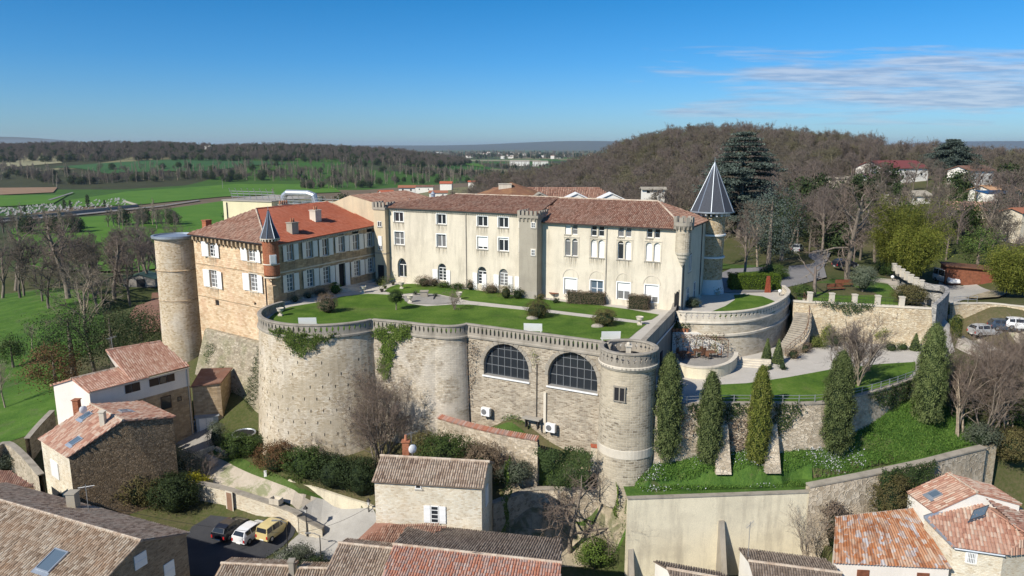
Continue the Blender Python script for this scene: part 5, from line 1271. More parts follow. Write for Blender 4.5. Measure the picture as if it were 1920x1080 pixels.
ivy_patch('dry_creeper','dry brown creeper on the garden wall immediately behind the leftmost tall cypress','creeper',WW,[(upath(wpath,a,ZL),ZL+b)for a,b in((1262,-.2),(1310,-.5),(1300,-3),(1270,-3.5))],60,.2,'f_vine')
def base_h(p):return h1(p[0],p[1])
pk=thing('park_wall','tall pale yellow rubble wall holding up the park, topped by short stone pillars and thin railings','retaining wall')
pkp=[Vector(pkA[:2]),Vector((pkA.x*.5+pkB.x*.5,pkA.y*.5+pkB.y*.5)),Vector(pkB[:2])]
mb=MB();sweep(mb,pkp,[(-.5,.3),(0,.3),(0,.0),(.4,-5.4)]);mb.build('wall',M['paleruin'],pk)
mb=MB();sweep(mb,pkp,[(-.6,.28),(.08,.28),(.08,.46),(-.6,.46),(-.6,.28)]);mb.build('coping',M['lightstone'],pk)
pil=[]
for px in(1521,1564,1608,1652,1697):
 t_=(px-1488)/(1752-1488);t_=t_*.985+.0;q=pkA.lerp(pkB,t_);q.z=.46;pil.append(q)
pp0=None;nth=('first','second','third','fourth','fifth')
for i,q in enumerate(pil):
 if pp0 is None:
  pp0=thing('stone_pillar','','pillar',q+Vector((0,.25,0)),0,'pillars along the park wall')
  mb=MB();mb.box((0,0,.55),(.52,.52,1.1));mb.build('shaft',M['lightstone'],pp0);mb=MB();mb.box((0,0,1.16),(.62,.62,.12));mb.build('cap',M['lightstone'],pp0)
  o=pp0
 else:o=copy_tree(pp0,q+Vector((0,.25,0)))
 o['label']=f'{nth[i]} short stone pillar from the stair on the long pale park wall'
mb=MB()
for hgt in(.55,.95):mb.tube([(pkA.x,pkA.y+.25,.46+hgt),(pkB.x,pkB.y+.25,.46+hgt)],.02,4)
for k in range(34):q=pkA.lerp(pkB,k/33);mb.tube([(q.x,q.y+.25,.46),(q.x,q.y+.25,1.4)],.015,3)
mb.build('railing',M['iron'],pk)
WP=Wall(pkA,pkB)
ivy_patch('wall_ivy','dark hanging creeper drooping over the top of the long pale park wall','ivy',lambda u,v:(WP.pt(u,v,.1),(WP.n.x,WP.n.y,0)),[(WP.hit(x,y))for x,y in((1531,562),(1640,569),(1635,576),(1610,585),(1590,588),(1570,580),(1545,572))],260,.17,'f_ivy_dark')
gw=thing('drive_wall','grey stone wall with a row of stone posts curving up beside the bamboo','wall')
gp=smooth_path([P(1752,581,.3),P(1766,570,.2),P(1776,558,0),P(1768,549,0),P(1745,543,.2),P(1722,535,.3),P(1700,524,.3),P(1678,512,.3)],5);gp2=[Vector(p[:2])for p in gp]
mb=MB();sweep(mb,gp2,[(-.3,.2),(-.3,1.0),(.2,1.0),(.3,-4.2)]);mb.build('wall',rubble('grey round stone',[(.2,.195,.18),(.33,.32,.3),(.42,.4,.37)],(.45,.43,.39),.3),gw)
prev=None
for i,(x,y)in enumerate(((1676,508),(1683,513),(1691,519),(1699,525),(1707,530),(1716,536),(1726,541))):
 q=P(x,y,.9)
 o=copy_tree(pp0,q,0,1.0,f'grey stone post in the slanting row beside the bamboo','posts of the slanting row')
 o['label']=('lowest','second lowest','third lowest','middle','third highest','second highest','topmost')[6-i]+' grey stone post in the slanting row by the bamboo'
flat('park_lawn',[P(x,y,.05)for x,y in((1497,566),(1490,540),(1560,522),(1650,518),(1676,525),(1680,545),(1745,575),(1752,580))],.03,M['meadow'])
flat('park_lawn',[P(x,y,.05)for x,y in((1512,563),(1515,548),(1560,540),(1630,532),(1665,534),(1680,546),(1682,560),(1690,574))],.06,M['lawn'])
flat('park_path',[P(x,y,.05)for x,y in((1628,527),(1648,522),(1680,524),(1690,545),(1730,566),(1742,576),(1690,566),(1678,545),(1665,533))],.09,M['track'])
flat('park_road',[P(x,y,.05)for x,y in((1340,549),(1345,515),(1380,500),(1440,498),(1478,505),(1485,478),(1510,462),(1560,470),(1545,500),(1550,520),(1500,534),(1470,540),(1466,547))],.10,M['asphalt_old'])
flat('road_island',[P(x,y,.05)for x,y in((1380,512),(1440,508),(1470,512),(1482,517),(1468,522),(1400,522))],.13,M['meadow'])
flat('shaded_lawn',[P(x,y,.05)for x,y in((1352,505),(1358,485),(1400,475),(1470,478),(1475,492),(1440,500),(1400,503))],.12,M['meadow'])
def hedge_box(name,label,cat,c,size,rz,mat,dens=170,leaf=.12,group=None,core=None):
 t_=thing(name,label,cat,c,rz,group);sx,sy,sz=size
 mb=MB();mb.box((0,0,sz/2-.04),(sx-.3,sy-.3,sz-.22));mb.build('stems',M['f_dark'],t_)  # dark solid core inside the hedge leaves, not real stems
 A=2*(sx*sz+sy*sz)+sx*sy;n=int(A*dens);C=[];B=[]
 for _ in range(n):
  r_=random.random()*A
  if r_<sx*sy:C.append((random.uniform(-sx/2,sx/2),random.uniform(-sy/2,sy/2),sz));B.append((0,0,1))
  elif r_<sx*sy+2*sx*sz:s_=random.choice((-1,1));C.append((random.uniform(-sx/2,sx/2),s_*sy/2,random.uniform(0,sz)));B.append((0,s_,0))
  else:s_=random.choice((-1,1));C.append((s_*sx/2,random.uniform(-sy/2,sy/2),random.uniform(0,sz)));B.append((s_,0,0))
 C=np.array(C);C+=rng.normal(0,.07,C.shape)+.07*np.sin(C[:,::-1]*5);leaves('leaves',C,leaf,M[mat],t_,bias=np.array(B));return t_
hc=P(1417,545,0);hedge_box('clipped_hedge','long square-clipped bright green hedge behind the round lawn','hedge',(hc.x,hc.y+1.0,0),(7.0,1.9,2.2),-.03,'f_hedge',260)
rs_=thing('rust_panel','rust red upright metal panel standing in front of the clipped hedge','sculpture',(P(1440,549,0).x,P(1440,549,0).y+.2,0))
mb=MB();mb.hexa([(-.42,-.1,0),(.42,-.1,0),(.42,.1,0),(-.42,.1,0),(-.22,-.08,2.35),(.2,-.08,2.35),(.2,.08,2.35),(-.22,.08,2.35)]);mb.box((0,-.13,1.0),(.14,.04,1.9));mb.build('panel',plain('rust red steel',(.25,.06,.03),.85,var=.3,scale=5),rs_)
stc=thing('curved_staircase','curved stone staircase of many steps winding down around the round terrace','staircase')
inner=[P(1484,562,0),P(1489,580,-.9),P(1486,600,-1.7),P(1476,622,-2.7),P(1464,643,-3.7),P(1452,660,ZL)]
outer=[P(1504,562,0),P(1513,584,-.9),P(1512,608,-1.7),P(1502,632,-2.7),P(1486,650,-3.7),P(1470,667,ZL)]
nS=26;I_=resample3=None
def r3(pts,n):
 pts=smooth_path(pts,8);L=[0]
 for i in range(1,len(pts)):L.append(L[-1]+(pts[i]-pts[i-1]).length)
 out=[];j=0
 for k in range(n+1):
  d=L[-1]*k/n
  while j<len(L)-2 and L[j+1]<d:j+=1
  out.append(pts[j].lerp(pts[j+1],min(1,(d-L[j])/max(L[j+1]-L[j],1e-9))))
 return out
I_=r3(inner,nS);O_=r3(outer,nS);mb=MB()
for k in range(nS):
 z=-k*4.5/nS;a,b,c,d=I_[k],O_[k],O_[k+1],I_[k+1];zb=z-.6
 mb.hexa([(a.x,a.y,zb),(b.x,b.y,zb),(c.x,c.y,zb),(d.x,d.y,zb),(a.x,a.y,z),(b.x,b.y,z),(c.x,c.y,z),(d.x,d.y,z)])
 ms=.04
mb.build('steps',M['concrete'],stc)
mb=MB()
for k in range(nS):a,d=O_[k],O_[k+1];z=-k*4.5/nS;o_=(a-Vector((28,92,0))).normalized()*.55;mb.hexa([(a.x+.02,a.y,-6),(a.x+o_.x,a.y+o_.y,-6),(d.x+o_.x,d.y+o_.y,-6),(d.x+.02,d.y,-6),(a.x+.02,a.y,z+.15+.1*(k%2)),(a.x+o_.x,a.y+o_.y,z+.12),(d.x+o_.x,d.y+o_.y,z+.05),(d.x+.02,d.y,z+.1)])
mb.build('side_wall',M['slopewall'],stc)
mb=MB();hp=[]
for k in range(0,nS+1,2):
 z=-k*4.5/nS;q=O_[k]+(O_[k]-Vector((28,92,0))).normalized()*.2;mb.tube([(q.x,q.y,z),(q.x,q.y,z+1.05)],.025,4);hp.append((q.x,q.y,z+1.05))
mb.tube(hp,.035,4);mb.tube([(a,b,c-.45)for a,b,c in hp],.02,4);mb.build('handrail',M['rustiron'],stc)
ls=thing('lower_steps','broad shallow stone steps at the foot of the round terrace beside the clipped cones','steps',P(1408,688,ZL),-.25)
mb=MB()
for k in range(4):mb.box((.2*k,.5*k,.07+.0*k),(4.2-.3*k,.5,.14+.28*k))
mb.build('steps',M['lightstone'],ls)
pg=thing('pergola_terrace_wall','low curved cream wall round the pergola terrace between the side rampart and the steps','wall')
pt_=smooth_path([P(1256,672,ZL+1.2),P(1268,682,ZL+1.2),P(1300,690,ZL+1.2),P(1340,690,ZL+1.2),P(1368,682,ZL+1.2),P(1381,671,ZL+1.2),P(1383,662,ZL+1.2)],5);pt2=[Vector(p[:2])for p in pt_]
mb=MB();sweep(mb,pt2,[(-.35,ZL),(-.35,ZL+1.2),(.0,ZL+1.2),(0,ZL)]);mb.build('wall',M['retain'],pg)
mb=MB();sweep(mb,pt2,[(-.42,ZL+1.2),(-.42,ZL+1.34),(.07,ZL+1.34),(.07,ZL+1.2),(-.42,ZL+1.2)]);mb.build('coping',M['lightstone'],pg)
flat('pergola_floor',[side1]+pt2+[P(1375,645,ZL+.6),P(1290,640,ZL+.6)],ZL+.6,M['flag'])
wv=thing('trellis_screen','white rendered wall with flower pots along its top behind the pergola','wall')
ws0,ws1=P(1264,668,ZL+.6),P(1352,668,ZL+.6);WZ=Wall((ws0 .x,ws0 .y+1.2),(ws1 .x,ws1 .y+1.2))
mb=MB();WZ.box(mb,0,WZ.L*.55,ZL+.6,-1.35,-.3,0);mb.build('wall',M['whitewall'],wv);mb=MB()
mb.hexa([WZ.pt(WZ.L*.55,ZL+.6),WZ.pt(WZ.L*1.1,ZL+.6),WZ.pt(WZ.L*1.1,ZL+.6,-.3),WZ.pt(WZ.L*.55,ZL+.6,-.3),WZ.pt(WZ.L*.55,-1.35),WZ.pt(WZ.L*1.1,-2.9),WZ.pt(WZ.L*1.1,-2.9,-.3),WZ.pt(WZ.L*.55,-1.35,-.3)]);mb.build('sloping_wall',M['whitewall'],wv)
pgo=thing('iron_pergola','thin dark iron pergola with vines over the table terrace','pergola');mb=MB()
WQ=Wall((ws0 .x,ws0 .y-.9),(ws1 .x+.6,ws1 .y-.6))
for k in range(9):
 u=WQ.L*k/8;mb.tube([WQ.pt(u,ZL+.6),WQ.pt(u,ZL+3.2-.5*(k/8))],.03,4)
 mb.tube([WQ.pt(u,ZL+3.2-.5*(k/8),0),WZ.pt(WZ.L*k/8,ZL+3.1-.5*(k/8),0)],.022,4)
for f in(0,.33,.66,1):mb.tube([WQ.pt(0,ZL+3.2,-2.1*f),WQ.pt(WQ.L,ZL+2.7,-2.1*f)],.022,4)
for f in(1.3,2.0):mb.tube([WQ.pt(0,ZL+f),WQ.pt(WQ.L,ZL+f)],.02,4)
mb.build('frame',M['rustiron'],pgo)
C=[Vector(WQ.pt(random.uniform(0,WQ.L),ZL+random.triangular(1.2,3.3,3.0),random.uniform(-2,.1)))for _ in range(520)];leaves('vine',np.array(C),.17,M['f_vine'],pgo)
C=[Vector(WQ.pt(random.choice((.4,WQ.L*.45,WQ.L*.75,WQ.L*.8))+random.gauss(0,.3),ZL+random.uniform(.8,3.3),random.uniform(-1,.1)))for _ in range(420)];leaves('vine_leaves',np.array(C),.15,M['f_mid'],pgo)
def pot_plant(name,label,loc,h=1.0,mat='f_mid',r=.3,group=None,pot='terracotta',dens=140,s=.14):
 t_=thing(name,label,'potted plant',loc,0,group);mb=MB();mb.lathe((0,0,0),[(.14*r/.3,0),(.22*r/.3,.38),(.25*r/.3,.4),(.2*r/.3,.36),(0,.34)],12);mb.build('pot',M[pot],t_)
 C=rng.normal(0,1,(dens,3))*(r*.8,r*.8,h*.3)+(0,0,.4+h*.45);leaves('leaves',C,s,M[mat],t_);return t_
for i,px in enumerate((1271,1283,1296,1308,1321)):
 u=WZ.L*(px-1268)/100*.6;q=WZ.pt(u,-1.35,-.15)
 pot_plant('flower_pot',f"{('first', 'second', 'third', 'fourth', 'fifth')[i]} terracotta flower pot from the left on the white wall above the pergola",q,.7,'f_mid',.28,'flower pots on the white wall',dens=70)
for i,(px,py)in enumerate(((1283,672),(1308,668),(1333,671))):
 q=P(px,py,ZL+.6);t_=thing('garden_table',f"{('left', 'middle', 'right')[i]} round dark table under the iron pergola",'table',q,0,'tables under the pergola');mb=MB();mb.lathe((0,0,0),[(.62,.72),(.62,.76),(0,.76)],16);mb.build('table_top',M['rustiron'],t_)
 mb=MB();mb.tube([(0,0,0),(0,0,.72)],.05,6);mb.build('leg',M['iron'],t_)
 for k in range(3):
  a=k*2.1+i;c=thing('garden_chair',f"dark chair {('facing', 'left of', 'right of')[k]} the {('left', 'middle', 'right')[i]} pergola table",'chair',(q.x+.95*math.cos(a),q.y+.8*math.sin(a),ZL+.6),a+math.pi/2,'chairs under the pergola')
  mb=MB();mb.box((0,0,.45),(.45,.45,.05));mb.build('seat',M['rustiron'],c);mb=MB();mb.box((0,-.22,.72),(.42,.04,.5));mb.build('backrest',M['rustiron'],c)
  for sx in(-1,1):
   for sy in(-1,1):mb=MB();mb.tube([(.19*sx,.19*sy,0),(.19*sx,.19*sy,.44)],.02,4);mb.build('leg',M['iron'],c)
gt=thing('iron_gate','tall dark iron gate at the right corner of the cream wing','gate',(20.4,86.4,0),math.atan2((side2-mR).y,(side2-mR).x))
gt.location=(19.7,85.0,0);gt.rotation_euler=(0,0,math.atan2(2.1,1.0));mb=MB()
for k in range(13):mb.tube([(-.2+k*.16,0,.1),(-.2+k*.16,0,2.5+.3*math.sin(k*.26))],.022,4)
for z in(.2,1.3,2.5):mb.tube([(-.3,0,z),(1.9,0,z)],.03,4)
mb.build('bars',M['iron'],gt);mb=MB();mb.box((-.3,0,1.4),(.1,.1,2.8));mb.box((1.9,0,1.4),(.1,.1,2.8));mb.build('posts',M['iron'],gt)
# ================================================================ RIGHT EDGE: drive, far retaining wall with iron cross
draped('drive',[P(x,y,z)for x,y,z in((1717,660,ZL),(1735,640,ZL),(1743,612,-4.2),(1752,590,-3.9),(1777,562,-3.5),(1768,548,-3.2),(1760,538,-3),(1760,528,-3),(1830,536,-2.9),(1870,548,-2.6),(1831,562,-3.2),(1792,580,-3.8),(1782,600,-4.2),(1776,620,-4.5),(1778,645,-4.7),(1790,665,-4.9))],M['slab'],.12)
draped('dirt_patch',[P(x,y,-2.2)for x,y in((1810,548),(1860,540),(1890,548),(1870,560),(1830,558))],M['rocky'],.3)
xw=thing('cross_wall','curved cream rubble wall with a dark iron cross tie above the parked cars','retaining wall')
xp=[Vector(p[:2])for p in smooth_path([P(1785,590,-2.6),P(1800,579,-1.9),P(1826,571,-1.3),P(1860,570,-1.2),P(1900,574,-1.2),P(1960,580,-1.2)],6)]
mb=MB();sweep(mb,xp,[(-.5,-1.2),(0,-1.2),(.1,-6)]);mb.build('wall',M['paleruin'],xw)
mb=MB();sweep(mb,xp,[(-.55,-1.2),(-.55,-1.08),(.06,-1.08),(.06,-1.2)]);mb.build('coping',M['lightstone'],xw)
WX=Wall(xp[18],xp[-1]);mb=MB();u,v=WX.hit(1880,589)
for s_ in(-1,1):mb.tube([WX.pt(u-.42,v-.42*s_,.15),WX.pt(u+.42,v+.42*s_,.15)],.07,4)
mb.build('cross_tie',M['iron'],xw)
mb=MB();rp=resample(xp[:14],1.4)
for p in rp:mb.tube([(p.x,p.y,-1.1),(p.x,p.y,-.1)],.03,4)
for z in(-.6,-.15):mb.tube([(p.x,p.y,z)for p in rp],.03,4)
mb.build('railing',M['steel'],xw)
draped('parking_ground',PG([(1790,655),(1800,630),(1860,612),(1960,615),(1960,680),(1850,680)]),M['track'],.08)
# ================================================================ VILLAGE IN FRONT
def gable3(name,label,G0,Gr,G1,D,zb,wallm,tilem,gwall=None,ov=.25,tw=.21,tl=.36,fwall=None,ridge=True):
 """near gable: left eave G0, ridge Gr, right eave G1; D = vector to the far gable"""
 h=thing(name,label,'house');G0,Gr,G1,D=map(Vector,(G0,Gr,G1,D));dn=D.normalized()
 mb=MB();B0=Vector((G0 .x,G0 .y,zb));B1=Vector((G1 .x,G1 .y,zb))
 mb.poly([B0,B1,G1,Gr,G0]);mb.build('gable_wall',gwall or wallm,h)
 mb=MB();mb.poly([B1+D,B0+D,G0+D,Gr+D,G1+D]);mb.poly([B0+D,B0,G0,G0+D]);mb.poly([B1,B1+D,G1+D,G1]);mb.build('wall',fwall or wallm,h)
 up=Vector((0,0,.06))
 for(E0,s_)in((G0,1),(G1,-1)):
  o=(E0-Gr);o=o/Vector((o.x,o.y)).length*ov;e0=E0+o+up-dn*ov*.7;e1=E0+D+o+up+dn*ov*.7;r0=Gr+up-dn*ov*.7;r1=Gr+D+up+dn*ov*.7
  tile_roof([e0,e1,r1,r0],tilem,h,tw=tw,tl=tl)
 if ridge:ridge_tiles(Gr+up*1.8-dn*ov,Gr+D+up*1.8+dn*ov,h)
 return h
def skylight(parent,c,e,s,w=.8,l=1.1,frame='zinc',name='skylight'):
 e=Vector(e).normalized();s=Vector(s).normalized();n=e.cross(s)
 if n.z<0:n=-n
 c=Vector(c)+n*.13;mb=MB()
 def bx(a0,a1,b0,b1,h0,h1):mb.hexa([c+e*a0+s*b0+n*h0,c+e*a1+s*b0+n*h0,c+e*a1+s*b1+n*h0,c+e*a0+s*b1+n*h0,c+e*a0+s*b0+n*h1,c+e*a1+s*b0+n*h1,c+e*a1+s*b1+n*h1,c+e*a0+s*b1+n*h1])
 bx(-w/2,w/2,l/2-.1,l/2,0,.16);bx(-w/2,w/2,-l/2,-l/2+.1,0,.16);bx(-w/2,-w/2+.09,-l/2+.1,l/2-.1,0,.16);bx(w/2-.09,w/2,-l/2+.1,l/2-.1,0,.16);bx(-w/2-.12,w/2+.12,-l/2-.3,-l/2,0,.08)
 f=mb.build(name,M[frame],parent);mb=MB();mb.poly([c+e*-(w/2-.09)+s*-(l/2-.1)+n*.1,c+e*(w/2-.09)+s*-(l/2-.1)+n*.1,c+e*(w/2-.09)+s*(l/2-.1)+n*.1,c+e*-(w/2-.09)+s*(l/2-.1)+n*.1]);mb.build('pane',M['glass_blue'],f)
def slope_frame(a,b,c):return(b-a),(c-a)-(b-a)*((c-a).dot(b-a)/(b-a).dot(b-a))
bl,br=P(702,900,-8.5),P(903,912.5,-8.5);rl,rr_=P(722,852,-7.35),P(913,867.5,-7.35)
dB_=bl-br;G1_=Vector((2*rr_.x-br.x,2*rr_.y-br.y,-8.5))
hb=gable3('pale_stone_house','pale stone house with grey tiled roof and brick chimney below the ramparts',br,rr_,G1_,dB_,-19.5,M['palehouse'],M['tile_grey'],M['palehouse'])
WB=Wall(bl,br)
for r_,kw in(((808,823,948,980),dict(bars=(0,3))),((779,790,907,916),dict(bars=(0,0)))):
 a,b,c,d=WB.rect(*r_);window(WB,hb,a,b,c,d,depth=-.03,surround=M['frame_stone'],fr=.07,sill=True,sill_mat=M['frame_stone'],**kw)
a,b,c,d=WB.rect(808,823,948,980);shutter(WB,hb,a-.62,a-.04,c,d,M['white'],side=-1);shutter(WB,hb,b+.04,b+.62,c,d,M['white'])
chimney(hb,(rl.x+(rr_.x-rl.x)*.2,rl.y+.35,-8.0),(.62,.55),1.75,M['brick'],1)
dish=thing('satellite_dish','white satellite dish beside the brick chimney of the pale stone house','satellite dish',(rl.x+(rr_.x-rl.x)*.2+.62,rl.y+.2,-6.9),.3)
def dish_parts(d):
 mb=MB();n_=16;pr=[(0,.14),(.15,.125),(.3,.08),(.42,0)];mb.lathe((0,0,0),pr,n_);o=mb.build('reflector',M['white'],d,smooth=True);o.rotation_euler=(R(80),0,R(20));mb=MB();mb.tube([(0,.1,-.9),(0,.1,.2)],.03,5);mb.tube([(0,0,-.1),(.15,-.5,.05)],.015,4);mb.build('mast',M['steel'],d)
dish_parts(dish)
def antenna(label,loc,h=2.2,rz=.5):
 t_=thing('tv_antenna',label,'antenna',loc,rz);mb=MB();mb.tube([(0,0,0),(0,0,h)],.028,5);mb.build('mast',M['steel'],t_)
 mb=MB();mb.tube([(-.6,0,h*.9),(.7,0,h*.95)],.016,4)
 for k in range(8):x=-.5+k*.15;mb.tube([(x,-.28,h*.9+.005*k),(x,.28,h*.9+.005*k)],.009,3)
 mb.build('elements',M['steel'],t_)
antenna('thin television aerial behind the brick chimney of the pale stone house',(rl.x+(rr_.x-rl.x)*.24,rl.y+1.2,-8),2.4)
WBr=Wall(br,G1_);mb=MB();WBr.box(mb,1.6,2.5,-11.2,-9.4,0,.08);mb.build('side_shutter',M['white'],hb)
gr_=P(1049,1057,-11.3);gl_=P(741,1023,-11.3)
hr=gable3('red_patched_roof_house','house with red and grey patched tiles and a sooty, shade-darkened rear slope at bottom centre',Vector((gr_.x-.8,gr_.y-6,-13)),gr_,Vector((P(1056,1015,-12.6).x-.3,P(1056,1015,-12.6).y,-12.6)),gl_-gr_,-20.5,M['palehouse'],M['tile_redgrey'],ov=.2)
for ch in hr.children:
 if ch.name.startswith('roof.')or ch.name.startswith('roof'):last=ch
rs=[c for c in hr.children if c.name.split('.')[0]=='roof'];rs[-1].data.materials[0]=M['tile_black']  # rear slope faces away from the sun, its shade painted as darker tiles
for c in rs[-1].children:c.data.materials[0]=M['tile_black']
def lean(name,label,pts,tilem,wallm,zb,back=None):
 h=thing(name,label,'house');pts=[Vector(p)for p in pts];tile_roof([p+Vector((0,0,.05))for p in pts],tilem,h)
 mb=MB();n=len(pts)
 for i in range(n):
  a,b=pts[i],pts[(i+1)%n];ca=sum(pts,Vector())/n
  a2=a.lerp(ca,.04);b2=b.lerp(ca,.04);mb.poly([(a2 .x,a2 .y,zb),(b2 .x,b2 .y,zb),(b2 .x,b2 .y,b2 .z-.02),(a2 .x,a2 .y,a2 .z-.02)])
 mb.build('wall',wallm,h);return h
h=lean('low_roof_house','low roof of brownish red tiles against the foot of the pale stone house',[P(640,1042,-13.9),P(741,1040,-13.1),P(850,997,-12.4),P(706,979,-12.6)],M['tile_brown'],M['palehouse'],-20)
for(nm,lb,x0,y0,x1,y1,z,mt,dz)in(('grey_tiled_house','small house with old grey brown tiles left of the red patched roof',638,1020,738,1031,-12.3,'tile_grey',1.3),('lichen_roof_house','low roof with yellow lichened ridge at the bottom, left of the stone post',418,1058,546,1064,-13.6,'tile_straw',1.2),('lichen_roof_annex','tiny lichened roof right of the stone post at the bottom edge',562,1067,613,1068,-13.6,'tile_straw',1.2)):
 a,b=P(x0,y0,z),P(x1,y1,z);d=a-b;n_=Vector((d.y,-d.x,0)).normalized()*4.2
 if n_.y>0:n_=-n_
 gable3(nm,lb,b+n_+Vector((0,0,-dz)),b,b-n_*.3+Vector((0,0,-dz*.3)),d,-20,M['palehouse'],M[mt],ov=.15)
q=P(548,1078,-14);pq=thing('stone_post','weathered stone chimney post between the two lichened roofs at the bottom edge','post',q);mb=MB();mb.box((0,0,.4),(.4,.4,1.7));mb.box((0,0,1.3),(.55,.55,.12));mb.build('shaft',M['concrete'],pq)
g0=P(262,1015,-9.6);g1=P(349,1001,-11.3);dD=(P(43,952,-9.6)-g0)*1.7;gs=g0+(g0-g1)*1.15;gs.z=-11.7
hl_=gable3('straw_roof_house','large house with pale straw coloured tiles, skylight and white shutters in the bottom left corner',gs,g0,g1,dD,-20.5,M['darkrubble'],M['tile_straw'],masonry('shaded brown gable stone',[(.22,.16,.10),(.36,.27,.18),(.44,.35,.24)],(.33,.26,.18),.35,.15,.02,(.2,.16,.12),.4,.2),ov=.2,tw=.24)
rs=[c for c in hl_.children if c.name.split('.')[0]=='roof'];rs[-1].data.materials[0]=M['tile_grey']
for c in rs[-1].children:c.data.materials[0]=M['tile_grey']
WGb=Wall(gs,g1)
for r_ in((251,275,1037,1064),(307,327,1053,1085)):
 a,b,c,d=WGb.rect(*r_);mb=MB();WGb.box(mb,a,b,c,d,.0,.07);WGb.box(mb,a,b,(c+d)/2-.03,(c+d)/2+.03,.07,.1);mb.build('shutter',M['white'],hl_)
ge=(g0-gs);cL=on_roof(100,1054,gs,g0,g0+dD);skylight(hl_,cL,dD,ge,1.5,1.9)
chimney(hl_,(P(136,930,-9.6).x,P(136,930,-9.6).y,-11.5),(.75,.75),2.2,M['turretgrey'],0)
antenna('television aerial on the grey rear slope behind the straw coloured roof',P(166,958,-10.4),2.4,.2)
a,b=P(0,883,-11),P(66,912,-12.0)
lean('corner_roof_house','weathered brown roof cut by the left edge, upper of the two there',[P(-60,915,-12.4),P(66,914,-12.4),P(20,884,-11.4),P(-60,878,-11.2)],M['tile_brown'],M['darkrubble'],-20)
lean('rusty_roof_house','lichened rusty brown roof below the upper left corner roof',[P(-60,968,-13.4),P(128,957,-13.2),P(60,917,-12.5),P(-60,917,-12.4)],M['tile_rust'],M['darkrubble'],-20)
c0,cr,c1=P(129,856,-10.8),P(229,789,-7.8),P(324,782,-8.5);cD=P(174,761,-7.8)-cr
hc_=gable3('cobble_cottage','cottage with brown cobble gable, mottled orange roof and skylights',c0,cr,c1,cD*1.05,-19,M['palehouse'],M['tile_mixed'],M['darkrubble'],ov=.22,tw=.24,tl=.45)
WCg=Wall(c0,c1);WCl=Wall(c0+cD*1.05,c0)
a,b,c,d=WCg.rect(262,283,832,862);mb=MB();WCg.box(mb,a-.25,b+.25,c-.25,d+.25,-.02,.03);mb.build('rendered_patch',M['frame_stone'],hc_);mb=MB();WCg.box(mb,a+.1,a+.75,c,d,.04,.1);WCg.box(mb,a+.85,b,c,d,.04,.22);mb.build('shutter',M['white'],hc_)
for px,py in((205,829),(259,813)):
 u,v=WCg.hit(px,py);mb=MB();k8=8
 ring=[(u+.5*math.cos(2*math.pi*k/8+.39),v+.55*math.sin(2*math.pi*k/8+.39))for k in range(8)]
 for k in range(8):
  p_,q_=ring[k],ring[(k+1)%8];pi_,qi_=((p_[0]-u)*.55+u,(p_[1]-v)*.55+v),((q_[0]-u)*.55+u,(q_[1]-v)*.55+v)
  mb.hexa([WCg.pt(*pi_,0),WCg.pt(*qi_,0),WCg.pt(*q_,0),WCg.pt(*p_,0),WCg.pt(*pi_,.1),WCg.pt(*qi_,.1),WCg.pt(*q_,.1),WCg.pt(*p_,.1)])
 f=mb.build('window',M['frame_stone'],hc_);mb=MB();mb.poly([WCg.pt((p_[0]-u)*.56+u,(p_[1]-v)*.56+v,.02)for p_ in ring]);mb.build('pane',M['glass'],f)
a,b,c,d=WCl.rect(97,110,866,894);mb=MB();WCl.box(mb,a,b,c,d,.0,.07);mb.build('shutter',M['white'],hc_)
a,b,c,d=WCl.rect(99,117,920,938);mb=MB();WCl.box(mb,a,b,c,d,.0,.03);mb.build('pane',M['dark'],hc_)
for px,py in((163,782),(144,829)):skylight(hc_,on_roof(px,py,c0,cr,cr+cD),cD,cr-c0,1.15,1.25)
skylight(hc_,on_roof(234,774,c1,cr,cr+cD),cD,cr-c1,1.0,1.0)
q=P(193,786,-7.8);chimney(hc_,(q.x,q.y,-8.8),(.5,.5),1.8,M['lightstone'],0)
q=P(145,768,-8.3);chimney(hc_,(q.x,q.y,-9.6),(.6,.6),2.4,M['brick'],0)
dish=thing('satellite_dish','white satellite dish behind the mottled orange cottage roof','satellite dish',P(156,768,-7.6),.6);dish_parts(dish)
e0,e1=P(167,735,-6.8),P(353,688,-6.8);ap0=P(137,711,-5.9);bk0=P(100,722,-6.7);ed=e1-e0
ha=gable3('pink_tiled_house','long house with new pinkish tiles in two levels and a white end wall',bk0,ap0,e0,ed*.55,-17,M['pinkwall'],M['tile_pink'],M['pinkwall'],ov=.25,tw=.26,tl=.42)
ha_wall=[c for c in ha.children if c.name.split('.')[0]=='wall'][0]
m0=e0+ed*.42;r0_=P(199,659,-3.9);r1_=on_roof(301,642,m0,e1,r0_);bkx=(r0_-m0);
mb=MB();back0=Vector((r0_.x-.6,r0_.y+3,-7.2));
mb.poly([(m0 .x,m0 .y,-17),(m0 .x,m0 .y,m0 .z-.1),(r0_.x,r0_.y,r0_.z-.1),(back0 .x,back0 .y,back0 .z),(back0 .x,back0 .y,-17)]);mb.build('upper_gable',M['pinkwall'],ha)
tile_roof([m0+Vector((-.05,-.2,.1)),e1+ed.normalized()*.3+Vector((0,-.2,.1)),r1_+Vector((0,0,.1)),r0_+Vector((0,0,.1))],M['tile_pink'],ha,tw=.26,tl=.42)
mb=MB();bk1=Vector((r1_.x+.6,r1_.y+3,-7.2));mb.poly([r0_,r1_,bk1,back0],None,0,.4);mb.build('rear_roof',M['tile_pink'],ha);mb=MB();mb.poly([(e1 .x,e1 .y,-17),(bk1 .x,bk1 .y,-17),(bk1 .x,bk1 .y,bk1 .z),(r1_.x,r1_.y,r1_.z),(e1 .x,e1 .y,e1 .z)]);mb.build('end_wall',M['pinkwall'],ha)
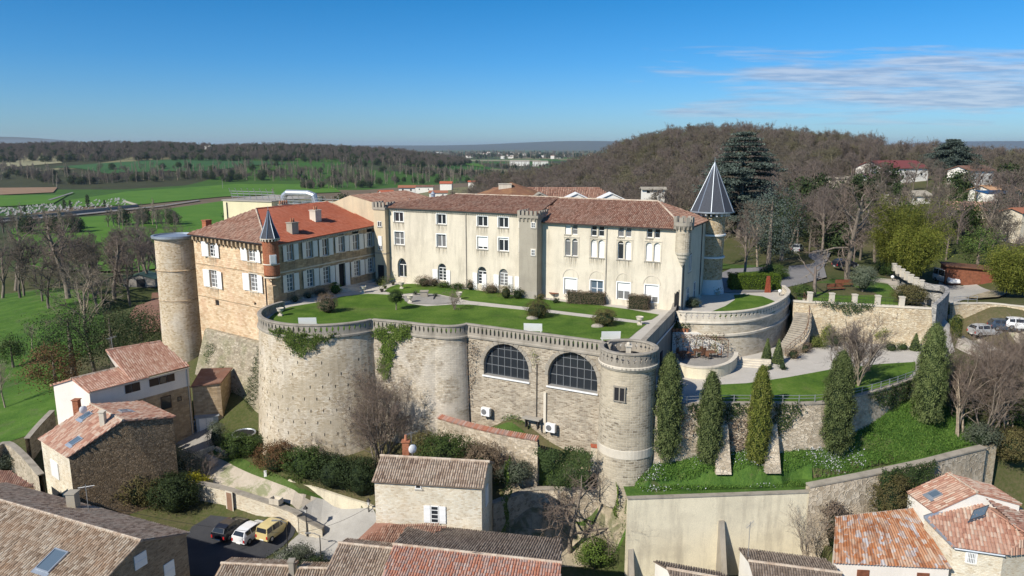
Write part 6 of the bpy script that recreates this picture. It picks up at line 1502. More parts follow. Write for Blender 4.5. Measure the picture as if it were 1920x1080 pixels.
ridge_tiles(r0_+Vector((0,0,.15)),r1_+Vector((0,0,.15)),ha,M['tile_pink']);
WAf=Wall(e0,e1);mb=MB();
WAf.box(mb,-.0,WAf.L,-17,-9.2,-.1,.06);mb.build('stone_facing',M['molasse_dark'],ha)
WAf.box(mb2:=MB(),0,WAf.L,-9.2,-6.9,-.1,.03);mb2 .build('rendered_front',M['pinkwall'],ha)
for r_,n_ in(((234,246,721,737),1),((298,312,705,719),2),((301,321,742,767),0),((332,340,743,752),0)):
 a,b,c,d=WAf.rect(*r_);mb=MB();WAf.box(mb,a,b,c,d,.06,.1);f=mb.build('window',M['darkwood'],ha);mb=MB();WAf.box(mb,a+.1,b-.1,c+.1,d-.1,.1,.11);mb.build('pane',M['glass'],f)
 if n_>=1:shutter(WAf,ha,b+.05,b+1.0,c,d,M['darkwood'])
 if n_==2:shutter(WAf,ha,a-1.2,a-.05,c,d,M['darkwood'],side=-1)
mb=MB();WAf.box(mb,WAf.L-.3,WAf.L-.2,-16,-7,.08,.16);WAf.box(mb,0,WAf.L,-6.95,-6.83,.2,.32);mb.build('gutter',M['frame_stone'],ha)
an_=thing('stone_lean_to','low stone outbuilding between the pinkish tiled house and the battered footing','building');q=P(375,700,-10);mb=MB();mb.hexa([(e1 .x+.1,e1 .y+.3,-17),(e1 .x+3.3,e1 .y+1.2,-17),(e1 .x+2.8,e1 .y+6,-17),(e1 .x-.6,e1 .y+5,-17),(e1 .x+.1,e1 .y+.3,-9.6),(e1 .x+3.3,e1 .y+1.2,-9.3),(e1 .x+2.8,e1 .y+6,-9.0),(e1 .x-.6,e1 .y+5,-8.8)]);mb.build('wall',M['molasse_dark'],an_)
mb=MB();mb.hexa([(e1 .x,e1 .y+.1,-9.55),(e1 .x+3.5,e1 .y+1.0,-9.25),(e1 .x+3.0,e1 .y+6.2,-8.95),(e1 .x-.7,e1 .y+5.1,-8.75),(e1 .x,e1 .y+.1,-9.4),(e1 .x+3.5,e1 .y+1.0,-9.1),(e1 .x+3.0,e1 .y+6.2,-8.8),(e1 .x-.7,e1 .y+5.1,-8.6)]);mb.build('roof',M['tile_brown'],an_)
antenna('short aerial behind the ridge of the pinkish tiled house',P(211,655,-4.2),1.6,1.2)
k0,kr,k1=P(1751,960,-12.0),P(1830,924,-10.3),P(1912,946,-11.4);kD=P(1778,890,-10.3)-kr
hd2=gable3('upper_right_house','white gabled house with mottled red tiles behind the house with the barred window',k0,kr,k1,kD,-18,M['whitewall'],M['tile_mixed'],ov=.12,tw=.26,tl=.5)
skylight(hd2,on_roof(1753,930,k0,kr,kr+kD),kD,kr-k0,1.0,1.0)
hd=thing('mottled_roof_house','house with mottled red tiles, big skylight and barred window in the bottom right corner','house')
RP_=[P(1789,1027,-13.3),P(1884,1041,-13.1),P(1930,1002,-11.8),P(1829,938,-11.3),P(1734,970,-12.6)]
RP_[2]=on_roof(1930,1002,RP_[0],RP_[1],RP_[3]);RP_[4]=on_roof(1734,970,RP_[0],RP_[1],RP_[3]);tile_roof(RP_,M['tile_mixed'],hd,tw=.28,tl=.6);tile_roof([P(2010,1030,-13.9),P(1925,958,-12.5),P(1829,938,-11.3),P(1930,1002,-11.8)],M['tile_mixed'],hd,tw=.28,tl=.6);tile_roof([P(1884,1041,-13.1),P(2010,1030,-13.9),P(1930,1002,-11.8)],M['tile_mixed'],hd,tw=.28,tl=.6)
WD=Wall(RP_[0],RP_[1]);mb=MB();aw_,bw2=RP_[0],RP_[1]
mb.poly([(aw_.x,aw_.y+.15,-21),(bw2 .x,bw2 .y+.15,-21),(bw2 .x,bw2 .y+.15,bw2 .z),(aw_.x,aw_.y+.15,aw_.z)]);c_=P(2010,1030,-13.9);mb.poly([(bw2 .x,bw2 .y+.15,-21),(c_.x,c_.y,-21),(c_.x,c_.y,-13.9),(bw2 .x,bw2 .y+.15,bw2 .z)]);d_=P(1734,970,-12.6);mb.poly([(d_.x,d_.y,-21),(aw_.x,aw_.y+.15,-21),(aw_.x,aw_.y+.15,aw_.z),(d_.x,d_.y,d_.z)]);mb.build('wall',M['palehouse'],hd)
WD=Wall(Vector((aw_.x,aw_.y+.15)),Vector((bw2 .x,bw2 .y+.15)));a,b,c,d=WD.rect(1813,1829,1036,1056);window(WD,hd,a,b,c,d,depth=-.03,bars=(4,1),fr=.05,surround=M['white'],sill_mat=M['frame_stone'])
skylight(hd,on_roof(1836,963,RP_[0],RP_[3],RP_[4]),RP_[3]-RP_[4],RP_[3]-RP_[0],1.6,1.5,'slate')
mb=MB();mb.tube([RP_[0],RP_[4]],.13,5);mb.tube([RP_[4],RP_[3]],.2,5);mb.tube([RP_[0]+Vector((0,-.05,-.05)),RP_[1]+Vector((0,-.05,-.05))],.09,6);mb.build('flashing',M['zinc'],hd)
m,t=newmat('rusted corrugated sheets');pos=t.n('ShaderNodeNewGeometry').outputs['Position'];uvn=t.n('ShaderNodeTexCoord').outputs['UV']
nA=t.noise(t.vscale(uvn,(2.2,.35,1)),1.0,6,.7);vB=t.n('ShaderNodeTexVoronoi',i_Vector=t.vscale(uvn,(.42,.36,1)));vB.distance='CHEBYCHEV';spb=t.n('ShaderNodeSeparateColor',i_0=vB.outputs['Color'])
baseC=t.ramp(spb.outputs[0],[(0,(.45,.235,.13)),(.3,(.48,.33,.23)),(.5,(.46,.40,.36)),(.62,(.38,.15,.06)),(.8,(.44,.42,.42)),(.9,(.42,.19,.09))],'CONSTANT')
colr=t.mix(t.ramp(nA,[(.46,0),(.62,.85)]),baseC,(.20,.085,.045));colr=t.mix(t.ramp(t.noise(pos,2.5,5,.7),[(.5,0),(.8,.5)]),colr,(.5,.42,.36));finish(t,colr,.8,nA,.01,.3,.0,.25);M['rustsheet']=m
bs=thing('rusty_shed','shed with patchwork roof of rusty corrugated sheets at the bottom right','shed')
r4=[P(1563,1056,-14.8),P(1786,1067,-14.8),P(1700,948,-13),P(1612,950,-13)];r4b=[P(1548,1018,-15.6)]
NU,NV=150,3;VV=[];FF=[]
for i in range(NU+1):
 for j in range(NV+1):
  a=r4[0].lerp(r4[1],i/NU);b=P(1566,968,-13.2).lerp(P(1712,952,-13),i/NU);q=a.lerp(b,j/NV);q.z+=.035*math.sin(i*math.pi*2/4)+(-.01*j)+.25*math.sin(j/NV*math.pi)*math.sin(i/NU*math.pi);VV.append(q)
mb=MB()
for i in range(NU):
 for j in range(NV):
  A_,B_,C_,D_=VV[i*(NV+1)+j],VV[(i+1)*(NV+1)+j],VV[(i+1)*(NV+1)+j+1],VV[i*(NV+1)+j+1];k=11/NU;mb.poly([A_,B_,C_,D_],[(i*k,j*2.3),((i+1)*k,j*2.3),((i+1)*k,j*2.3+2.3),(i*k,j*2.3+2.3)])
mb.build('roof',M['rustsheet'],bs)
mb=MB();qs=[r4[0]+Vector((.15,.2,-.1)),r4[1]+Vector((-.15,.2,-.1)),P(1712,952,-13.2),P(1568,968,-13.4)]
for i in range(4):a,b=qs[i],qs[(i+1)%4];mb.poly([(a.x,a.y,-21),(b.x,b.y,-21),(b.x,b.y,b.z),(a.x,a.y,a.z)])
mb.build('wall',M['pinkwall'],bs);WS_=Wall(qs[0],qs[1]);mb=MB()
for px in(1618,1731):u=WS_.hit(px,1075)[0];WS_.box(mb,u-.5,u+.5,-17.4,-15.4,0,.06)
mb.build('doors',M['brownwood'],bs)
q0_,q1_=P(1406,1054,-14.6),P(1575,1076,-14.6);qq=P(1388,1031,-15.3);
hs_=gable3('small_dark_roof_house','small white house with sooty tiles and a tall aerial at the bottom edge, left of the shed',Vector((2*q0_.x-qq.x,2*q0_.y-qq.y,-15.5)),q0_,qq,q1_-q0_,-21,M['whitewall'],M['tile_black'],ov=.15)if False else gable3('small_dark_roof_house','small white house with sooty tiles at the bottom edge, left of the rusty shed',qq,q0_,Vector((2*q0_.x-qq.x,2*q0_.y-qq.y,-15.5)),q1_-q0_,-21,M['whitewall'],M['tile_black'],ov=.15)
antenna('tall leaning lattice aerial in front of the cream retaining wall',P(1402,1050,-15),3.6,.8)
q0_,q1_=P(1253,1068,-15),P(1375,1090,-15);gable3('tiny_roof_house','tip of a dark tiled roof at the bottom edge below the cream retaining wall',q0_+Vector((-.6,2.4,-.8)),q0_,q0_+Vector((.5,-3,-1)),q1_-q0_,-21,M['whitewall'],M['tile_black'],ov=.15)
# ================================================================ LOW WALLS
def low_wall(name,label,pts,thick,zb,mat,coping=None,cop_h=.1,smooth=True,slope=None):
 t_=thing(name,label,'wall');P3=smooth_path(pts,5)if smooth else[Vector(p)for p in pts];zs=[p.z for p in P3];p2d=[Vector(p[:2])for p in P3];mb=MB()
 zmin=min(zs);sweep(mb,p2d,[(-thick,0),(0,0),(.0,lambda i:zb-zs[i]),],zs=zs,caps=False);
 sweep(mb,p2d,[(-thick,lambda i:zb-zs[i]),(-thick,0)],zs=zs,caps=False)
 mb.build('wall',mat,t_)
 if coping:mb=MB();sweep(mb,p2d,[(-thick-.08,-.02),(-thick-.08,cop_h),(.08,cop_h),(.08,-.02),(-thick-.08,-.02)],zs=zs);mb.build('coping',coping,t_)
 return t_,p2d,zs
cwl,_,_=low_wall('cream_retaining_wall','big smooth cream cement retaining wall with two leaning fins below the flowery slope',[P(1177,936,-12),P(1533,923,-12)],.35,-22,M['retain'],M['concrete'],.1,False)
for px,yt in((1352,975),(1181,1006)):
 t0=PY(px,yt,P(px,929,-12).y);mb=MB();mb.hexa([(t0 .x-.25,t0 .y-3.2,-22),(t0 .x+.25,t0 .y-3.2,-22),(t0 .x+.25,t0 .y,-22),(t0 .x-.25,t0 .y,-22),(t0 .x-.25,t0 .y-.25,t0 .z),(t0 .x+.25,t0 .y-.25,t0 .z),(t0 .x+.25,t0 .y,t0 .z),(t0 .x-.25,t0 .y,t0 .z)]);mb.build('fin',M['concrete'],cwl)
flat('slope_edge',[P(1177,936,-12),P(1533,923,-12),P(1533,923,-12)+Vector((0,3,0)),P(1177,936,-12)+Vector((0,3,0))],-12.03,M['slopegrass'])
mb=MB();sweep(mb,[Vector(p[:2])for p in cope3],[(-.6,-.12),(-2.8,-.3)],zs=[p.z for p in cope3],caps=False);props(mb.build('slope_edge',M['slopegrass']),kind='structure')
e_=P(1533,923,-12);mb=MB();mb.poly([(e_.x,e_.y,-22),(e_.x+.3,e_.y+5,-22),(e_.x+.3,e_.y+5,-12),(e_.x,e_.y,-12)]);mb.build('return_wall',M['retain'],cwl)
low_wall('slope_wall','grey coped rubble wall climbing to the right below the flowery slope',cope3,.7,-20,M['slopewall'],M['concrete'],.12)
q=P(1850,850,-10.9);ep=thing('wall_pier','pale stone pier with an iron cross tie ending the sloping wall','wall',(0,0,0));mb=MB();WE2=Wall(P(1772,862,-10.3),P(1852,844,-10.0));WE2 .box(mb,0,WE2 .L,-20,-9.95,-.4,.05);WE2 .box(mb,WE2 .L-.1,WE2 .L+1.3,-20,-9.7,-3.0,-.1);mb.build('wall',M['paleruin'],ep);mb=MB();u,v=WE2 .hit(1831,880)
for s_ in(-1,1):mb.tube([WE2 .pt(u-.36,v-.32*s_,.1),WE2 .pt(u+.36,v+.32*s_,.1)],.05,4)
mb.build('cross_tie',M['rustiron'],ep)
mw,mwp,_=low_wall('tile_capped_wall','pale garden wall capped with red half-round tiles below the arcade',[P(820,781,-8.8),P(870,797,-8.9),P(930,811,-8.9),P(1008,827,-9.0)],.45,-14.5,M['slopewall'])
mb=MB();L_=resample(mwp,.24)
for i in range(len(L_)-1):
 a,b=L_[i],L_[i+1];t_=(b-a).normalized();n_=Vector((t_.y,-t_.x));c=(a+b)/2;mb.tube([(c.x+n_.x*.14,c.y+n_.y*.14,-8.92),(c.x-n_.x*.5,c.y-n_.y*.5,-8.68)],[.12,.1],6,r=random.random())
mb.build('tile_cap',M['tile_redgrey'],mw)
mw2,mwp2,_=low_wall('tile_capped_stub','short pale wall stub with red tiles against the foot of the corner tower',[P(1108,838,-9.4),P(1134,842,-9.6)],.5,-14,M['palehouse'],M['tile_red'],.12,False)
low_wall('terrace_bank_wall','tall overgrown rubble bank wall between the pale stone house and the cream wall',[P(925,945,-14.6),P(965,930,-14.2),P(1010,918,-13.8),P(1090,920,-13.6),P(1177,920,-13.4)],.5,-21,M['slopewall'],M['concrete'],.08)
low_wall('rock_bank_wall','rough rocky retaining face below the tile-capped wall',[P(800,835,-11.6),P(870,846,-11.8),P(930,850,-12.0),P(1010,860,-12.2),P(1125,868,-12.4)],.6,-15.5,M['slopewall'])
nw,_,_=low_wall('roadside_wall','old stone wall with a brick niche between the gravel track and the parked cars',[P(352,905,-15.9),P(410,916,-16.0),P(480,937,-16.3),P(540,958,-16.7),P(558,968,-16.9)],.55,-20,M['palehouse'],M['concrete'],.12)
WN=Wall(P(405,916,-16),P(480,937,-16));u,v=WN.hit(431,940);mb=MB();WN.box(mb,u-.55,u+.5,v-1.3,v+1.15,0,.06);n_=mb.build('niche_frame',M['lightstone'],nw);mb=MB();WN.box(mb,u-.38,u+.36,v-1.2,v+1.0,.03,.075);mb.build('niche_infill',plain('brown infill',(.25,.15,.10),.9),n_)
low_wall('ramp_wall','lower end of the stone wall beside the concrete ramp and the street lamp',[P(557,969,-17.0),P(575,979,-17.5),P(604,993,-18.2)],.5,-20.5,M['palehouse'],M['concrete'],.1,False)
low_wall('hedge_foot_wall','low pale wall under the long shrub border beside the gravel track',[P(540,900,-15.2),P(600,918,-15.6),P(650,934,-16.1),P(690,946,-16.6),P(708,956,-17)],.3,-18.5,M['retain'])
low_wall('courtyard_kerb','low white edged wall closing the shaded courtyard near the cottage',[P(322,862,-15.2),P(350,856,-15.1),P(385,842,-15.0),P(402,836,-14.9)],.3,-17,M['retain'])
low_wall('courtyard_kerb','short pale kerb wall beside the weedy end of the gravel track',[P(403,838,-14.9),P(426,852,-15)],.3,-17,M['lightstone'],smooth=False)
low_wall('boundary_wall','old grey boundary wall curving from the left edge to the cottage',[P(-10,845,-14.6),P(10,832,-14.3),P(40,855,-14.6),P(72,892,-15)],.5,-19,M['slopewall'],M['concrete'],.1)
low_wall('meadow_wall','stone wall climbing from the cottage to the white end wall of the long house',[P(55,822,-14.2),P(78,795,-13.6),P(102,770,-13.2)],.5,-17.5,M['slopewall'],M['concrete'],.1)
tg=thing('planter','rectangular pale stone planter on top of the roadside wall','planter',P(518,943,-16.3),-.35);mb=MB();mb.box((0,-.35,.28),(1.2,.08,.6));mb.box((0,.35,.28),(1.2,.08,.6));mb.box((-.58,0,.28),(.08,.62,.6));mb.box((.58,0,.28),(.08,.62,.6));mb.box((0,0,.15),(1.1,.62,.3));mb.build('trough',M['lightstone'],tg)
gs_=thing('garden_shed','small blue grey metal garden shed in the shaded courtyard','shed',P(391,803,-15.4),.35)
mb=MB();mb.box((0,0,.95),(2.6,2.0,1.9));mb.build('walls',plain('pale blue grey sheet',(.40,.46,.52),.5,.2),gs_);mb=MB();mb.hexa([(-1.45,-1.15,1.9),(1.45,-1.15,1.9),(1.45,1.15,1.9),(-1.45,1.15,1.9),(-1.45,-.03,2.35),(1.45,-.03,2.35),(1.45,.03,2.35),(-1.45,.03,2.35)]);mb.build('roof',M['zinc'],gs_);mb=MB();mb.box((-.55,-1.02,.9),(.8,.04,1.7));mb.box((.3,-1.02,.9),(.8,.04,1.7));mb.build('doors',M['white'],gs_)
tr_=thing('trampoline','round dark trampoline with pale rim behind the courtyard shrubs','trampoline',P(458,824,-14.9));mb=MB();mb.lathe((0,0,0),[(1.25,.8),(0,.8)],28);mb.build('mat',M['dark'],tr_);mb=MB();mb.tube([(1.35*math.cos(a*math.pi/14),1.35*math.sin(a*math.pi/14),.82)for a in range(29)],.1,6);mb.build('rim',M['zinc'],tr_)
for k in range(4):mb=MB();a=k*math.pi/2+.5;mb.tube([(1.3*math.cos(a),1.3*math.sin(a),0),(1.3*math.cos(a),1.3*math.sin(a),.8)],.04,5);mb.build('leg',M['steel'],tr_)
tp_=thing('covered_heap','low table heaped under pale sheets beside the metal shed','heap',P(357,806,-15.5));mb=MB();mb.box((0,0,.4),(1.6,1.1,.8));mb.box((.3,.1,.9),(.8,.7,.3),.4);mb.build('cover',M['bluetarp'],tp_)
def street_lamp(label,loc,h=4.2,kind='lantern',rz=0.0):
 t_=thing('street_lamp',label,'street lamp',loc,rz,'street lamps by the concrete road');mb=MB();mb.tube([(0,0,0),(0,0,.8),(0,0,h)],[.09,.06,.045],8);mb.build('pole',M['iron'],t_)
 if kind=='lantern':
  mb=MB();mb.lathe((0,0,h),[(.1,0),(.2,.45),(0,.45)],6);mb.build('lantern_glass',M['lampglass'],t_);mb=MB();mb.lathe((0,0,h),[(.27,.45),(.1,.65),(.03,.8),(0,.82)],6);mb.build('lantern_cap',M['iron'],t_)
 else:mb=MB();mb.tube([(0,0,h),(-.5,0,h+.25),(-1.0,0,h+.3)],.035,5);mb.box((-1.1,0,h+.27),(.5,.16,.1));mb.build('lamp_arm',M['steel'],t_)
street_lamp('black lantern street lamp at the end of the stone wall',P(576,1005,-19),2.6)
street_lamp('arched grey street lamp in front of the dark bush, left one',P(542,1064,-19.3),4.6,'arm');street_lamp('arched grey street lamp in front of the dark bush, right one',P(603,1066,-19.3),3.4,'arm')
street_lamp('thin black lantern lamp on the street corner below the pale stone house',P(692,967,-17.6),1.2)
bol=thing('white_marker','small white post at the corner of the shrub border','post',P(498,893,-15.6));mb=MB();mb.box((0,0,.3),(.3,.12,.75));mb.build('post',M['white'],bol)
# ================================================================ CARS
def car(label,paint_,loc,rz,st,L,w,cat='car',wheelr=.3,group=None,name='parked_car',wx=None,glass_from=0):
 """st: stations (x, z_low, z_belt, z_top, w_belt, w_top) from rear to front"""
 t_=thing(name,label,cat,loc,rz,group);b=MB();g=MB()
 def ring(s):x,zl,zb,zt,wb,wt_=s;return[(x,-wb*.93,zl),(x,-wb,(zl+zb)/2),(x,-wb*.97,zb),(x,-wt_,zt),(x,wt_,zt),(x,wb*.97,zb),(x,wb,(zl+zb)/2),(x,wb*.93,zl)]
 R_=[ring(s)for s in st]
 for i in range(len(R_)-1):
  a,c=R_[i],R_[i+1];tall=min(st[i][3]-st[i][2],st[i+1][3]-st[i+1][2])>.12;half=max(st[i][3]-st[i][2],st[i+1][3]-st[i+1][2])>.12
  for k in range(7):
   q=[a[k],c[k],c[k+1],a[k+1]]
   if k in(2,4)and tall:
    f=lambda p0,p1,e:tuple(p0[j]+(p1[j]-p0[j])*e for j in range(3))
    b.poly(q);g0,g1,g2,g3=[list(v)for v in q];cx=[sum(v[j]for v in q)/4 for j in range(3)]
    g.poly([(cx[0]+(v[0]-cx[0])*.9,cx[1]+(v[1]-cx[1])*.82+(.012 if k==4 else-.012),cx[2]+(v[2]-cx[2])*.82)for v in q])
   elif k==3 and half and not tall:
    b.poly(q);cx=[sum(v[j]for v in q)/4 for j in range(3)];up=.015;g.poly([(cx[0]+(v[0]-cx[0])*.9-(0.012 if i<3 else-.012),v[1]*.9,cx[2]+(v[2]-cx[2])*.9+up)for v in q])
   else:b.poly(q)
 b.poly(list(reversed(R_[0])));b.poly(R_[-1]);body=b.build('body',M[paint_],t_);g.build('windows',M['glass'],t_)
 x0,x1=wx or(st[0][0]+.17*L,st[-1][0]-.19*L)
 for x in(x0,x1):
  for s_ in(-1,1):
   mb=MB();mb.lathe((0,0,0),[(0,-.1),(wheelr*.9,-.1),(wheelr,-.07),(wheelr,.07),(wheelr*.9,.1),(wheelr*.62,.1)],18);o=mb.build('wheel',M['tyre'],t_);o.rotation_euler=(-s_*math.pi/2,0,0);o.location=(x,s_*(w-.06),wheelr)
   mb=MB();mb.lathe((0,0,0),[(wheelr*.64,.09),(0,.11)],14);mb.build('rim',M['rim'],o)
   mb=MB();mb.lathe((0,0,0),[(wheelr*1.2,.0),(wheelr*1.2,.03),(0,.03)],16);o=mb.build('wheel_arch',M['dark'],t_);o.rotation_euler=(-s_*math.pi/2,0,0);o.location=(x,s_*(w-.055)*.97,wheelr*1.05)
 zr_,xr=st[0][2],st[0][0]
 for s_ in(-1,1):
  mb=MB();mb.box((xr+.02,s_*w*.84,zr_-.05),(.1,.16,.3));mb.build('taillight',M['redlight'],t_);mb=MB();mb.box((st[-1][0]-.04,s_*w*.72,st[-1][2]-.12),(.12,.3,.16));mb.build('headlight',M['lampglass'],t_)
 mb=MB();mb.box((xr-.012,0,zr_-.35),(.03,.5,.11));mb.build('number_plate',M['white'],t_);return t_
hatch=[(-1.95,.28,.62,.66,.78,.76),(-1.93,.25,.95,1.0,.83,.72),(-1.6,.22,.98,1.38,.85,.6),(-.9,.2,.95,1.47,.86,.62),(.1,.2,.93,1.46,.86,.62),(.55,.2,.92,1.35,.86,.6),(1.2,.2,.92,.95,.85,.7),(1.75,.24,.78,.82,.82,.68),(1.98,.3,.55,.62,.72,.6)]
mini=[(-1.72,.28,.7,.74,.74,.7),(-1.72,.25,1.0,1.05,.77,.68),(-1.6,.22,1.0,1.55,.78,.64),(-.9,.2,1.0,1.63,.79,.66),(.2,.2,.98,1.63,.79,.66),(.6,.2,.98,1.52,.79,.64),(1.15,.2,.95,.98,.78,.66),(1.6,.24,.85,.9,.76,.64),(1.74,.3,.6,.66,.68,.58)]
vanp=[(-2.6,.35,1.1,1.15,.9,.86),(-2.6,.3,1.15,2.2,.97,.88),(-1.0,.3,1.15,2.28,.97,.9),(.9,.3,1.15,2.26,.97,.9),(1.3,.3,1.15,2.1,.97,.86),(1.95,.3,1.12,1.16,.95,.8),(2.5,.35,.9,.95,.9,.76),(2.65,.4,.6,.66,.85,.7)]
def face(px0,py0,px1,py1,z):a,b=P(px0,py0,z),P(px1,py1,z);return(a+b)/2,math.atan2(b.y-a.y,b.x-a.x)
gp_='cars parked under the old wall'
c,a=face(414,1013,452,985,-19.0);car('dark blue black hatchback parked in shade, leftmost under the wall','car_black',(c.x,c.y,h1(c.x,c.y)+.1),a,hatch,3.93,.86,group=gp_)
c,a=face(452,1018,492,990,-19.0);car('white hatchback parked between the dark and the yellow car','car_white',(c.x,c.y,h1(c.x,c.y)+.1),a,hatch,3.93,.86,group=gp_)
c,a=face(494,1020,532,993,-19.0);car('pale yellow boxy small car nearest the ramp','car_yellow',(c.x,c.y,h1(c.x,c.y)+.1),a,mini,3.5,.8,group=gp_)
c,a=face(1756,526,1792,536,-3);v_=car('white panel van facing the brown timber shed on the drive','car_white',(c.x,c.y,h1(c.x,c.y)+.13),a-.1,vanp,5.2,.97,'van',.33,name='panel_van')
gq='cars parked below the cross wall'
for px,py,pt_c,lb,rz in((1845,634,'car_silver','silver estate car below the cross wall, nearest the bare trees',.1),(1885,622,'car_blue','dark blue car parked in the middle below the cross wall',-.25),(1912,626,'car_white','white car at the right edge below the cross wall',-.3)):
 q=ground(px,py);car(lb,pt_c,(q.x,q.y,q.z+.1),rz,hatch,3.93,.86,group=gq)
q=P(304,541,-16);car('white van half hidden behind the left round tower','car_white',(q.x,q.y,h1(q.x,q.y)),.3,vanp,5.2,.97,'van',.33,name='panel_van')
q=ground(1583,508);car('dark car in the shade behind the big bare tree','car_black',(q.x,q.y,.15),.2,hatch,3.93,.86)
q=ground(1495,470);car('silver car glinting on the park road behind the trees','car_silver',(q.x,q.y,.15),1.0,hatch,3.93,.86)
q=P(1830,533,-2.6);ts=thing('timber_shed','long red brown timber shed with a slanting roof beside the white van','shed',(q.x,q.y,h1(q.x,q.y)-.1),-.32);mb=MB();mb.hexa([(-4.6,0,0),(4.6,0,0),(4.6,4,0),(-4.6,4,0),(-4.6,0,3.1),(4.6,0,2.6),(4.6,4,2.6),(-4.6,4,3.1)]);mb.build('wall',M['brownwood'],ts);mb=MB();mb.hexa([(-5,-.5,3.12),(5,-.5,2.6),(5,4.3,2.6),(-5,4.3,3.12),(-5,-.5,3.3),(5,-.5,2.78),(5,4.3,2.78),(-5,4.3,3.3)]);mb.build('roof',M['rustiron'],ts);mb=MB();mb.box((1.6,-.04,1.0),(1.9,.08,2.0));mb.build('door',plain('red brown door',(.22,.07,.04),.8),ts)
q=ground(262,540);ws_=thing('plank_shed','grey plank shed with green roof and dark doorway in the left trees','shed',(q.x,q.y,q.z),.1);mb=MB();mb.poly([(-4.2,0,0),(4.2,0,0),(4.2,0,2.2),(0,0,3.6),(-4.2,0,2.2)]);mb.poly([(4.2,0,0),(4.2,6,0),(4.2,6,2.2),(4.2,0,2.2)]);mb.build('wall',M['greywood'],ws_);mb=MB();mb.hexa([(-4.5,-.3,2.15),(0,-.3,3.65),(0,6.2,3.65),(-4.5,6.2,2.15),(-4.5,-.3,2.3),(0,-.3,3.8),(0,6.2,3.8),(-4.5,6.2,2.3)]);mb.hexa([(0,-.3,3.65),(4.5,-.3,2.15),(4.5,6.2,2.15),(0,6.2,3.65),(0,-.3,3.8),(4.5,-.3,2.3),(4.5,6.2,2.3),(0,6.2,3.8)]);mb.build('roof',plain('dull green sheet',(.07,.12,.09),.6),ws_);mb=MB();mb.box((.4,-.03,1.2),(2.2,.06,2.2));mb.build('doorway',M['dark'],ws_)
for i,(a,b,lb)in enumerate(((P(542,1000,-14.7),P(700,945,-11.5),'overhead cable from the arched lamp to the pale stone house'),(P(603,1010,-16),P(900,1035,-10.8),'overhead cable from the right arched lamp to the red patched roof'),(P(165,940,-8.5),P(542,1000,-14.7),'overhead cable from the aerial on the left roof to the arched lamp'))):
 t_=thing('overhead_cable',lb,'cable');mb=MB();mb.tube([a.lerp(b,k/12)-Vector((0,0,2.4*(k/12)*(1-k/12)))for k in range(13)],.018,3);mb.build('cable',M['iron'],t_)
# ================================================================ PLANT BUILDERS
def prisms(P0,P1,R0,R1,n=3):
 P0,P1=np.asarray(P0),np.asarray(P1);d=P1-P0;d/=np.linalg.norm(d,axis=1)[:,None]+1e-9
 h=np.where(np.abs(d[:,2:3])<.9,np.array([[0,0,1.]]),np.array([[1.,0,0]]));a=np.cross(d,h);a/=np.linalg.norm(a,axis=1)[:,None]+1e-9;c=np.cross(d,a)
 N=len(P0);V=np.empty((N,2*n,3))
 for j in range(n):
  t=2*math.pi*j/n;o=a*math.cos(t)+c*math.sin(t);V[:,j]=P0+o*np.asarray(R0)[:,None];V[:,n+j]=P1+o*np.asarray(R1)[:,None]
 b=np.arange(N)[:,None]*2*n
 F=np.concatenate([np.concatenate([b+j,b+(j+1)%n,b+n+(j+1)%n,b+n+j],1)[:,None]for j in range(n)],1).reshape(-1,4)
 return V.reshape(-1,3),F
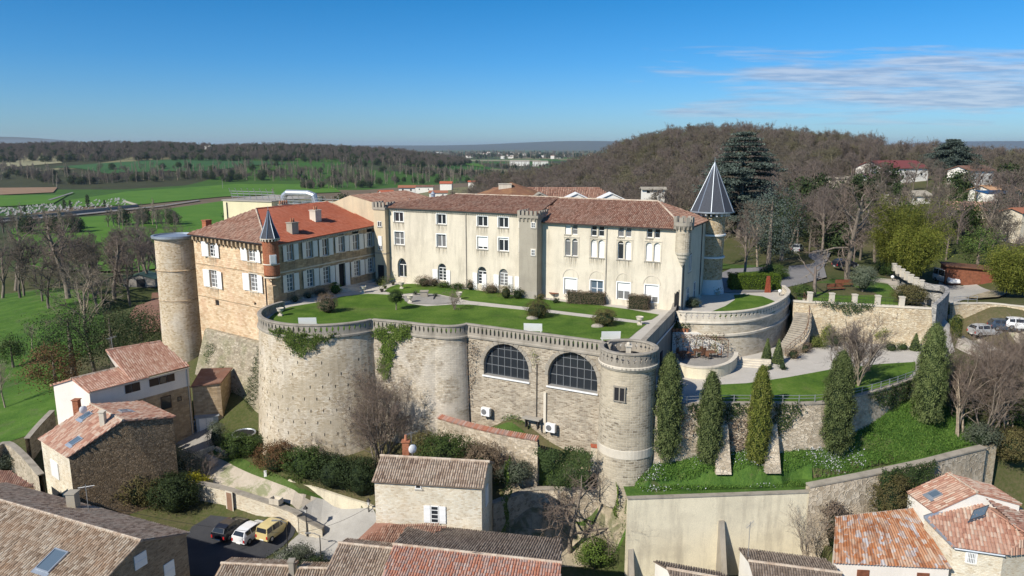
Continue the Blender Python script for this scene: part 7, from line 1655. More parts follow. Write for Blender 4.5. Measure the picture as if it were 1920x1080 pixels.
def grow(seed,height=9,r=.25,stems=1,counts=(8,6,6,5),spread=1.0,up=.35,trunk=.3,twig=.012,lens=(.52,.5,.5,.5),droop=0.0,lean=.1):
 g=np.random.default_rng(seed);wood=[];fine=[]
 pos=np.zeros((stems,3));pos[:,:2]=g.normal(0,r*1.2 if stems>1 else 0,(stems,2))
 dr=np.zeros((stems,3));dr[:,2]=1;dr[:,:2]=g.normal(0,.3*spread if stems>1 else lean,(stems,2));dr/=np.linalg.norm(dr,axis=1)[:,None]
 ln=np.full(stems,height*(.78 if stems==1 else .68));rad=np.full(stems,r/(stems**.4));t0=trunk
 for lv in range(len(counts)+1):
  ns=(5,4,3,2,2,1)[lv];cur=pos.copy();d=dr.copy();pts=[cur.copy()];ds=[d.copy()]
  for k in range(ns):
   d=d+g.normal(0,(.09,.2,.25,.28,.3,.3)[lv],d.shape);d[:,2]+=(.04,.1,.06,.03,0,0)[lv]*up*2.5-droop*(lv>0)*.12;d/=np.linalg.norm(d,axis=1)[:,None]
   cur=cur+d*(ln/ns)[:,None];pts.append(cur.copy());ds.append(d.copy())
  endr=.45 if lv<len(counts)else .3
  for k in range(ns):
   ra=rad*(1-(1-endr)*k/ns);rb=rad*(1-(1-endr)*(k+1)/ns);(wood if lv<=1 else fine).append((pts[k],pts[k+1],ra,rb))
  if lv==len(counts):break
  c=counts[lv];n=len(pos);t=(g.uniform(t0,1,(n,c))if lv else np.linspace(t0,1,c)[None].repeat(n,0));t0=.2
  x=t*ns;i=np.minimum(x.astype(int),ns-1);f=x-i;PT=np.stack(pts,1);DS=np.stack(ds,1);rows=np.arange(n)[:,None]
  np_=PT[rows,i]*(1-f)[...,None]+PT[rows,i+1]*f[...,None];dd=DS[rows,i+1]
  rnd=g.normal(0,1,dd.shape);rnd-=(rnd*dd).sum(-1)[...,None]*dd;rnd/=np.linalg.norm(rnd,axis=-1)[...,None]
  ang=g.uniform(.45,1.05,(n,c))*spread;nd=dd*np.cos(ang)[...,None]+rnd*np.sin(ang)[...,None];nd[...,2]+=up*.35;nd/=np.linalg.norm(nd,axis=-1)[...,None]
  nl=ln[:,None]*lens[lv]*g.uniform(.65,1.25,(n,c))*(1.15-.55*t if lv==0 and stems==1 else 1)
  nr=np.maximum(rad[:,None]*(1-.5*t)*.52,twig);pos=np_.reshape(-1,3);dr=nd.reshape(-1,3);ln=nl.ravel();rad=nr.ravel()
 cat=lambda L:[np.concatenate([q[k]for q in L])for k in range(4)]
 return cat(wood),cat(fine),pos+dr*(ln*.7)[:,None]
def bare_proto(seed,name,label,cat,loc,rz=0,scale=1.0,bark='bark',twigm='twig',group=None,buds=None,**kw):
 W,Fn,tips=grow(seed,**kw);t_=thing(name,label,cat,loc,rz,group);t_.scale=(scale,)*3
 V,F=prisms(*W,n=6);npmesh('trunk',V,F,M[bark],t_,smooth=True);V,F=prisms(*Fn,n=3);npmesh('crown',V,F,M[twigm],t_)
 if buds:mt,s_,k=buds;idx_=rng.integers(0,len(tips),k);leaves('leaves',tips[idx_]+rng.normal(0,s_*1.3,(k,3)),s_,M[mt],t_)
 return t_
def clumps(n,rx,ry,rz_,shell=.55,cs=.3,per=28,zc=0.0,flat=.7,low=-.9):
 """leaf positions in clumps spread over an uneven ellipsoid"""
 out=[];B=[];R_=[]
 for i in range(n):
  d=rng.normal(0,1,3);d/=np.linalg.norm(d)
  if d[2]<low:d[2]=-d[2]
  k=rng.uniform(shell,1.0)*rng.uniform(.88,1.1);c=np.array([d[0]*rx*k,d[1]*ry*k,d[2]*rz_*k+zc])
  q=rng.normal(0,1,(per,3));q[:,2]*=flat;q*=cs*rng.uniform(.6,1.3);out.append(c+q);B.append(np.repeat(d[None],per,0)+q/cs*.3);R_.append(np.clip(rng.uniform(0,1)*.5+rng.uniform(0,.5,per),0,1))
 return np.concatenate(out),np.concatenate(B),np.concatenate(R_)
def bush(name,label,loc,rx,ry,h,mat,leaf=.11,dens=1.0,group=None,cat='bush',tight=False,rz=0.0,stem=True,core=None,shell=.7):
 t_=thing(name,label,cat,loc,rz,group);A=2*math.pi*(rx*ry*h*.5)**.667;n=int(min(420,max(10,A*9.0*dens)))
 cs=min(.26,.2*min(rx,h))if not tight else .1*min(rx,h)+.03
 C,B,r_=clumps(n*(3 if tight else 1),rx,ry,h*.5,.93 if tight else shell,cs,32 if not tight else 16,h*.5,low=-.8)
 C[:,2]=np.abs(C[:,2]);leaves('leaves',C,leaf,M[mat],t_,bias=B,rnd=r_)
 mb=MB();k=.78 if tight else .48;mb.lathe((0,0,0),[(rx*.2,0),(rx*k*.9,h*.2),(rx*k,h*.45),(rx*k*.7,h*.7),(0,h*.8)],10)
 if core is not False:mb.build('stems',M['f_dark'],t_)  # dark solid core behind the bush leaves, not real stems
 return t_
def gz(p):return Vector((p.x,p.y,h1(p.x,p.y)))
def LW(px,py):return P(px,py,.02)
flat('lawn',[LW(*a)for a in((512,590),(522,582),(545,575),(600,566),(640,556),(690,550.5),(740,553),(757,560),(765,569),(800,574),(850,571),(880,571),(1000,583),(1100,595),(1212,608),(1194,622),(1180,634))]+[Vector(p[:2])for p in(offset_path(path_b3,-.4)[::-1]+offset_path(path_b2,-.4)[::-1]+offset_path(path_b1,-.9)[::-1][:-5])],.03,M['lawn'])
flat('upper_lawn',[LW(*a)for a in((720,546),(731,538),(745,533.5),(786,531),(820,534),(875,540),(930,548),(985,557),(1060,566),(1120,572),(1180,580),(1236,590),(1222,599),(1206,602),(1100,589),(1000,577),(880,564),(860,560),(825,552),(780,549),(757,551),(735,550))],.03,M['lawn'])
flat('fountain_paving',[LW(*a)for a in((757,556),(770,551),(810,551),(835,556),(862,562),(850,568),(820,571),(775,569),(759,565))],.05,M['flag'])
def urn(label,loc,group='stone urns on the lawn',s=1.0):
 t_=thing('stone_urn',label,'urn',loc,0,group);t_.scale=(s,)*3;mb=MB();mb.box((0,0,.1),(.5,.5,.2));mb.build('plinth',M['lightstone'],t_);mb=MB();mb.lathe((0,0,0),[(.16,.2),(.1,.3),(.13,.38),(.34,.62),(.4,.88),(.46,.95),(.4,.97),(.33,.9),(0,.85)],18);mb.build('bowl',M['lightstone'],t_,smooth=True);return t_
for px,py,lb in((526,592,'pale stone urn at the left tip of the lawn by the bastion parapet'),(681,549,'pale stone urn on the gravel in front of the manor steps'),(753,541,'pale stone urn at the left tip of the upper lawn'),(769,567,'pale stone urn between the ball topiary and the fountain'),(861,561,'pale stone urn right of the fountain behind the bare shrub'),(1199,609,'pale stone urn at the right end of the lawn path')):urn(lb,LW(px,py))
def bench(label,loc,rz):
 t_=thing('white_bench',label,'bench',loc,rz,'white benches along the parapet')
 mb=MB();mb.box((0,0,.45),(2.0,.5,.06));mb.build('seat',M['white'],t_);mb=MB();mb.hexa([(-1,-.24,.5),(1,-.24,.5),(1,-.2,.5),(-1,-.2,.5),(-1,-.4,1.3),(1,-.4,1.3),(1,-.36,1.3),(-1,-.36,1.3)]);mb.build('backrest',M['white'],t_)
 for s_ in(-1,1):mb=MB();mb.box((s_*.85,0,.22),(.08,.45,.44));mb.build('leg',M['white'],t_)
for px,py,lb,a in((575,599,'white bench with its back to the big bastion parapet, leftmost',.05),(1000,610,'white bench behind the parapet above the left glazed arch',-.12),(1146,625,'white bench behind the corner tower, rightmost',.05)):
 q=P(px,py,1.15);bench(lb,(q.x,q.y+.5,.03),a)
mb=MB()
ft=thing('stone_fountain','square stone fountain block on round paving in the lawn','fountain',LW(797,559));mb.box((0,0,.12),(2.4,2.0,.24));mb.build('basin',M['flag'],ft);mb=MB();mb.box((-.1,.1,.55),(.95,.8,.7));mb.box((-.1,.1,.95),(1.15,1.0,.12));mb.build('block',M['concrete'],ft)
for px,py,s_ in((779,553,1.0),(817,556,.8)):
 t_=thing('agave','spiky pale agave '+('left' if px<800 else 'right')+' of the stone fountain','plant',LW(px,py),0,'agaves by the fountain');mb=MB()
 for k in range(22):
  a=k*2.4;e_=.3+.9*(k/22);l=.85*s_;mb.poly([(0,.0,.05),(.07*math.cos(a+1.57)+l*.4*math.cos(a)*math.cos(e_),.07*math.sin(a+1.57)+l*.4*math.sin(a)*math.cos(e_),l*.45*math.sin(e_)),(l*math.cos(a)*math.cos(e_),l*math.sin(a)*math.cos(e_),l*math.sin(e_)),(-.07*math.cos(a+1.57)+l*.4*math.cos(a)*math.cos(e_),-.07*math.sin(a+1.57)+l*.4*math.sin(a)*math.cos(e_),l*.45*math.sin(e_))])
 mb.build('leaves',M['f_olive'],t_)
t_=thing('ball_topiary','clipped dark ball topiary on a short trunk in the lawn','topiary tree',LW(743,581));mb=MB();mb.tube([(0,0,0),(.03,0,.5),(0,0,1.0)],[.1,.07,.08],7);mb.build('trunk',M['bark'],t_)
C,B,r_=clumps(260,.95,.95,.85,.95,.07,18,1.7);leaves('crown',C,.08,M['f_mid'],t_,bias=B,rnd=r_);mb=MB();mb.lathe((0,0,1.7),[(0,-.74),(.6,-.5),(.82,0),(.6,.5),(0,.74)],14);mb.build('crown_core',M['f_dark'],t_)
for nm,lb,px,py,rx,h,mt,lf,tg in(('round_bush','round bronze brown clipped bush at the left of the lawn',612,588,1.25,2.3,'f_purple',.10,True),('round_bush','big rounded bronze green bush, left of the pair by the lawn path',1008,598,1.45,2.1,'f_bush',.10,True),('round_bush','big rounded bronze green bush, right of the pair by the lawn path',1134,613,1.4,1.9,'f_bush',.10,True),('yellow_bush','squarish yellow green bush beside the manor steps',628,552,.85,1.6,'f_hedge',.09,True),('low_bush','low grey green bush at the corner of the sandstone wing',552,567,.9,.9,'f_olive',.09,False),('low_bush','pale round low bush under the first manor windows',577,560,.8,.9,'f_olive',.09,False),('low_bush','long low dark bush between the pale bush and the manor steps',601,556,1.3,.9,'f_purple',.09,False),('grey_bush','small round grey green bush at the manor end of the gravel',711,535,.75,1.1,'f_olive',.09,True),('bronze_hedge','bronze brown hedge left of the arched shuttered window',797,533,1.5,1.5,'f_purple',.1,False),('bronze_bush','small rounded brown bush right of the arched shuttered window',817,534,1.1,1.35,'f_purple',.1,False),('fern_clump','spiky green fern clump near the arched shuttered window',834,537,.9,.9,'f_mid',.14,False),('fern_clump','low spiky fern clump left of the drainpipe',858,539,1.1,.8,'f_mid',.14,False),('bronze_bush','rounded brown bush right of the facade drainpipe',883,541,1.0,1.4,'f_purple',.1,False),('bronze_hedge','long bronze brown hedge below the shuttered arched windows',922,544,1.8,1.2,'f_purple',.1,False),('rounded_shrub','large rounded mixed shrub left of the grey stair turret',949,556,1.25,1.8,'f_bush',.1,False),('rounded_shrub','dark green shrub immediately left of the stair turret foot',970,557,1.1,1.4,'f_dark',.1,False),('spring_shrub','fresh yellow green small shrub at the stair turret foot',985,556,.6,1.2,'f_spring',.1,False),('low_bush','low brownish plant right of the stair turret foot',1012,559,.9,.7,'f_bush',.1,False),('low_bush','small dark plant beside the round garden table',1041,566,.7,.6,'f_dark',.1,False),('grey_dome_bush','grey green dome bush by the entrance steps of the conical tower',1300,577,1.15,1.2,'f_olive',.08,True)):
 q=LW(px,py);bush(nm,lb,(q.x,q.y+(rx*.5 if tg or px<780 else-rx*.95),0.03),rx,rx*.9,h,mt,lf,1.0,None,'bush',tg)
for lb,x0,x1,py,h in(('long bronze brown box hedge below the right-hand windows',1064,1135,572,1.55),('squarish bronze hedge before the rightmost shuttered window',1180,1219,582,1.75)):
 a,b=LW(x0,py-2),LW(x1,py+1);c=(a+b)/2;hedge_box('bronze_hedge',lb,'hedge',(c.x,c.y+.7,0),((b-a).length,1.3,h),math.atan2(b.y-a.y,b.x-a.x)-.05,'f_purple',200,.1)
for px,lb in((998,'left'),(1120,'right')):
 t_=thing('grey_boulder',f'pale grey boulder in front of the {lb} big rounded bush','boulder',LW(px,598 if px<1000 else 613));mb=MB();mb.lathe((0,0,0),[(.72,0),(.74,.12),(.55,.3),(.2,.38),(0,.39)],9);o=mb.build('stone',M['concrete'],t_,smooth=True);o.scale=(1,.55,1)
for px,py,h,lb in((765,530,1.5,'right of the gothic door'),(737,534,1.3,'left of the gothic door'),(722,541,1.4,'taller, on the gravel by the stair end'),(716,547,1.0,'nearest the lawn edge')):pot_plant('potted_bush','leafy yellow green potted bush '+lb,LW(px,py),h,'f_spring',.38,'potted bushes by the gothic door','iron',160,.13)
pot_plant('potted_plant','white pot with small plant beside the conical tower',LW(1346,553),.6,'f_mid',.5,None,'lightstone',60)
gt_=thing('garden_table','round brown garden table tilted beside the stair turret','table',LW(1039,559));mb=MB();mb.lathe((0,0,0),[(.7,.7),(.7,.76),(0,.76)],16);mb.build('table_top',M['brownwood'],gt_);mb=MB();mb.tube([(0,0,0),(0,0,.7)],.08,6);mb.build('leg',M['iron'],gt_)
gs2=thing('garden_set','white metal garden table before the half shuttered window','table',LW(1163,569));mb=MB();mb.lathe((0,0,0),[(.5,.7),(.5,.74),(0,.74)],14);mb.build('table_top',M['white'],gs2)
for k in range(3):mb=MB();a=k*2.1;mb.tube([(.35*math.cos(a),.35*math.sin(a),0),(0,0,.7)],.02,4);mb.build('leg',M['white'],gs2)
ms_=thing('manor_steps','low curved stone steps in front of the manor door','steps',(WR.pt(WR.hit(641,520)[0],.0,.1)),math.atan2(WR.d.y,WR.d.x));mb=MB()
for k in range(3):mb.lathe((0,0,0),[(2.6-.5*k,.0),(2.6-.5*k,.13*(k+1)),(0,.13*(k+1))],18,a0=math.pi,a1=2*math.pi)
mb.build('steps',M['lightstone'],ms_)
bare_proto(11,'bare_shrub','spreading leafless shrub in the lawn right of the fountain','shrub',LW(851,580),twigm='twig',height=2.9,r=.09,stems=6,counts=(5,5,4),spread=1.3,up=.15,twig=.010)
def cypress(label,base,h,r,mat,seed):
 t_=thing('cypress_tree',label,'cypress',base,seed,'tall cypresses below the garden wall');mb=MB();mb.tube([(0,0,-.4),(0,0,h*.6)],[.18,.08],7);mb.build('trunk',M['bark'],t_)
 n=int(3600*h/9);z=rng.beta(1.15,1.05,n)*h;pr=np.interp(z/h,[0,.05,.22,.5,.72,.88,.96,1],[.5,.85,1,.97,.84,.6,.34,.1])*r;a=rng.uniform(0,2*math.pi,n)
 lump=1+.13*np.sin(a*3+z*1.9+seed)+.11*np.sin(a*5-z*3.1)+.10*np.sin(a*9+z*5.3+seed);rr=pr*lump*rng.uniform(.82,1.05,n);c=np.stack([np.cos(a)*rr,np.sin(a)*rr,z+.15],1)
 per=7;C=np.repeat(c,per,0)+rng.normal(0,.085,(n*per,3))*(1,1,1.9);B=np.repeat(np.stack([np.cos(a),np.sin(a),np.full(n,.25)],1),per,0);r_=np.clip(np.repeat(.5+.38*np.sin(a*9+z*5.3+seed)+rng.normal(0,.16,n),per)+rng.normal(0,.12,n*per),0,1)
 leaves('crown',C,.15,M[mat],t_,bias=B,up=3.0,rnd=r_,aspect=.42)
 mb=MB();mb.lathe((0,0,.1),[(r*.2,.05),(r*.68,h*.1),(r*.84,h*.3),(r*.8,h*.55),(r*.6,h*.8),(0,h*.95)],14);mb.build('crown_core',M['f_dark'],t_)
for px,pb,pt__,wpx,mt,lb in((1249,862,668,48,'f_cypress','wide dark green cypress right beside the corner tower'),(1327,872,703,41,'f_cypress','dark cypress second from the corner tower, left of the leaning buttress'),(1419,868,692,37,'f_cypress_y','yellowish narrow cypress between the two leaning buttresses'),(1564,853,665,52,'f_cypress','broad dense cypress fourth from the corner tower, by the bare multi-stem tree'),(1735,795,612,50,'f_cypress','tallest rightmost cypress standing at the curve of the garden wall')):
 b=ground(px,pb);d_=b.y*math.cos(TH)-(b.z-CZ)*math.sin(TH);top=PY(px,pt__,b.y);cypress(lb,b,top.z-b.z,wpx/2/F_PX*d_*1.02,mt,px*.01)
def cone(label,loc,h,r,mat='f_cypress',kind='cone',group='clipped evergreens in the lower garden'):
 t_=thing('clipped_'+kind,label,'topiary',loc,0,group);n=int(900*r*h)+300;z=rng.uniform(0,1,n)*h
 f=(1-(z/h)**1.3)*.95+.04 if kind=='cone' else np.interp(z/h,[0,.05,.85,.95,1],[.8,1,1,.7,.2]);a=rng.uniform(0,6.283,n);C=np.stack([np.cos(a)*r*f,np.sin(a)*r*f,z],1)+rng.normal(0,.035,(n,3));C[:,2]+=.05
 leaves('leaves',C,.12,M[mat],t_,bias=np.stack([np.cos(a),np.sin(a),a*0+.3],1),up=1.5);mb=MB();mb.lathe((0,0,0),[(r*.9,.03),(r*.86,h*.25),(r*.6 if kind=='cone' else r*.86,h*.55),(r*.2 if kind=='cone' else r*.8,h*.86),(0,h*.93)],12);mb.build('core',M['f_dark'],t_)
for px,py,h,r,lb,kd in((1437,678,2.7,.62,'clipped dark cone at the foot of the curved stair, left of two','cone'),(1458,681,2.8,.68,'clipped dark cone at the foot of the curved stair, right of two','cone'),(1715,657,2.1,.62,'small clipped cone at the right end of the park wall border','cone'),(1754,606,2.2,.8,'rounded dark clipped cone beside the drive, at the park wall corner','cone'),(1766,616,2.9,.5,'clipped column on the drive edge between cone and mushroom topiary','column'),(1773,600,2.6,.35,'thin clipped column highest up the drive','column'),(1791,640,3.4,.6,'tall clipped column nearest the bare trees on the drive','column')):
 q=P(px,py,ZL+(.25 if px>1720 else 0));cone(lb,q,h,r,'f_cypress' if kd=='cone' else 'f_cypress_y',kd)
q=P(1779,628,-4.3);t_=thing('mushroom_topiary','clipped mushroom shaped evergreen on a stem beside the drive','topiary',q);mb=MB();mb.tube([(0,0,0),(0,0,1)],.1,6);mb.build('trunk',M['palebark'],t_);C,B,r_=clumps(120,.95,.95,.55,.9,.08,16,1.55);leaves('crown',C,.1,M['f_cypress'],t_,bias=B,rnd=r_);mb=MB();mb.lathe((0,0,1.5),[(0,-.4),(.8,-.3),(.7,.2),(0,.5)],12);mb.build('crown_core',M['f_dark'],t_)
for nm,lb,px,py,rx,h,mt,lf in(('low_bush','small dark round bush in front of the clipped cones',1467,693,.65,.95,'f_dark',.08),('low_bush','tiny green bush left in front of the clipped cones',1443,693,.5,.6,'f_mid',.08),('brown_bush','rounded brown twiggy bush right of the clipped cones',1488,672,1.15,1.3,'f_purple',.09),('brown_bush','brown twiggy bush below the curved stair rail',1508,661,1.0,1.3,'f_purple',.09),('yellow_bush','yellow green spreading shrub beside the path bend',1530,650,1.6,1.3,'f_spring',.12),('spiky_shrub','pale yellow spiky shrub at the left foot of the park wall',1549,638,1.0,2.1,'f_spring',.14),('dark_bush','dark green low bush left of the bare multi-stem tree',1566,648,1.3,1.6,'f_dark',.1),('spiky_shrub','upright green shrub at the foot of the park wall right of the multi-stem tree',1651,643,1.1,2.1,'f_spring',.12),('sparse_shrub','pale loose shrub at the foot of the park wall',1683,640,1.1,1.5,'f_olive',.1),('low_bush','low green mound left in the park wall border',1670,657,1.2,1.1,'f_mid',.09),('low_bush','low green mound right in the park wall border',1694,656,.9,.9,'f_mid',.09)):
 q=P(px,py,ZL);bush(nm,lb,q,rx,rx*.9,h,mt,lf,1.0)
for nm,lb,px,py,rx,h,mt in(('round_bush','big round brown green bush at the right end of the park wall',1705,570,2.0,2.4,'f_bush'),('round_bush','green twiggy bush behind the first pillars of the park wall',1507,556,1.6,1.7,'f_mid'),('round_bush','round green bush behind the clipped hedge',1450,522,2.0,2.1,'f_mid'),('green_bush','green bush at the far end of the slanting posts',1655,516,1.6,2.0,'f_mid')):
 q=P(px,py,.1);bush(nm,lb,q,rx,rx,h,mt,.13,.9,tight=rx>1.9)
for px,lb in((1462,'white globe lamp on the lawn beside the rust panel'),(1520,'white globe lamp at the foot of the first park pillar'),(1673,'white globe lamp by the slanting row of posts')):
 q=P(px,551 if px==1462 else(563 if px==1520 else 524),.3);t_=thing('globe_lamp',lb,'garden lamp',(q.x,q.y,.1),0,'white globe lamps');mb=MB();mb.tube([(0,0,0),(0,0,.4)],.05,6);mb.build('post',M['iron'],t_);mb=MB();mb.lathe((0,0,.6),[(0,-.25),(.18,-.18),(.25,0),(.18,.18),(0,.25)],12);mb.build('globe',M['white'],t_,smooth=True)
for px,py,rz,lb in((1583,538,.1,'long brown wooden bench under the big bare tree'),(1567,546,.2,'lower brown wooden bench in front of the long one')):
 t_=thing('wooden_bench',lb,'bench',P(px,py,.1),rz,'brown park benches');mb=MB();mb.box((0,0,.42),(2.6,.5,.07));mb.build('seat',M['brownwood'],t_);mb=MB();mb.box((0,.25,.8),(2.6,.06,.5));mb.build('backrest',M['brownwood'],t_)
 for s_ in(-1,1):mb=MB();mb.box((s_*1.1,0,.2),(.1,.45,.4));mb.build('leg',M['iron'],t_)
for nm,lb,px,py,rx,ry,h,mt,lf in(('olive_bush','big grey green olive bush against the cobble gable',320,905,3.6,2.6,4.0,'f_olive',.15),('dark_shrub','dark bronze shrub below the cobble gable, left of the yellow one',262,950,3.6,2.4,4.2,'f_bush',.16),('yellow_shrub','bright yellow flowering shrub at the end of the old stone wall',368,930,1.6,1.3,2.3,'f_yellow',.15),('dark_shrub','very dark evergreen between the olive bush and the old stone wall',330,958,3.0,2.2,4.2,'f_dark',.16),('green_shrub','mid green shrub beside the courtyard kerb',442,858,2.0,1.8,3.2,'f_mid',.13),('grey_shrub','grey green young olive in front of the metal shed',408,835,1.4,1.3,3.0,'f_olive',.12),('green_shrub','dense green shrub below the trampoline',470,850,1.9,1.5,2.2,'f_mid',.13),('red_shrub','red tinged shrub at the left end of the long shrub border',520,882,2.9,1.8,3.3,'f_red',.15),('border_shrub','dark green shrub in the long border, left part',575,898,3.0,1.8,3.3,'f_mid',.15),('border_shrub','dark green shrub in the long border, middle part',625,915,3.0,1.8,3.4,'f_dark',.15),('border_shrub','dark green shrub in the long border, beside the pale stone house',680,928,2.8,1.8,4.2,'f_dark',.15),('dark_shrub','dark green shrub between the big leafless shrub and the tangled one',790,800,1.8,1.4,2.4,'f_mid',.14),('round_green_bush','vivid green round bush in front of the rocky bank at the bottom',1116,1062,2.0,1.7,2.9,'f_ivy',.15),('dark_bush','dark olive bush behind the arched street lamps at the bottom',553,1075,2.4,1.8,2.8,'f_olive',.14),('dark_bush','small dark bush right of the arched street lamps',596,1072,1.4,1.2,1.8,'f_dark',.13),('green_shrub','low green shrub in the corner between corner tower and bank wall',1120,915,2.0,1.0,1.6,'f_mid',.13),('green_shrub','low green shrub above the bare tree on the bank wall',1040,918,1.6,1.0,1.3,'f_mid',.13),('grey_bush','grey green bush at the left edge beside the old boundary wall',12,880,2.2,1.8,2.4,'f_olive',.13)):
 q=ground(px,py);bush(nm,lb,(q.x,q.y,q.z-.1),rx,ry,h,mt,lf,.9)
for px,py,rx,h,mt,lb in((1895,875,2.6,3.6,'f_bush','bronze shrub at the right edge just above the pier with the cross tie'),(1905,815,2.8,3.8,'f_mid','green shrub at the right edge between the leafless trees and the pier'),(1835,862,1.9,2.4,'f_olive','grey green shrub behind the pier at the right'),(1800,745,2.0,2.6,'f_olive','grey green shrub right of the tallest cypress top'),(500,845,1.6,2.2,'f_dark','dark shrub at the left foot of the round bastion'),(350,905,1.3,1.8,'f_bush','brownish shrub between the yellow one and the cobble gable')):
 q=ground(px,py);bush('shrub',lb,(q.x,q.y,q.z-.1),rx,rx*.8,h,mt,.14,1.0)
for nm,px,Y,z,rx,h,mt,lb in(('green_mound',838,68.6,-13,3.3,4.6,'f_mid','olive green tangled shrub covering the left end of the tile-capped wall'),('twiggy_shrub',900,68.2,-13,3.3,3.5,'f_purple','purplish twiggy shrub mass above the pale stone house roof'),('green_mound',795,70.5,-13.4,2.6,4.4,'f_bush','bronze green shrub between the big leafless shrub and the tangled one'),('twiggy_shrub',965,67.6,-13.2,2.0,2.2,'f_olive','grey green scrub on the rocky face right of the purplish shrub')):
 q=PY(px,840,Y);bush(nm,lb,(q.x,Y,z),rx,rx*.7,h,mt,.14,1.0)
q=PY(1672,905,63.6);bush('twiggy_shrub','grey twiggy ivy shrub spilling down in front of the sloping coped wall',(q.x,q.y,-15.6),2.2,1.6,5.4,'f_bush',.13,.9)
q=PY(1560,950,62.2);bush('brown_shrub','brown leafless shrub at the right side of the cream wall',(q.x+.4,q.y,-17),1.3,1.2,4.4,'f_vine',.16,.8)
WI=Wall(P(1005,840,-9.2),P(1110,850,-9.4));ivy_patch('ivy_mass','thick dark ivy mass covering the wall left of the corner tower foot','ivy',lambda u,v:(WI.pt(u,v,.5+.35*math.sin(u*1.3)),(WI.n.x,WI.n.y,.35)),[(0,-9.0),(WI.L,-9.0),(WI.L-.6,-12.6),(2.4,-13.0),(1.0,-11)],420,.18,'f_ivy_dark',thick=.6)
WI2=Wall(cope3[2],cope3[4]);ivy_patch('ivy_mass','dark ivy covering the sloping coped wall below the flowery slope','ivy',lambda u,v:(WI2 .pt(u,v,.15),(WI2 .n.x,WI2 .n.y,.3)),[(.3,-10.2),(WI2 .L,-9.9),(WI2 .L-.6,-11.6),(3,-13),(1,-14),(.2,-13.5)],420,.17,'f_ivy_dark',thick=.5)
WI3=Wall(P(1158,925,-13.4),P(1182,935,-12));ivy_patch('ivy_mass','green ivy strand at the left end of the cream retaining wall','ivy',lambda u,v:(WI3 .pt(u,v,.2),(WI3 .n.x,WI3 .n.y,.3)),[(-.3,-12.2),(1.6,-12),(1.3,-15.5),(.3,-17.5),(0,-14)],330,.16,'f_ivy',thick=.3)
WI4=Wall(br+Vector((.15,.9,0)),G1_+Vector((.15,0,0)));ivy_patch('ivy_mass','ivy climbing the dark right-hand side of the pale stone house','ivy',lambda u,v:(WI4 .pt(u,v,.9),(WI4 .n.x,WI4 .n.y,.3)),[(2.6,-8.2),(4.6,-8.4),(3.8,-11),(3.6,-14.5),(2.2,-15),(2.4,-11)],260,.17,'f_ivy',thick=.7)
ivy_patch('dry_creeper','brown dry creeper between the slim buttress and the left glazed arch','creeper',lambda u,v:(WA.pt(u,v,.12),(WA.n.x,WA.n.y,.1)),[(.2,-.6),(2.0,-.6),(1.5,-3),(1.4,-7),(.5,-8),(.3,-4)],70,.16,'f_vine')
for lb,ol in(('small yellow green plant tuft between the two glazed arches',[(8.3,-.9),(9.0,-.9),(9.0,-2.4),(8.5,-2.4)]),):
 ivy_patch('wall_plant',lb,'wall plant',lambda u,v:(WA.pt(u,v,.06),(WA.n.x,WA.n.y,.1)),ol,200,.12,'f_spring',thick=.1)
def at_ground(px,py,dz=-.1):q=ground(px,py);return(q.x,q.y,q.z+dz)
bare_proto(21,'big_bare_shrub','huge dark leafless shrub against the round bastion, behind the pale stone house','shrub',at_ground(715,885),twigm='twig',height=10.5,r=.28,stems=11,counts=(7,6,6,3),spread=1.0,up=.5,twig=.011,buds=('f_bush',.1,2500))
bare_proto(22,'bare_tree','wide leafless tree in front of the rubble bank wall','tree',at_ground(1068,1040),twigm='twig',height=9.5,r=.26,counts=(10,7,6,4),spread=1.5,up=.1,twig=.009,trunk=.25,lens=(.75,.55,.5,.5))
bare_proto(23,'bare_shrub','pale leafless shrub behind the small dark roofed house at the bottom','shrub',(PY(1508,1040,59.5).x,59.5,-17.5),bark='palebark',twigm='twig_pale',height=6.0,r=.12,stems=5,counts=(6,5,4),spread=.9,up=.5,twig=.009)
bare_proto(24,'multi_stem_tree','leafless multi-stemmed vase shaped tree standing in the lower lawn','tree',P(1603,722,ZL),bark='palebark',twigm='twig_purple',height=6.6,r=.24,stems=10,counts=(7,7,6,3),spread=.68,up=.55,twig=.009)
bare_proto(25,'bare_shrub','purplish leafless shrub beside the yellow flowering one','shrub',at_ground(385,905),twigm='twig_purple',height=3.4,r=.08,stems=7,counts=(6,6,4),spread=1.1,up=.3,twig=.009)
bare_proto(26,'bare_shrub','thin leafless shrub at the foot of the round bastion','shrub',at_ground(595,880),twigm='twig',height=3.4,r=.06,stems=6,counts=(6,5,4),spread=.9,up=.4,twig=.008)
for k,(px,py,hh,lb)in enumerate(((1800,822,9.5,'pale stemmed leafless tree right of the tallest cypress'),(1845,835,10.5,'forked leafless tree, middle of the group at the right edge'),(1885,830,11,'dense leafless tree second from the right edge'),(1925,835,11,'leafless tree cut by the right edge'),(1865,775,8,'leafless tree just in front of the parked silver car'),(1925,770,8,'greyish leafless tree in front of the white parked car'))):
 bare_proto(30+k,'bare_tree',lb,'tree',at_ground(px,py),bark='palebark' if k in(0,2)else 'bark',twigm='twig',rz=k,group='leafless trees at the right edge',height=hh,r=.2,stems=4+k%3,counts=(7,6,6,4),spread=.85,up=.5,twig=.011)
for px,py,rx,h,lb in((1900,780,3.6,5.5,'yellowish green evergreen behind the leafless trees at the right edge'),(1840,760,2.6,3.6,'dark evergreen shrub among the leafless trees at the right')):q=ground(px,py);bush('evergreen_tree',lb,q,rx,rx,h,'f_cypress_y' if px>1850 else 'f_dark',.18,.8,cat='evergreen')
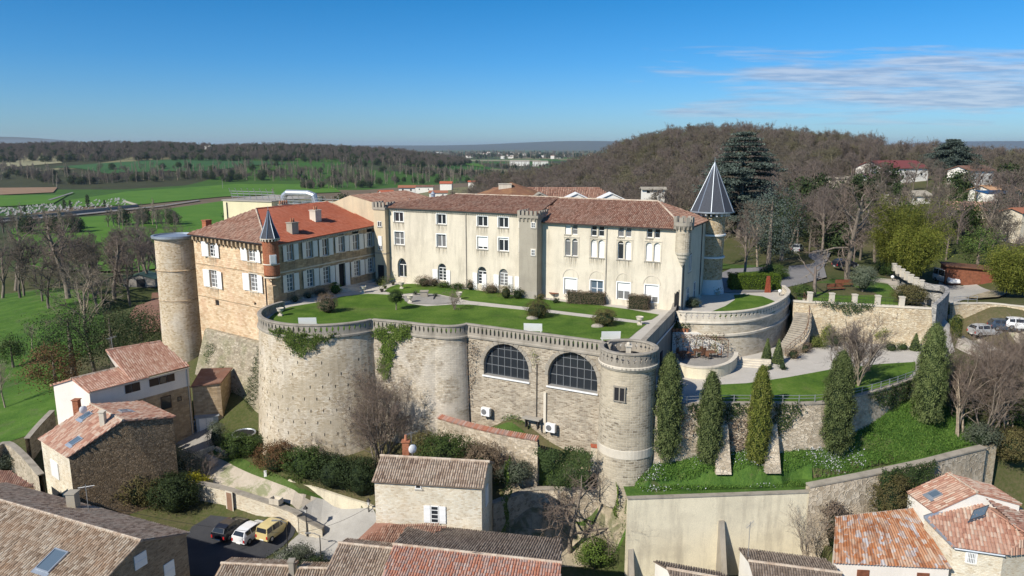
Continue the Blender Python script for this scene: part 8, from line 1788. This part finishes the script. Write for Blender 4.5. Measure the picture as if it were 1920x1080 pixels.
def scatter_on(name,poly,n,size,mat,kind='stuff',hgt=.12,up=0.0,aspect=.6,clumpy=None,parent=None):
 xs=[p[0]for p in poly];ys=[p[1]for p in poly];X=rng.uniform(min(xs),max(xs),n*3);Y=rng.uniform(min(ys),max(ys),n*3);k=pip(X,Y,poly)
 if clumpy:k&=(np.sin(X*clumpy)+np.sin(Y*clumpy*1.3+1)+np.sin((X+Y)*clumpy*.6)+rng.normal(0,.7,len(X)))>.3
 X=X[k][:n];Y=Y[k][:n];Z=hz(X,Y)+.06+rng.uniform(0,hgt,len(X));o=leaves(name,np.stack([X,Y,Z],1),size,M[mat],parent,up=up,aspect=aspect);return props(o,kind=kind)
slope_poly=slopeP
scatter_on('slope_grass_blades',slope_poly,60000,.26,'f_grass',hgt=.2,up=2.5,aspect=.22)
scatter_on('white_slope_flowers',[p for p in slopeP if p.x<36],3600,.125,'f_flower',hgt=.35,clumpy=1.1)
scatter_on('ledge_weeds',PG([(835,778),(880,782),(960,795),(1120,830),(1115,838),(1000,818),(850,794)]),9000,.2,'f_grass',hgt=.5,up=2,aspect=.3)
scatter_on('bank_weeds',PG([(800,850),(870,830),(1000,850),(1100,880),(1000,905),(930,925),(900,880)]),9000,.2,'f_ivy',hgt=.5,up=.8,clumpy=1.4)
scatter_on('verge_weeds',PG([(500,895),(600,930),(650,950),(700,965),(640,940),(560,915)]),3000,.16,'f_ivy',hgt=.3,up=1)
# ================================================================ TREES FURTHER OFF, WOODS, DISTANT BUILDINGS
oak=bare_proto(41,'bare_oak','huge gnarled leafless oak at the left, in front of the green field','tree',at_ground(128,560),height=17,r=.5,counts=(9,6,6,5),spread=1.35,up=.15,twig=.022,trunk=.35,scale=1.35)
ash=bare_proto(42,'bare_ash','pale tall leafless tree standing in the dark evergreens behind the pinkish tiled house','tree',at_ground(178,700),bark='palebark',twigm='twig_pale',height=17,r=.32,counts=(10,6,6,4),spread=.85,up=.5,twig=.016,trunk=.4)
lime=bare_proto(43,'bare_tree','purplish leafless tree beside the round tower, left of it','tree',at_ground(282,535),twigm='twig_purple',height=15,r=.38,counts=(10,7,6,4),spread=1.0,up=.4,twig=.02,trunk=.25)
def near_copies(src,lst,group=None):
 for i,a in enumerate(lst):
  px,py,s_,lb=a[:4];q=at_ground(px,py)if len(a)<5 else P(px,py,a[4]);copy_tree(src,q,i*1.7+px,s_,lb,group)
near_copies(oak,[(30,545,1.25,'leafless oak at the far left edge above the meadow'),(215,560,1.1,'leafless oak between the huge gnarled one and the plank shed'),(1588,528,.95,'wide bare park tree with tangled hanging branches above the long bench',.1),(1838,470,.75,'leafless oak right of the bamboo, in front of the pink roofed house')])
near_copies(lime,[(345,500,.9,'round leafless tree in the field edge above the round tower',-14),(245,575,1.0,'purplish leafless tree left of the plank shed'),(1540,478,.75,'brown leafless tree behind the park road',.1),(1480,470,.8,'leafless tree at the back of the park, right of the cedar',.1),(1640,490,.8,'brownish leafless tree between the tangled tree and the bamboo',.1),(1740,470,.7,'leafless tree behind the bamboo',0),(1395,520,.62,'leafless park tree with pale trunk left of the clipped hedge',.1),(5,560,1.1,'leafless tree cut by the left edge'),(1880,530,.6,'leafless tree above the timber shed')])
near_copies(ash,[(1420,500,.66,'tall leafless tree right behind the conical tower',.1),(1350,500,.6,'leafless tree immediately right of the conical tower shaft',.1),(1770,430,.7,'slender leafless tree right of the bamboo top',0),(1700,440,.62,'slender leafless tree left of the pink roofed house',0),(60,655,.32,'young leafless tree on the left meadow slope'),(10,765,.42,'slim tree cut by the left edge on the meadow slope')])
bare_proto(44,'pruned_tree','hard pruned reddish leafless tree behind the park pillars','tree',P(1526,556,.1),twigm='twig_pale',bark='twig_purple',height=5.2,r=.3,counts=(4,3,2),spread=1.5,up=.2,twig=.04,trunk=.5,lens=(.8,.6,.5))
q=P(1617,548,.1);t_=bush('small_olive_tree','small rounded olive tree in the park lawn behind the pillars',(q.x,q.y,.6),1.9,1.7,3.2,'f_olive',.13,1.2,cat='tree');mb=MB();mb.tube([(0,0,-.6),(0,0,1)],.12,6);mb.build('trunk',M['bark'],t_)
def evergreen(label,base,rx,h,mat,leaf=.3,n=150,group=None,name='evergreen_tree',trunk=True,low=.12,per=34):
 t_=thing(name,label,'tree',base,random.random()*6,group);C,B,r_=clumps(n,rx,rx,h*.46,.5,rx*.16,per,h*.56,.8);leaves('crown',C,leaf,M[mat],t_,bias=B,rnd=r_)
 mb=MB();mb.tube([(0,0,-.5),(0,0,h*.5),(0,0,h*.85)],[rx*.07+.1,rx*.05,.05],7);mb.build('trunk',M['bark'],t_);return t_
for px,py,rx,h,mt,lb in((140,712,6.2,11.5,'f_dark','big dark green evergreen at the left of the mass behind the long pink tiled house'),(215,697,6.8,10,'f_dark','very dark evergreen in the middle of the mass behind the long pink tiled house'),(268,668,5.6,8.5,'f_dark','dark feathery evergreen at the right of the mass, towards the round tower'),(108,745,4.2,7.5,'f_red','red tinged evergreen bush at the lower left of the dark mass'),(25,690,2.6,6,'f_mid','evergreen tree cut by the left edge on the meadow')):evergreen(lb,at_ground(px,py),rx,h,mt,.24,int(rx*36))
for px,py,z,rx,h,mt,lb in((1440,505,.1,5.2,14,'f_cedar','tall blue grey conifer between conical tower and park road'),(1465,490,.1,4.2,12,'f_dark','dark conifer behind the clipped hedge'),(1835,478,1.5,3.6,8.5,'f_mid','green leafy tree above the timber shed'),(1800,430,3,5,9,'f_mid','mid green tree below the pink roofed house'),(1890,420,4,4.5,8,'f_olive','grey green tree right of the pink roofed house')):q=P(px,py,z);evergreen(lb,(q.x,q.y,h1(q.x,q.y)-.1),rx,h,mt,.27,int(rx*30))
def cedar(label,base,h,r):
 t_=thing('cedar_tree',label,'tree',base);C=[];B=[];W=[[],[],[],[]]
 for k in range(17):
  z=h*(.2+.78*k/16);rr=r*(1-(k/16)**2.1)*rng.uniform(.7,1.1)+1.0
  for j in range(11):
   a=rng.uniform(0,6.28);l=rr*rng.uniform(.65,1.1);s_=np.linspace(.15,1,16);c=np.stack([np.cos(a)*l*s_,np.sin(a)*l*s_,z+.12*l*np.sin(s_*2.6)-.05*l*s_],1);W[0].append(c[0]*(0,0,1));W[1].append(c[-3]);W[2].append(.12);W[3].append(.03)
   q=np.repeat(c,26,0)+rng.normal(0,1,(416,3))*np.repeat(.25+.5*s_,26)[:,None]*(1,1,.22);C.append(q)
 C=np.concatenate(C);leaves('crown',C,.42,M['f_cedar'],t_,bias=np.tile([0,0,1.],(len(C),1)));V,F=prisms(np.array(W[0]),np.array(W[1]),np.array(W[2]),np.array(W[3]),4);npmesh('branches',V,F,M['bark'],t_);mb=MB();mb.tube([(0,0,-1),(0,0,h*.5),(0,0,h*.97)],[.6,.35,.06],8);mb.build('trunk',M['bark'],t_)
q=PY(1388,400,150);cedar('great blue grey cedar rising behind the conical tower',(q.x,150,h1(q.x,150)-.3),PY(1388,245,150).z-h1(q.x,150),9.6)
q=PY(1780,330,240);cedar('dark flat topped cedar beside the white house with the dark red roof',(q.x,240,h1(q.x,240)),PY(1780,262,240).z-h1(q.x,240),8.5)
def bamboo(label,base,rx,h):
 t_=thing('bamboo_clump',label,'bamboo',base);n=240;a=rng.uniform(0,6.28,n);rr=rx*.5*np.sqrt(rng.uniform(0,1,n));p=np.stack([np.cos(a)*rr,np.sin(a)*rr,a*0],1);out=np.stack([np.cos(a)+.35,np.sin(a),a*0],1)*(rx*rng.uniform(.1,.85,n))[:,None];hh=h*rng.uniform(.5,1.1,n)*(1-.25*(rr/(rx*.5))**2);C=[];P0=[];P1=[]
 for s_ in range(6):
  f0,f1=s_/6,(s_+1)/6;P0 .append(p+out*f0**2+np.stack([a*0,a*0,hh*(f0-.12*f0**3)],1));P1 .append(p+out*f1**2+np.stack([a*0,a*0,hh*(f1-.12*f1**3)],1))
 P0=np.concatenate(P0);P1=np.concatenate(P1);V,F=prisms(P0,P1,np.full(len(P0),.03),np.full(len(P0),.022));npmesh('stems',V,F,M['f_bamboo'],t_,rnd=rng.uniform(0,1,len(F)))
 for s_ in np.linspace(.28,1,16):q=p+out*s_**2+np.stack([a*0,a*0,hh*(s_-.12*s_**3)],1);C.append(np.repeat(q,11,0)+rng.normal(0,.36,(n*11,3)))
 leaves('leaves',np.concatenate(C),.31,M['f_bamboo'],t_,up=.5,aspect=.28)
for px,py,z,rx,h,lb in((1680,500,.1,5.6,13.0,'tall yellow green bamboo clump beside the park, left part'),(1706,515,-.3,3.6,9.0,'leaning yellow green bamboo clump above the white van, right part'),(1905,548,-1.2,4.8,7.5,'bright green bamboo clump at the right edge beside the timber shed')):bamboo(lb,P(px,py,z),rx,h)
def wood_proto(seed,name,label,cat,loc,mat='twig_far',**kw):
 W,Fn,tips=grow(seed,**kw);A=prisms(*W,n=4);B=prisms(*Fn,n=3);o=npmesh(name,np.concatenate([A[0],B[0]]),np.concatenate([A[1],B[1]+len(A[0])]),M[mat]);o.location=loc;return props(o,label,cat)
hx=lambda px,Y:(PY(px,280,Y).x,Y,h1(PY(px,280,Y).x,Y)-.2)
wA=wood_proto(51,'bare_oak','leafless oak behind the cream wing roofs, leftmost of the row there','tree',hx(985,175),height=11,r=.28,counts=(9,7,6,3),spread=1.2,up=.3,twig=.03,trunk=.28)
wB=wood_proto(52,'bare_oak','leafless tree behind the rear roof, second of the row there','tree',hx(1035,180),mat='twig_purple',height=12,r=.26,counts=(10,6,6,3),spread=.9,up=.5,twig=.03,trunk=.25)
wF=wood_proto(55,'bare_oak','olive brown leafless tree behind the rear roof, third of the row there','tree',hx(1090,178),mat='twig_olive',height=10,r=.26,counts=(8,7,6,3),spread=1.1,up=.3,twig=.03,trunk=.2)
wC=wood_proto(53,'poplar','slim leafless poplar far off beyond the yellow annex','tree',hx(505,640),mat='twig_pale',height=17,r=.3,counts=(22,6,4),spread=.5,up=.9,twig=.05,trunk=.12,lens=(.22,.5,.5))
def leafblob(name,label,loc,rx,h,mat,n,s_):C,B,r_=clumps(n,rx,rx,h*.5,.6,rx*.2,16,h*.52,.8);o=leaves(name,C,s_,M[mat],None,bias=B,rnd=r_);o.location=loc;return props(o,label,'tree')
wD=leafblob('evergreen_tree','dark round evergreen beyond the yellow annex',hx(690,420),4.2,9,'f_dark',80,.8)
wE=leafblob('green_tree','bright spring green tree beyond the orange roof',hx(715,400),3.6,8.5,'f_spring',70,.7)
def put(src,px,Y,s_,lb,gr=None):
 c=src.copy();COL.objects.link(c);c.location=hx(px,Y);c.rotation_euler=(0,0,px*1.3);c.scale=(s_,)*3;c['label']=lb
 if gr:c['group']=gr
G1n='leafless trees behind the castle roofs';wA['group']=wB['group']=G1n
k=0
for Y,a,b,st in((158,1170,1330,30),(172,1040,1450,24),(188,940,1480,22),(205,1100,1560,20),(235,905,1650,18),(265,880,1200,18),(330,740,1000,22)):
 for px in range(a,b,st):k+=1;put(wA if k%2 else wB,px+random.uniform(-9,9),Y+random.uniform(-6,6),random.uniform(.75,1.05),'leafless tree in the dense belt between the castle roofs and the hill',G1n)
for i in range(36):put(random.choice((wA,wB)),random.uniform(-20,345),random.uniform(165,300),random.uniform(1.1,1.6),'leafless tree in the belt between the left meadow and the green field','leafless trees along the left field edge')
for i in range(95):put(random.choice((wA,wB,wA,wB,wB,wD)),random.uniform(1390,1930),random.uniform(128,215),random.uniform(.6,1.0),'tree among the hillside houses at the right','trees among the hillside houses')
for px,Y,s_,lb in((640,430,1.3,'dark evergreen left of the spring green tree'),(660,400,1.1,'dark broad evergreen touching the spring green tree row'),(735,390,.9,'dark evergreen right of the spring green tree'),(425,470,1.2,'dark round evergreen in the field beside the yellow annex'),(510,480,.8,'small dark evergreen just above the yellow annex roof'),(595,560,1.2,'dark evergreen behind the curved duct'),(925,300,.9,'ivy green tree left of the rear wing roof'),(912,290,.8,'slim dark conifer left of the rear wing roof')):put(wD,px,Y,s_,lb)
def inst_wood(name,pts,srcs,smin,smax,label):
 pts=np.array(pts);z=hz(pts[:,0],pts[:,1])-.3;me=bpy.data.meshes.new(name);me.vertices.add(len(pts));me.vertices.foreach_set('co',np.column_stack([pts,z]).astype(np.float32).ravel());o=link(name,me);props(o,label,None,None,'stuff')
 ng=bpy.data.node_groups.new(name,'GeometryNodeTree');ng.interface.new_socket('Geometry',in_out='INPUT',socket_type='NodeSocketGeometry');ng.interface.new_socket('Geometry',in_out='OUTPUT',socket_type='NodeSocketGeometry');N=ng.nodes.new;L=ng.links.new;gi,go=N('NodeGroupInput'),N('NodeGroupOutput')
 g2=N('GeometryNodeGeometryToInstance')
 for s_ in srcs:oi=N('GeometryNodeObjectInfo');oi.inputs[0].default_value=s_;oi.inputs['As Instance'].default_value=True;L(oi.outputs['Geometry'],g2 .inputs[0])
 g3=N('GeometryNodeJoinGeometry')
 for nd in[n for n in ng.nodes if n.bl_idname=='GeometryNodeObjectInfo']:
  L(nd.outputs['Geometry'],g3 .inputs[0])
 ng.nodes.remove(g2);ip=N('GeometryNodeInstanceOnPoints');ip.inputs['Pick Instance'].default_value=True;L(gi.outputs[0],ip.inputs['Points']);L(g3 .outputs[0],ip.inputs['Instance'])
 r1_=N('FunctionNodeRandomValue');r1_.data_type='FLOAT_VECTOR';r1_.inputs[0].default_value=(0,0,0);r1_.inputs[1].default_value=(0,0,6.28);L(r1_.outputs[0],ip.inputs['Rotation']);r2=N('FunctionNodeRandomValue');r2 .inputs[2].default_value=smin;r2 .inputs[3].default_value=smax;r2 .inputs['Seed'].default_value=5;L(r2 .outputs[1],ip.inputs['Scale'])
 L(ip.outputs[0],go.inputs[0]);md=o.modifiers.new('scatter','NODES');md.node_group=ng;return o
def region(n,x0,x1,y0,y1,f=None):
 X=rng.uniform(x0,x1,n);Y=rng.uniform(y0,y1,n);return[(a,b)for a,b in zip(X,Y)if f is None or f(a,b)]
pxo=lambda a,b:960+F_PX*a/(b*.981+5)
inst_wood('hill_wood',region(5000,-20,420,235,560,lambda a,b:b>225+max(0,(a-95))*.9-(a>200)*20 and hfar(np.array([a]),np.array([b]))[0]>-8 and not(1630<pxo(a,b)<1705 and 300<b<395)),[wA,wB,wF,wA,wF],.65,1.3,'brown leafless wood covering the hill behind the castle')
draped('hill_field',[hx(1630,300)[:2],hx(1712,300)[:2],hx(1708,400)[:2],hx(1628,400)[:2]],M['crop'],.3,10.0)
inst_wood('hill_evergreens',region(190,30,330,280,500),[wD,wE,wD],.4,.95,'scattered dark evergreens in the hill wood')
inst_wood('ridge_wood',region(9500,-2000,-60,1330,2050,lambda a,b:hfar(np.array([a]),np.array([b]))[0]>-19),[wA,wB,wD,wA],1.0,1.6,'dark wood on the distant low ridge at the left')
belts=[]
for(x0,y0,x1,y1,wd,n)in((-40,445,160,432,10,26),(200,430,330,424,10,22),(430,340,900,334,6,120),(640,348,1000,344,5,90),(-40,345,420,340,3,60),(130,350,420,344,3,150),(-40,330,110,350,5,120),(120,322,240,322,4,90),(190,312,320,312,5,180),(360,312,420,312,5,80),(420,345,700,342,5,150),(430,325,640,322,5,160),(640,330,760,327,4,60),(-40,312,160,310,3,150),(560,312,700,310,3,100),(700,312,900,308,2.5,100),(860,335,1010,330,4,80),(760,335,900,333,4,60),(900,318,1100,312,3,120),(1010,335,1130,318,5,120),(560,356,700,352,3,50),(700,298,1100,296,3,200),(-40,300,500,299,2,300)):
 for i in range(n):f=random.random();q=P(x0+(x1-x0)*f,y0+(y1-y0)*f+random.uniform(-wd,wd)*.6,-30);belts.append((q.x,q.y))
inst_wood('tree_belts',belts,[wA,wB,wC,wA,wD,wC],.8,1.25,'belts of leafless trees and poplars between the lowland fields')
plain_=[P(random.uniform(-100,1200),random.uniform(285.5,298),-30)for _ in range(2600)];inst_wood('plain_woods',[(q.x,q.y)for q in plain_],[wA,wD,wC],1.3,2.4,'hazy groves on the far plain')
WMS={'w':M['whitewall'],'p':M['pinkwall'],'s':M['palehouse']};RMS={'r':M['tile_red'],'b':M['tile_brown'],'d':plain('dark fibre roof',(.12,.08,.07)),'m':plain('dark red roof',(.19,.055,.05)),'g':M['turretgrey'],'y':plain('sandy tile roof',(.50,.30,.17)),'k':plain('pinkish tile roof',(.56,.32,.25)),'o':plain('terracotta roof',(.34,.14,.08))}
def far_house(label,px,py,Y,wpx,h,wm,rm,rz=0.0,dep=.7,rise=.16,group=None,wins=4):
 b0_=PY(px,py,Y)if Y else None;b=P(px,py,-30)if not Y else ground(px,py)
 if Y and(b.y>1.6*Y or b.y<.7*Y or Y>1000):b=b0_
 if Y:h=h*b.y/Y
 k=b.y*.981-(b.z-CZ)*math.sin(TH);w_=wpx/F_PX*k;d_=w_*dep;t_=thing('distant_house',label,'house',(b.x,b.y,b.z),rz,group);e=h
 mb=MB();mb.box((0,d_/2,e/2-4.5),(w_,d_,e+9));rz_=e+d_*rise
 for s_ in(-1,1):mb.poly([(s_*w_/2,0,e),(s_*w_/2,d_,e),(s_*w_/2,d_/2,rz_)])
 mb.build('wall',WMS[wm],t_);mb=MB();o=.4
 mb.hexa([(-w_/2-o,-o,e-.1),(w_/2+o,-o,e-.1),(w_/2+o,d_/2,rz_+.02),(-w_/2-o,d_/2,rz_+.02),(-w_/2-o,-o,e+.12),(w_/2+o,-o,e+.12),(w_/2+o,d_/2,rz_+.24),(-w_/2-o,d_/2,rz_+.24)])
 mb.hexa([(-w_/2-o,d_/2,rz_+.02),(w_/2+o,d_/2,rz_+.02),(w_/2+o,d_+o,e-.1),(-w_/2-o,d_+o,e-.1),(-w_/2-o,d_/2,rz_+.24),(w_/2+o,d_/2,rz_+.24),(w_/2+o,d_+o,e+.12),(-w_/2-o,d_+o,e+.12)]);mb.build('roof',RMS[rm],t_)
 for i in range(wins):mb=MB();x=-w_/2+w_*(i+.5)/wins;mb.box((x,-.02,e*.6),(.7,.06,.9));mb.build('window',M['glass'],t_)
 return t_
H_=[('big white house with dark red roof on the right hillside',1698,343,214,98,4.2,'w','m',.22,.8),('low white house with dark roof in front of the dark red roofed house',1660,352,190,62,2.2,'w','d',.1,.8),('pale house with a brown roof right of the hillside cedar',1838,352,200,60,4.6,'w','b',.3,.8),('white house with sandy roof and solar panels at the right edge',1886,388,160,62,3.4,'w','y',.25,.9),('low pink roofed house above the green trees at the right',1826,410,135,80,1.6,'s','k',-.35,.9),('long white house at the top right',1862,317,260,66,3.4,'w','o',0,.4),('pale house cut by the right edge above the bamboo',1925,455,120,40,5,'s','o',.3,1),('grey roofed white house below the dark red roofed one',1715,384,165,66,2,'w','g',.1,.7),('long pale low hall behind the park trees',1580,352,200,120,2.4,'s','g',-.08,.2),('white flat building just behind the right end of the cream wing roof',1226,362,165,42,.8,'w','g',0,.4),('white village house with brown roof, leftmost of the row beyond the orange roof',763,362,330,30,2.4,'w','o',.1,.7),('white village house in the middle of the row beyond the orange roof',795,361,345,34,2.6,'w','b',.05,.5),('white house with bright orange roof beyond the cream wing',836,357,365,22,3.4,'w','r',0,.9),('long white house in front of the village row',822,372,330,34,2.5,'w','o',.1,.6),('red roofed low house left of the village row',728,370,310,24,2,'w','r',.5,.9),('red roofed house left of the rear wing',887,353,360,18,3,'w','r',0,.7),('beige roofed pavilion in the fields',330,342,0,30,5,'s','y',0,.7),('white farm sheds right of the beige pavilion',371,342,0,46,4,'w','g',.1,.3),('red roofed white farmhouse above the beige pavilion',334,327,0,18,6,'w','o',.2,.8),('tall white block above the beige pavilion',350,323,0,16,8,'w','g',0,.5),('long orange roofed farm in the left fields',280,329,0,27,4,'s','o',0,.4),('pale farm below the left ridge',340,304,0,34,9,'s','o',.1,.5),('white farm under the left ridge wood',85,309,0,16,9,'w','o',0,.5),('pale hamlet on the slope above the dark conifers',540,304,0,16,14,'s','g',.2,.8),('small white house among the belts above the annex',546,320,0,12,5,'w','g',0,.5),('white walled house left of the dark conifers',534,336,0,17,5,'w','y',.2,.7),('white farmhouse in the green fields right of centre',742,325,0,28,6,'w','b',.1,.4),('left white hall of the far village',975,311,0,36,12,'w','g',.1,.4),('right white hall of the far village',1014,312,0,28,12,'w','g',.1,.4),('small white house below the far village',888,327,0,14,6,'w','b',.1,.5),('tiny white house on the left ridge',389,280,1600,12,7,'w','g',0,.5)]
for a in H_:far_house(*a[:9],dep=a[9],wins=3 if a[4]>50 else(2 if a[4]>28 and a[3]>100 and a[4]!=40 else 0))
for i in range(60):px=random.uniform(560,1130);far_house('speck of a white house on the far plain',px,random.uniform(287,298),0,random.uniform(3,9),random.uniform(7,14),'w',random.choice('bgo'),0,.5,.16,'white houses on the far plain',0)
sol=thing('solar_panels','dark solar panels on the sandy roof at the right edge','solar panels',PY(1882,364,161.2),.25);mb=MB();mb.hexa([(-4.5,0,0),(4,0,0),(4,3.4,.6),(-4.5,3.4,.6),(-4.5,0,.1),(4,0,.1),(4,3.4,.7),(-4.5,3.4,.7)]);mb.build('panel',M['glass'],sol)
cw=thing('cemetery_wall','dark low wall round the distant cemetery','wall');mb=MB();sweep(mb,[Vector(P(x,y,-30)[:2])for x,y in((-60,421),(60,410),(160,399),(258,388),(235,381))],[(-.4,-30),(-.4,-27.6),(.4,-27.6),(.4,-30)]);mb.build('wall',M['plinth'],cw)
g0_=None
for i in range(230):
 x=random.uniform(-30,236);y0=408-x*.085;q=P(x,y0-random.uniform(2,17),-29.2)
 if g0_ is None:g0_=MB();g0_.box((0,0,.75),(1.0,.3,1.5));g0_.box((0,-1.2,.25),(1.0,2.2,.5));g0_=g0_.build('gravestone',M['concrete']if 0 else plain('grey gravestone',(.38,.37,.35)));props(g0_,'small pale gravestone in the distant walled cemetery','gravestone','gravestones in the cemetery');o=g0_
 else:o=g0_.copy();COL.objects.link(o)
 o.location=q;o.rotation_euler=(0,0,.1+random.uniform(-.1,.1));s_=random.uniform(.6,1.2);o.scale=(s_,s_,s_*random.uniform(.7,1.3))
cyp0=None
for i,(px,py,s_)in enumerate(((166,391,1.35),(122,395,1.05),(133,393,.9),(197,390,.8),(48,403,.8))):
 if cyp0 is None:C,B,r_=clumps(60,1.1,1.1,4.2,.8,.3,16,4.2);cyp0=leaves('cypress_tree',C,.5,M['f_dark'],None,bias=B);props(cyp0,'','cypress','dark cypresses in the cemetery');o=cyp0
 else:o=cyp0 .copy();COL.objects.link(o)
 o.location=P(px,py,-30);o.scale=(s_,)*3;o['label']=('tallest','second from left','middle','rightmost','leftmost')[i]+' thin dark cypress in the distant cemetery'
for px,py,h,lb in((107,356,12,'wooden pole between the ploughed field and the tree belt'),(418,356,13,'wooden pole at the right end of the green fields'),(542,342,9,'pole above the annex ducts')):t_=thing('utility_pole',lb,'pole',P(px,py,-30));mb=MB();mb.tube([(0,0,0),(0,0,h)],[.25,.18],6);mb.build('pole',M['greywood'],t_)
for nm,Y,x0,x1,prof in(('far_hills',15000,-14500,5200,lambda x:20+50*(math.sin(x/900)*.5+.5)*(math.sin(x/2300+1)*.5+.5)+(160*math.exp(-((x+11000)/2600)**2))+50*math.exp(-((x-1500)/2500)**2)+25),('far_hills',16500,7000,17000,lambda x:60+130*math.exp(-((x-13000)/3500)**2)+20*math.sin(x/700))):
 xs=np.linspace(x0,x1,90);V=[];
 for r_,(dy,f)in enumerate(((-2500,0),(-1200,.45),(0,1),(1800,.5),(3500,0))):V+=[(x,Y+dy+300*math.sin(x/800+r_),-32+(prof(x)+32)*f*min(1,(x-x0)/800,(x1-x)/800))for x in xs]
 idx2=np.arange(5*90).reshape(5,90);F=np.stack([idx2[:-1,:-1],idx2[:-1,1:],idx2[1:,1:],idx2[1:,:-1]],-1).reshape(-1,4);o=npmesh(nm,V,F,plain('distant wooded range',(.07,.08,.05),.95,scale=.003),smooth=True);props(o,kind='structure')
hzm,t=newmat('haze air');pv=t.n('ShaderNodeVolumePrincipled');pv.inputs['Color'].default_value=(.72,.85,1,1);pv.inputs['Density'].default_value=HAZE;pv.inputs['Anisotropy'].default_value=.2;out=t.n('ShaderNodeOutputMaterial');t.nt.links.new(pv.outputs[0],out.inputs['Volume'])
mb=MB();mb.box((0,10500,60),(44000,25000,190));hb_=mb.build('haze',hzm);props(hb_,kind='stuff')
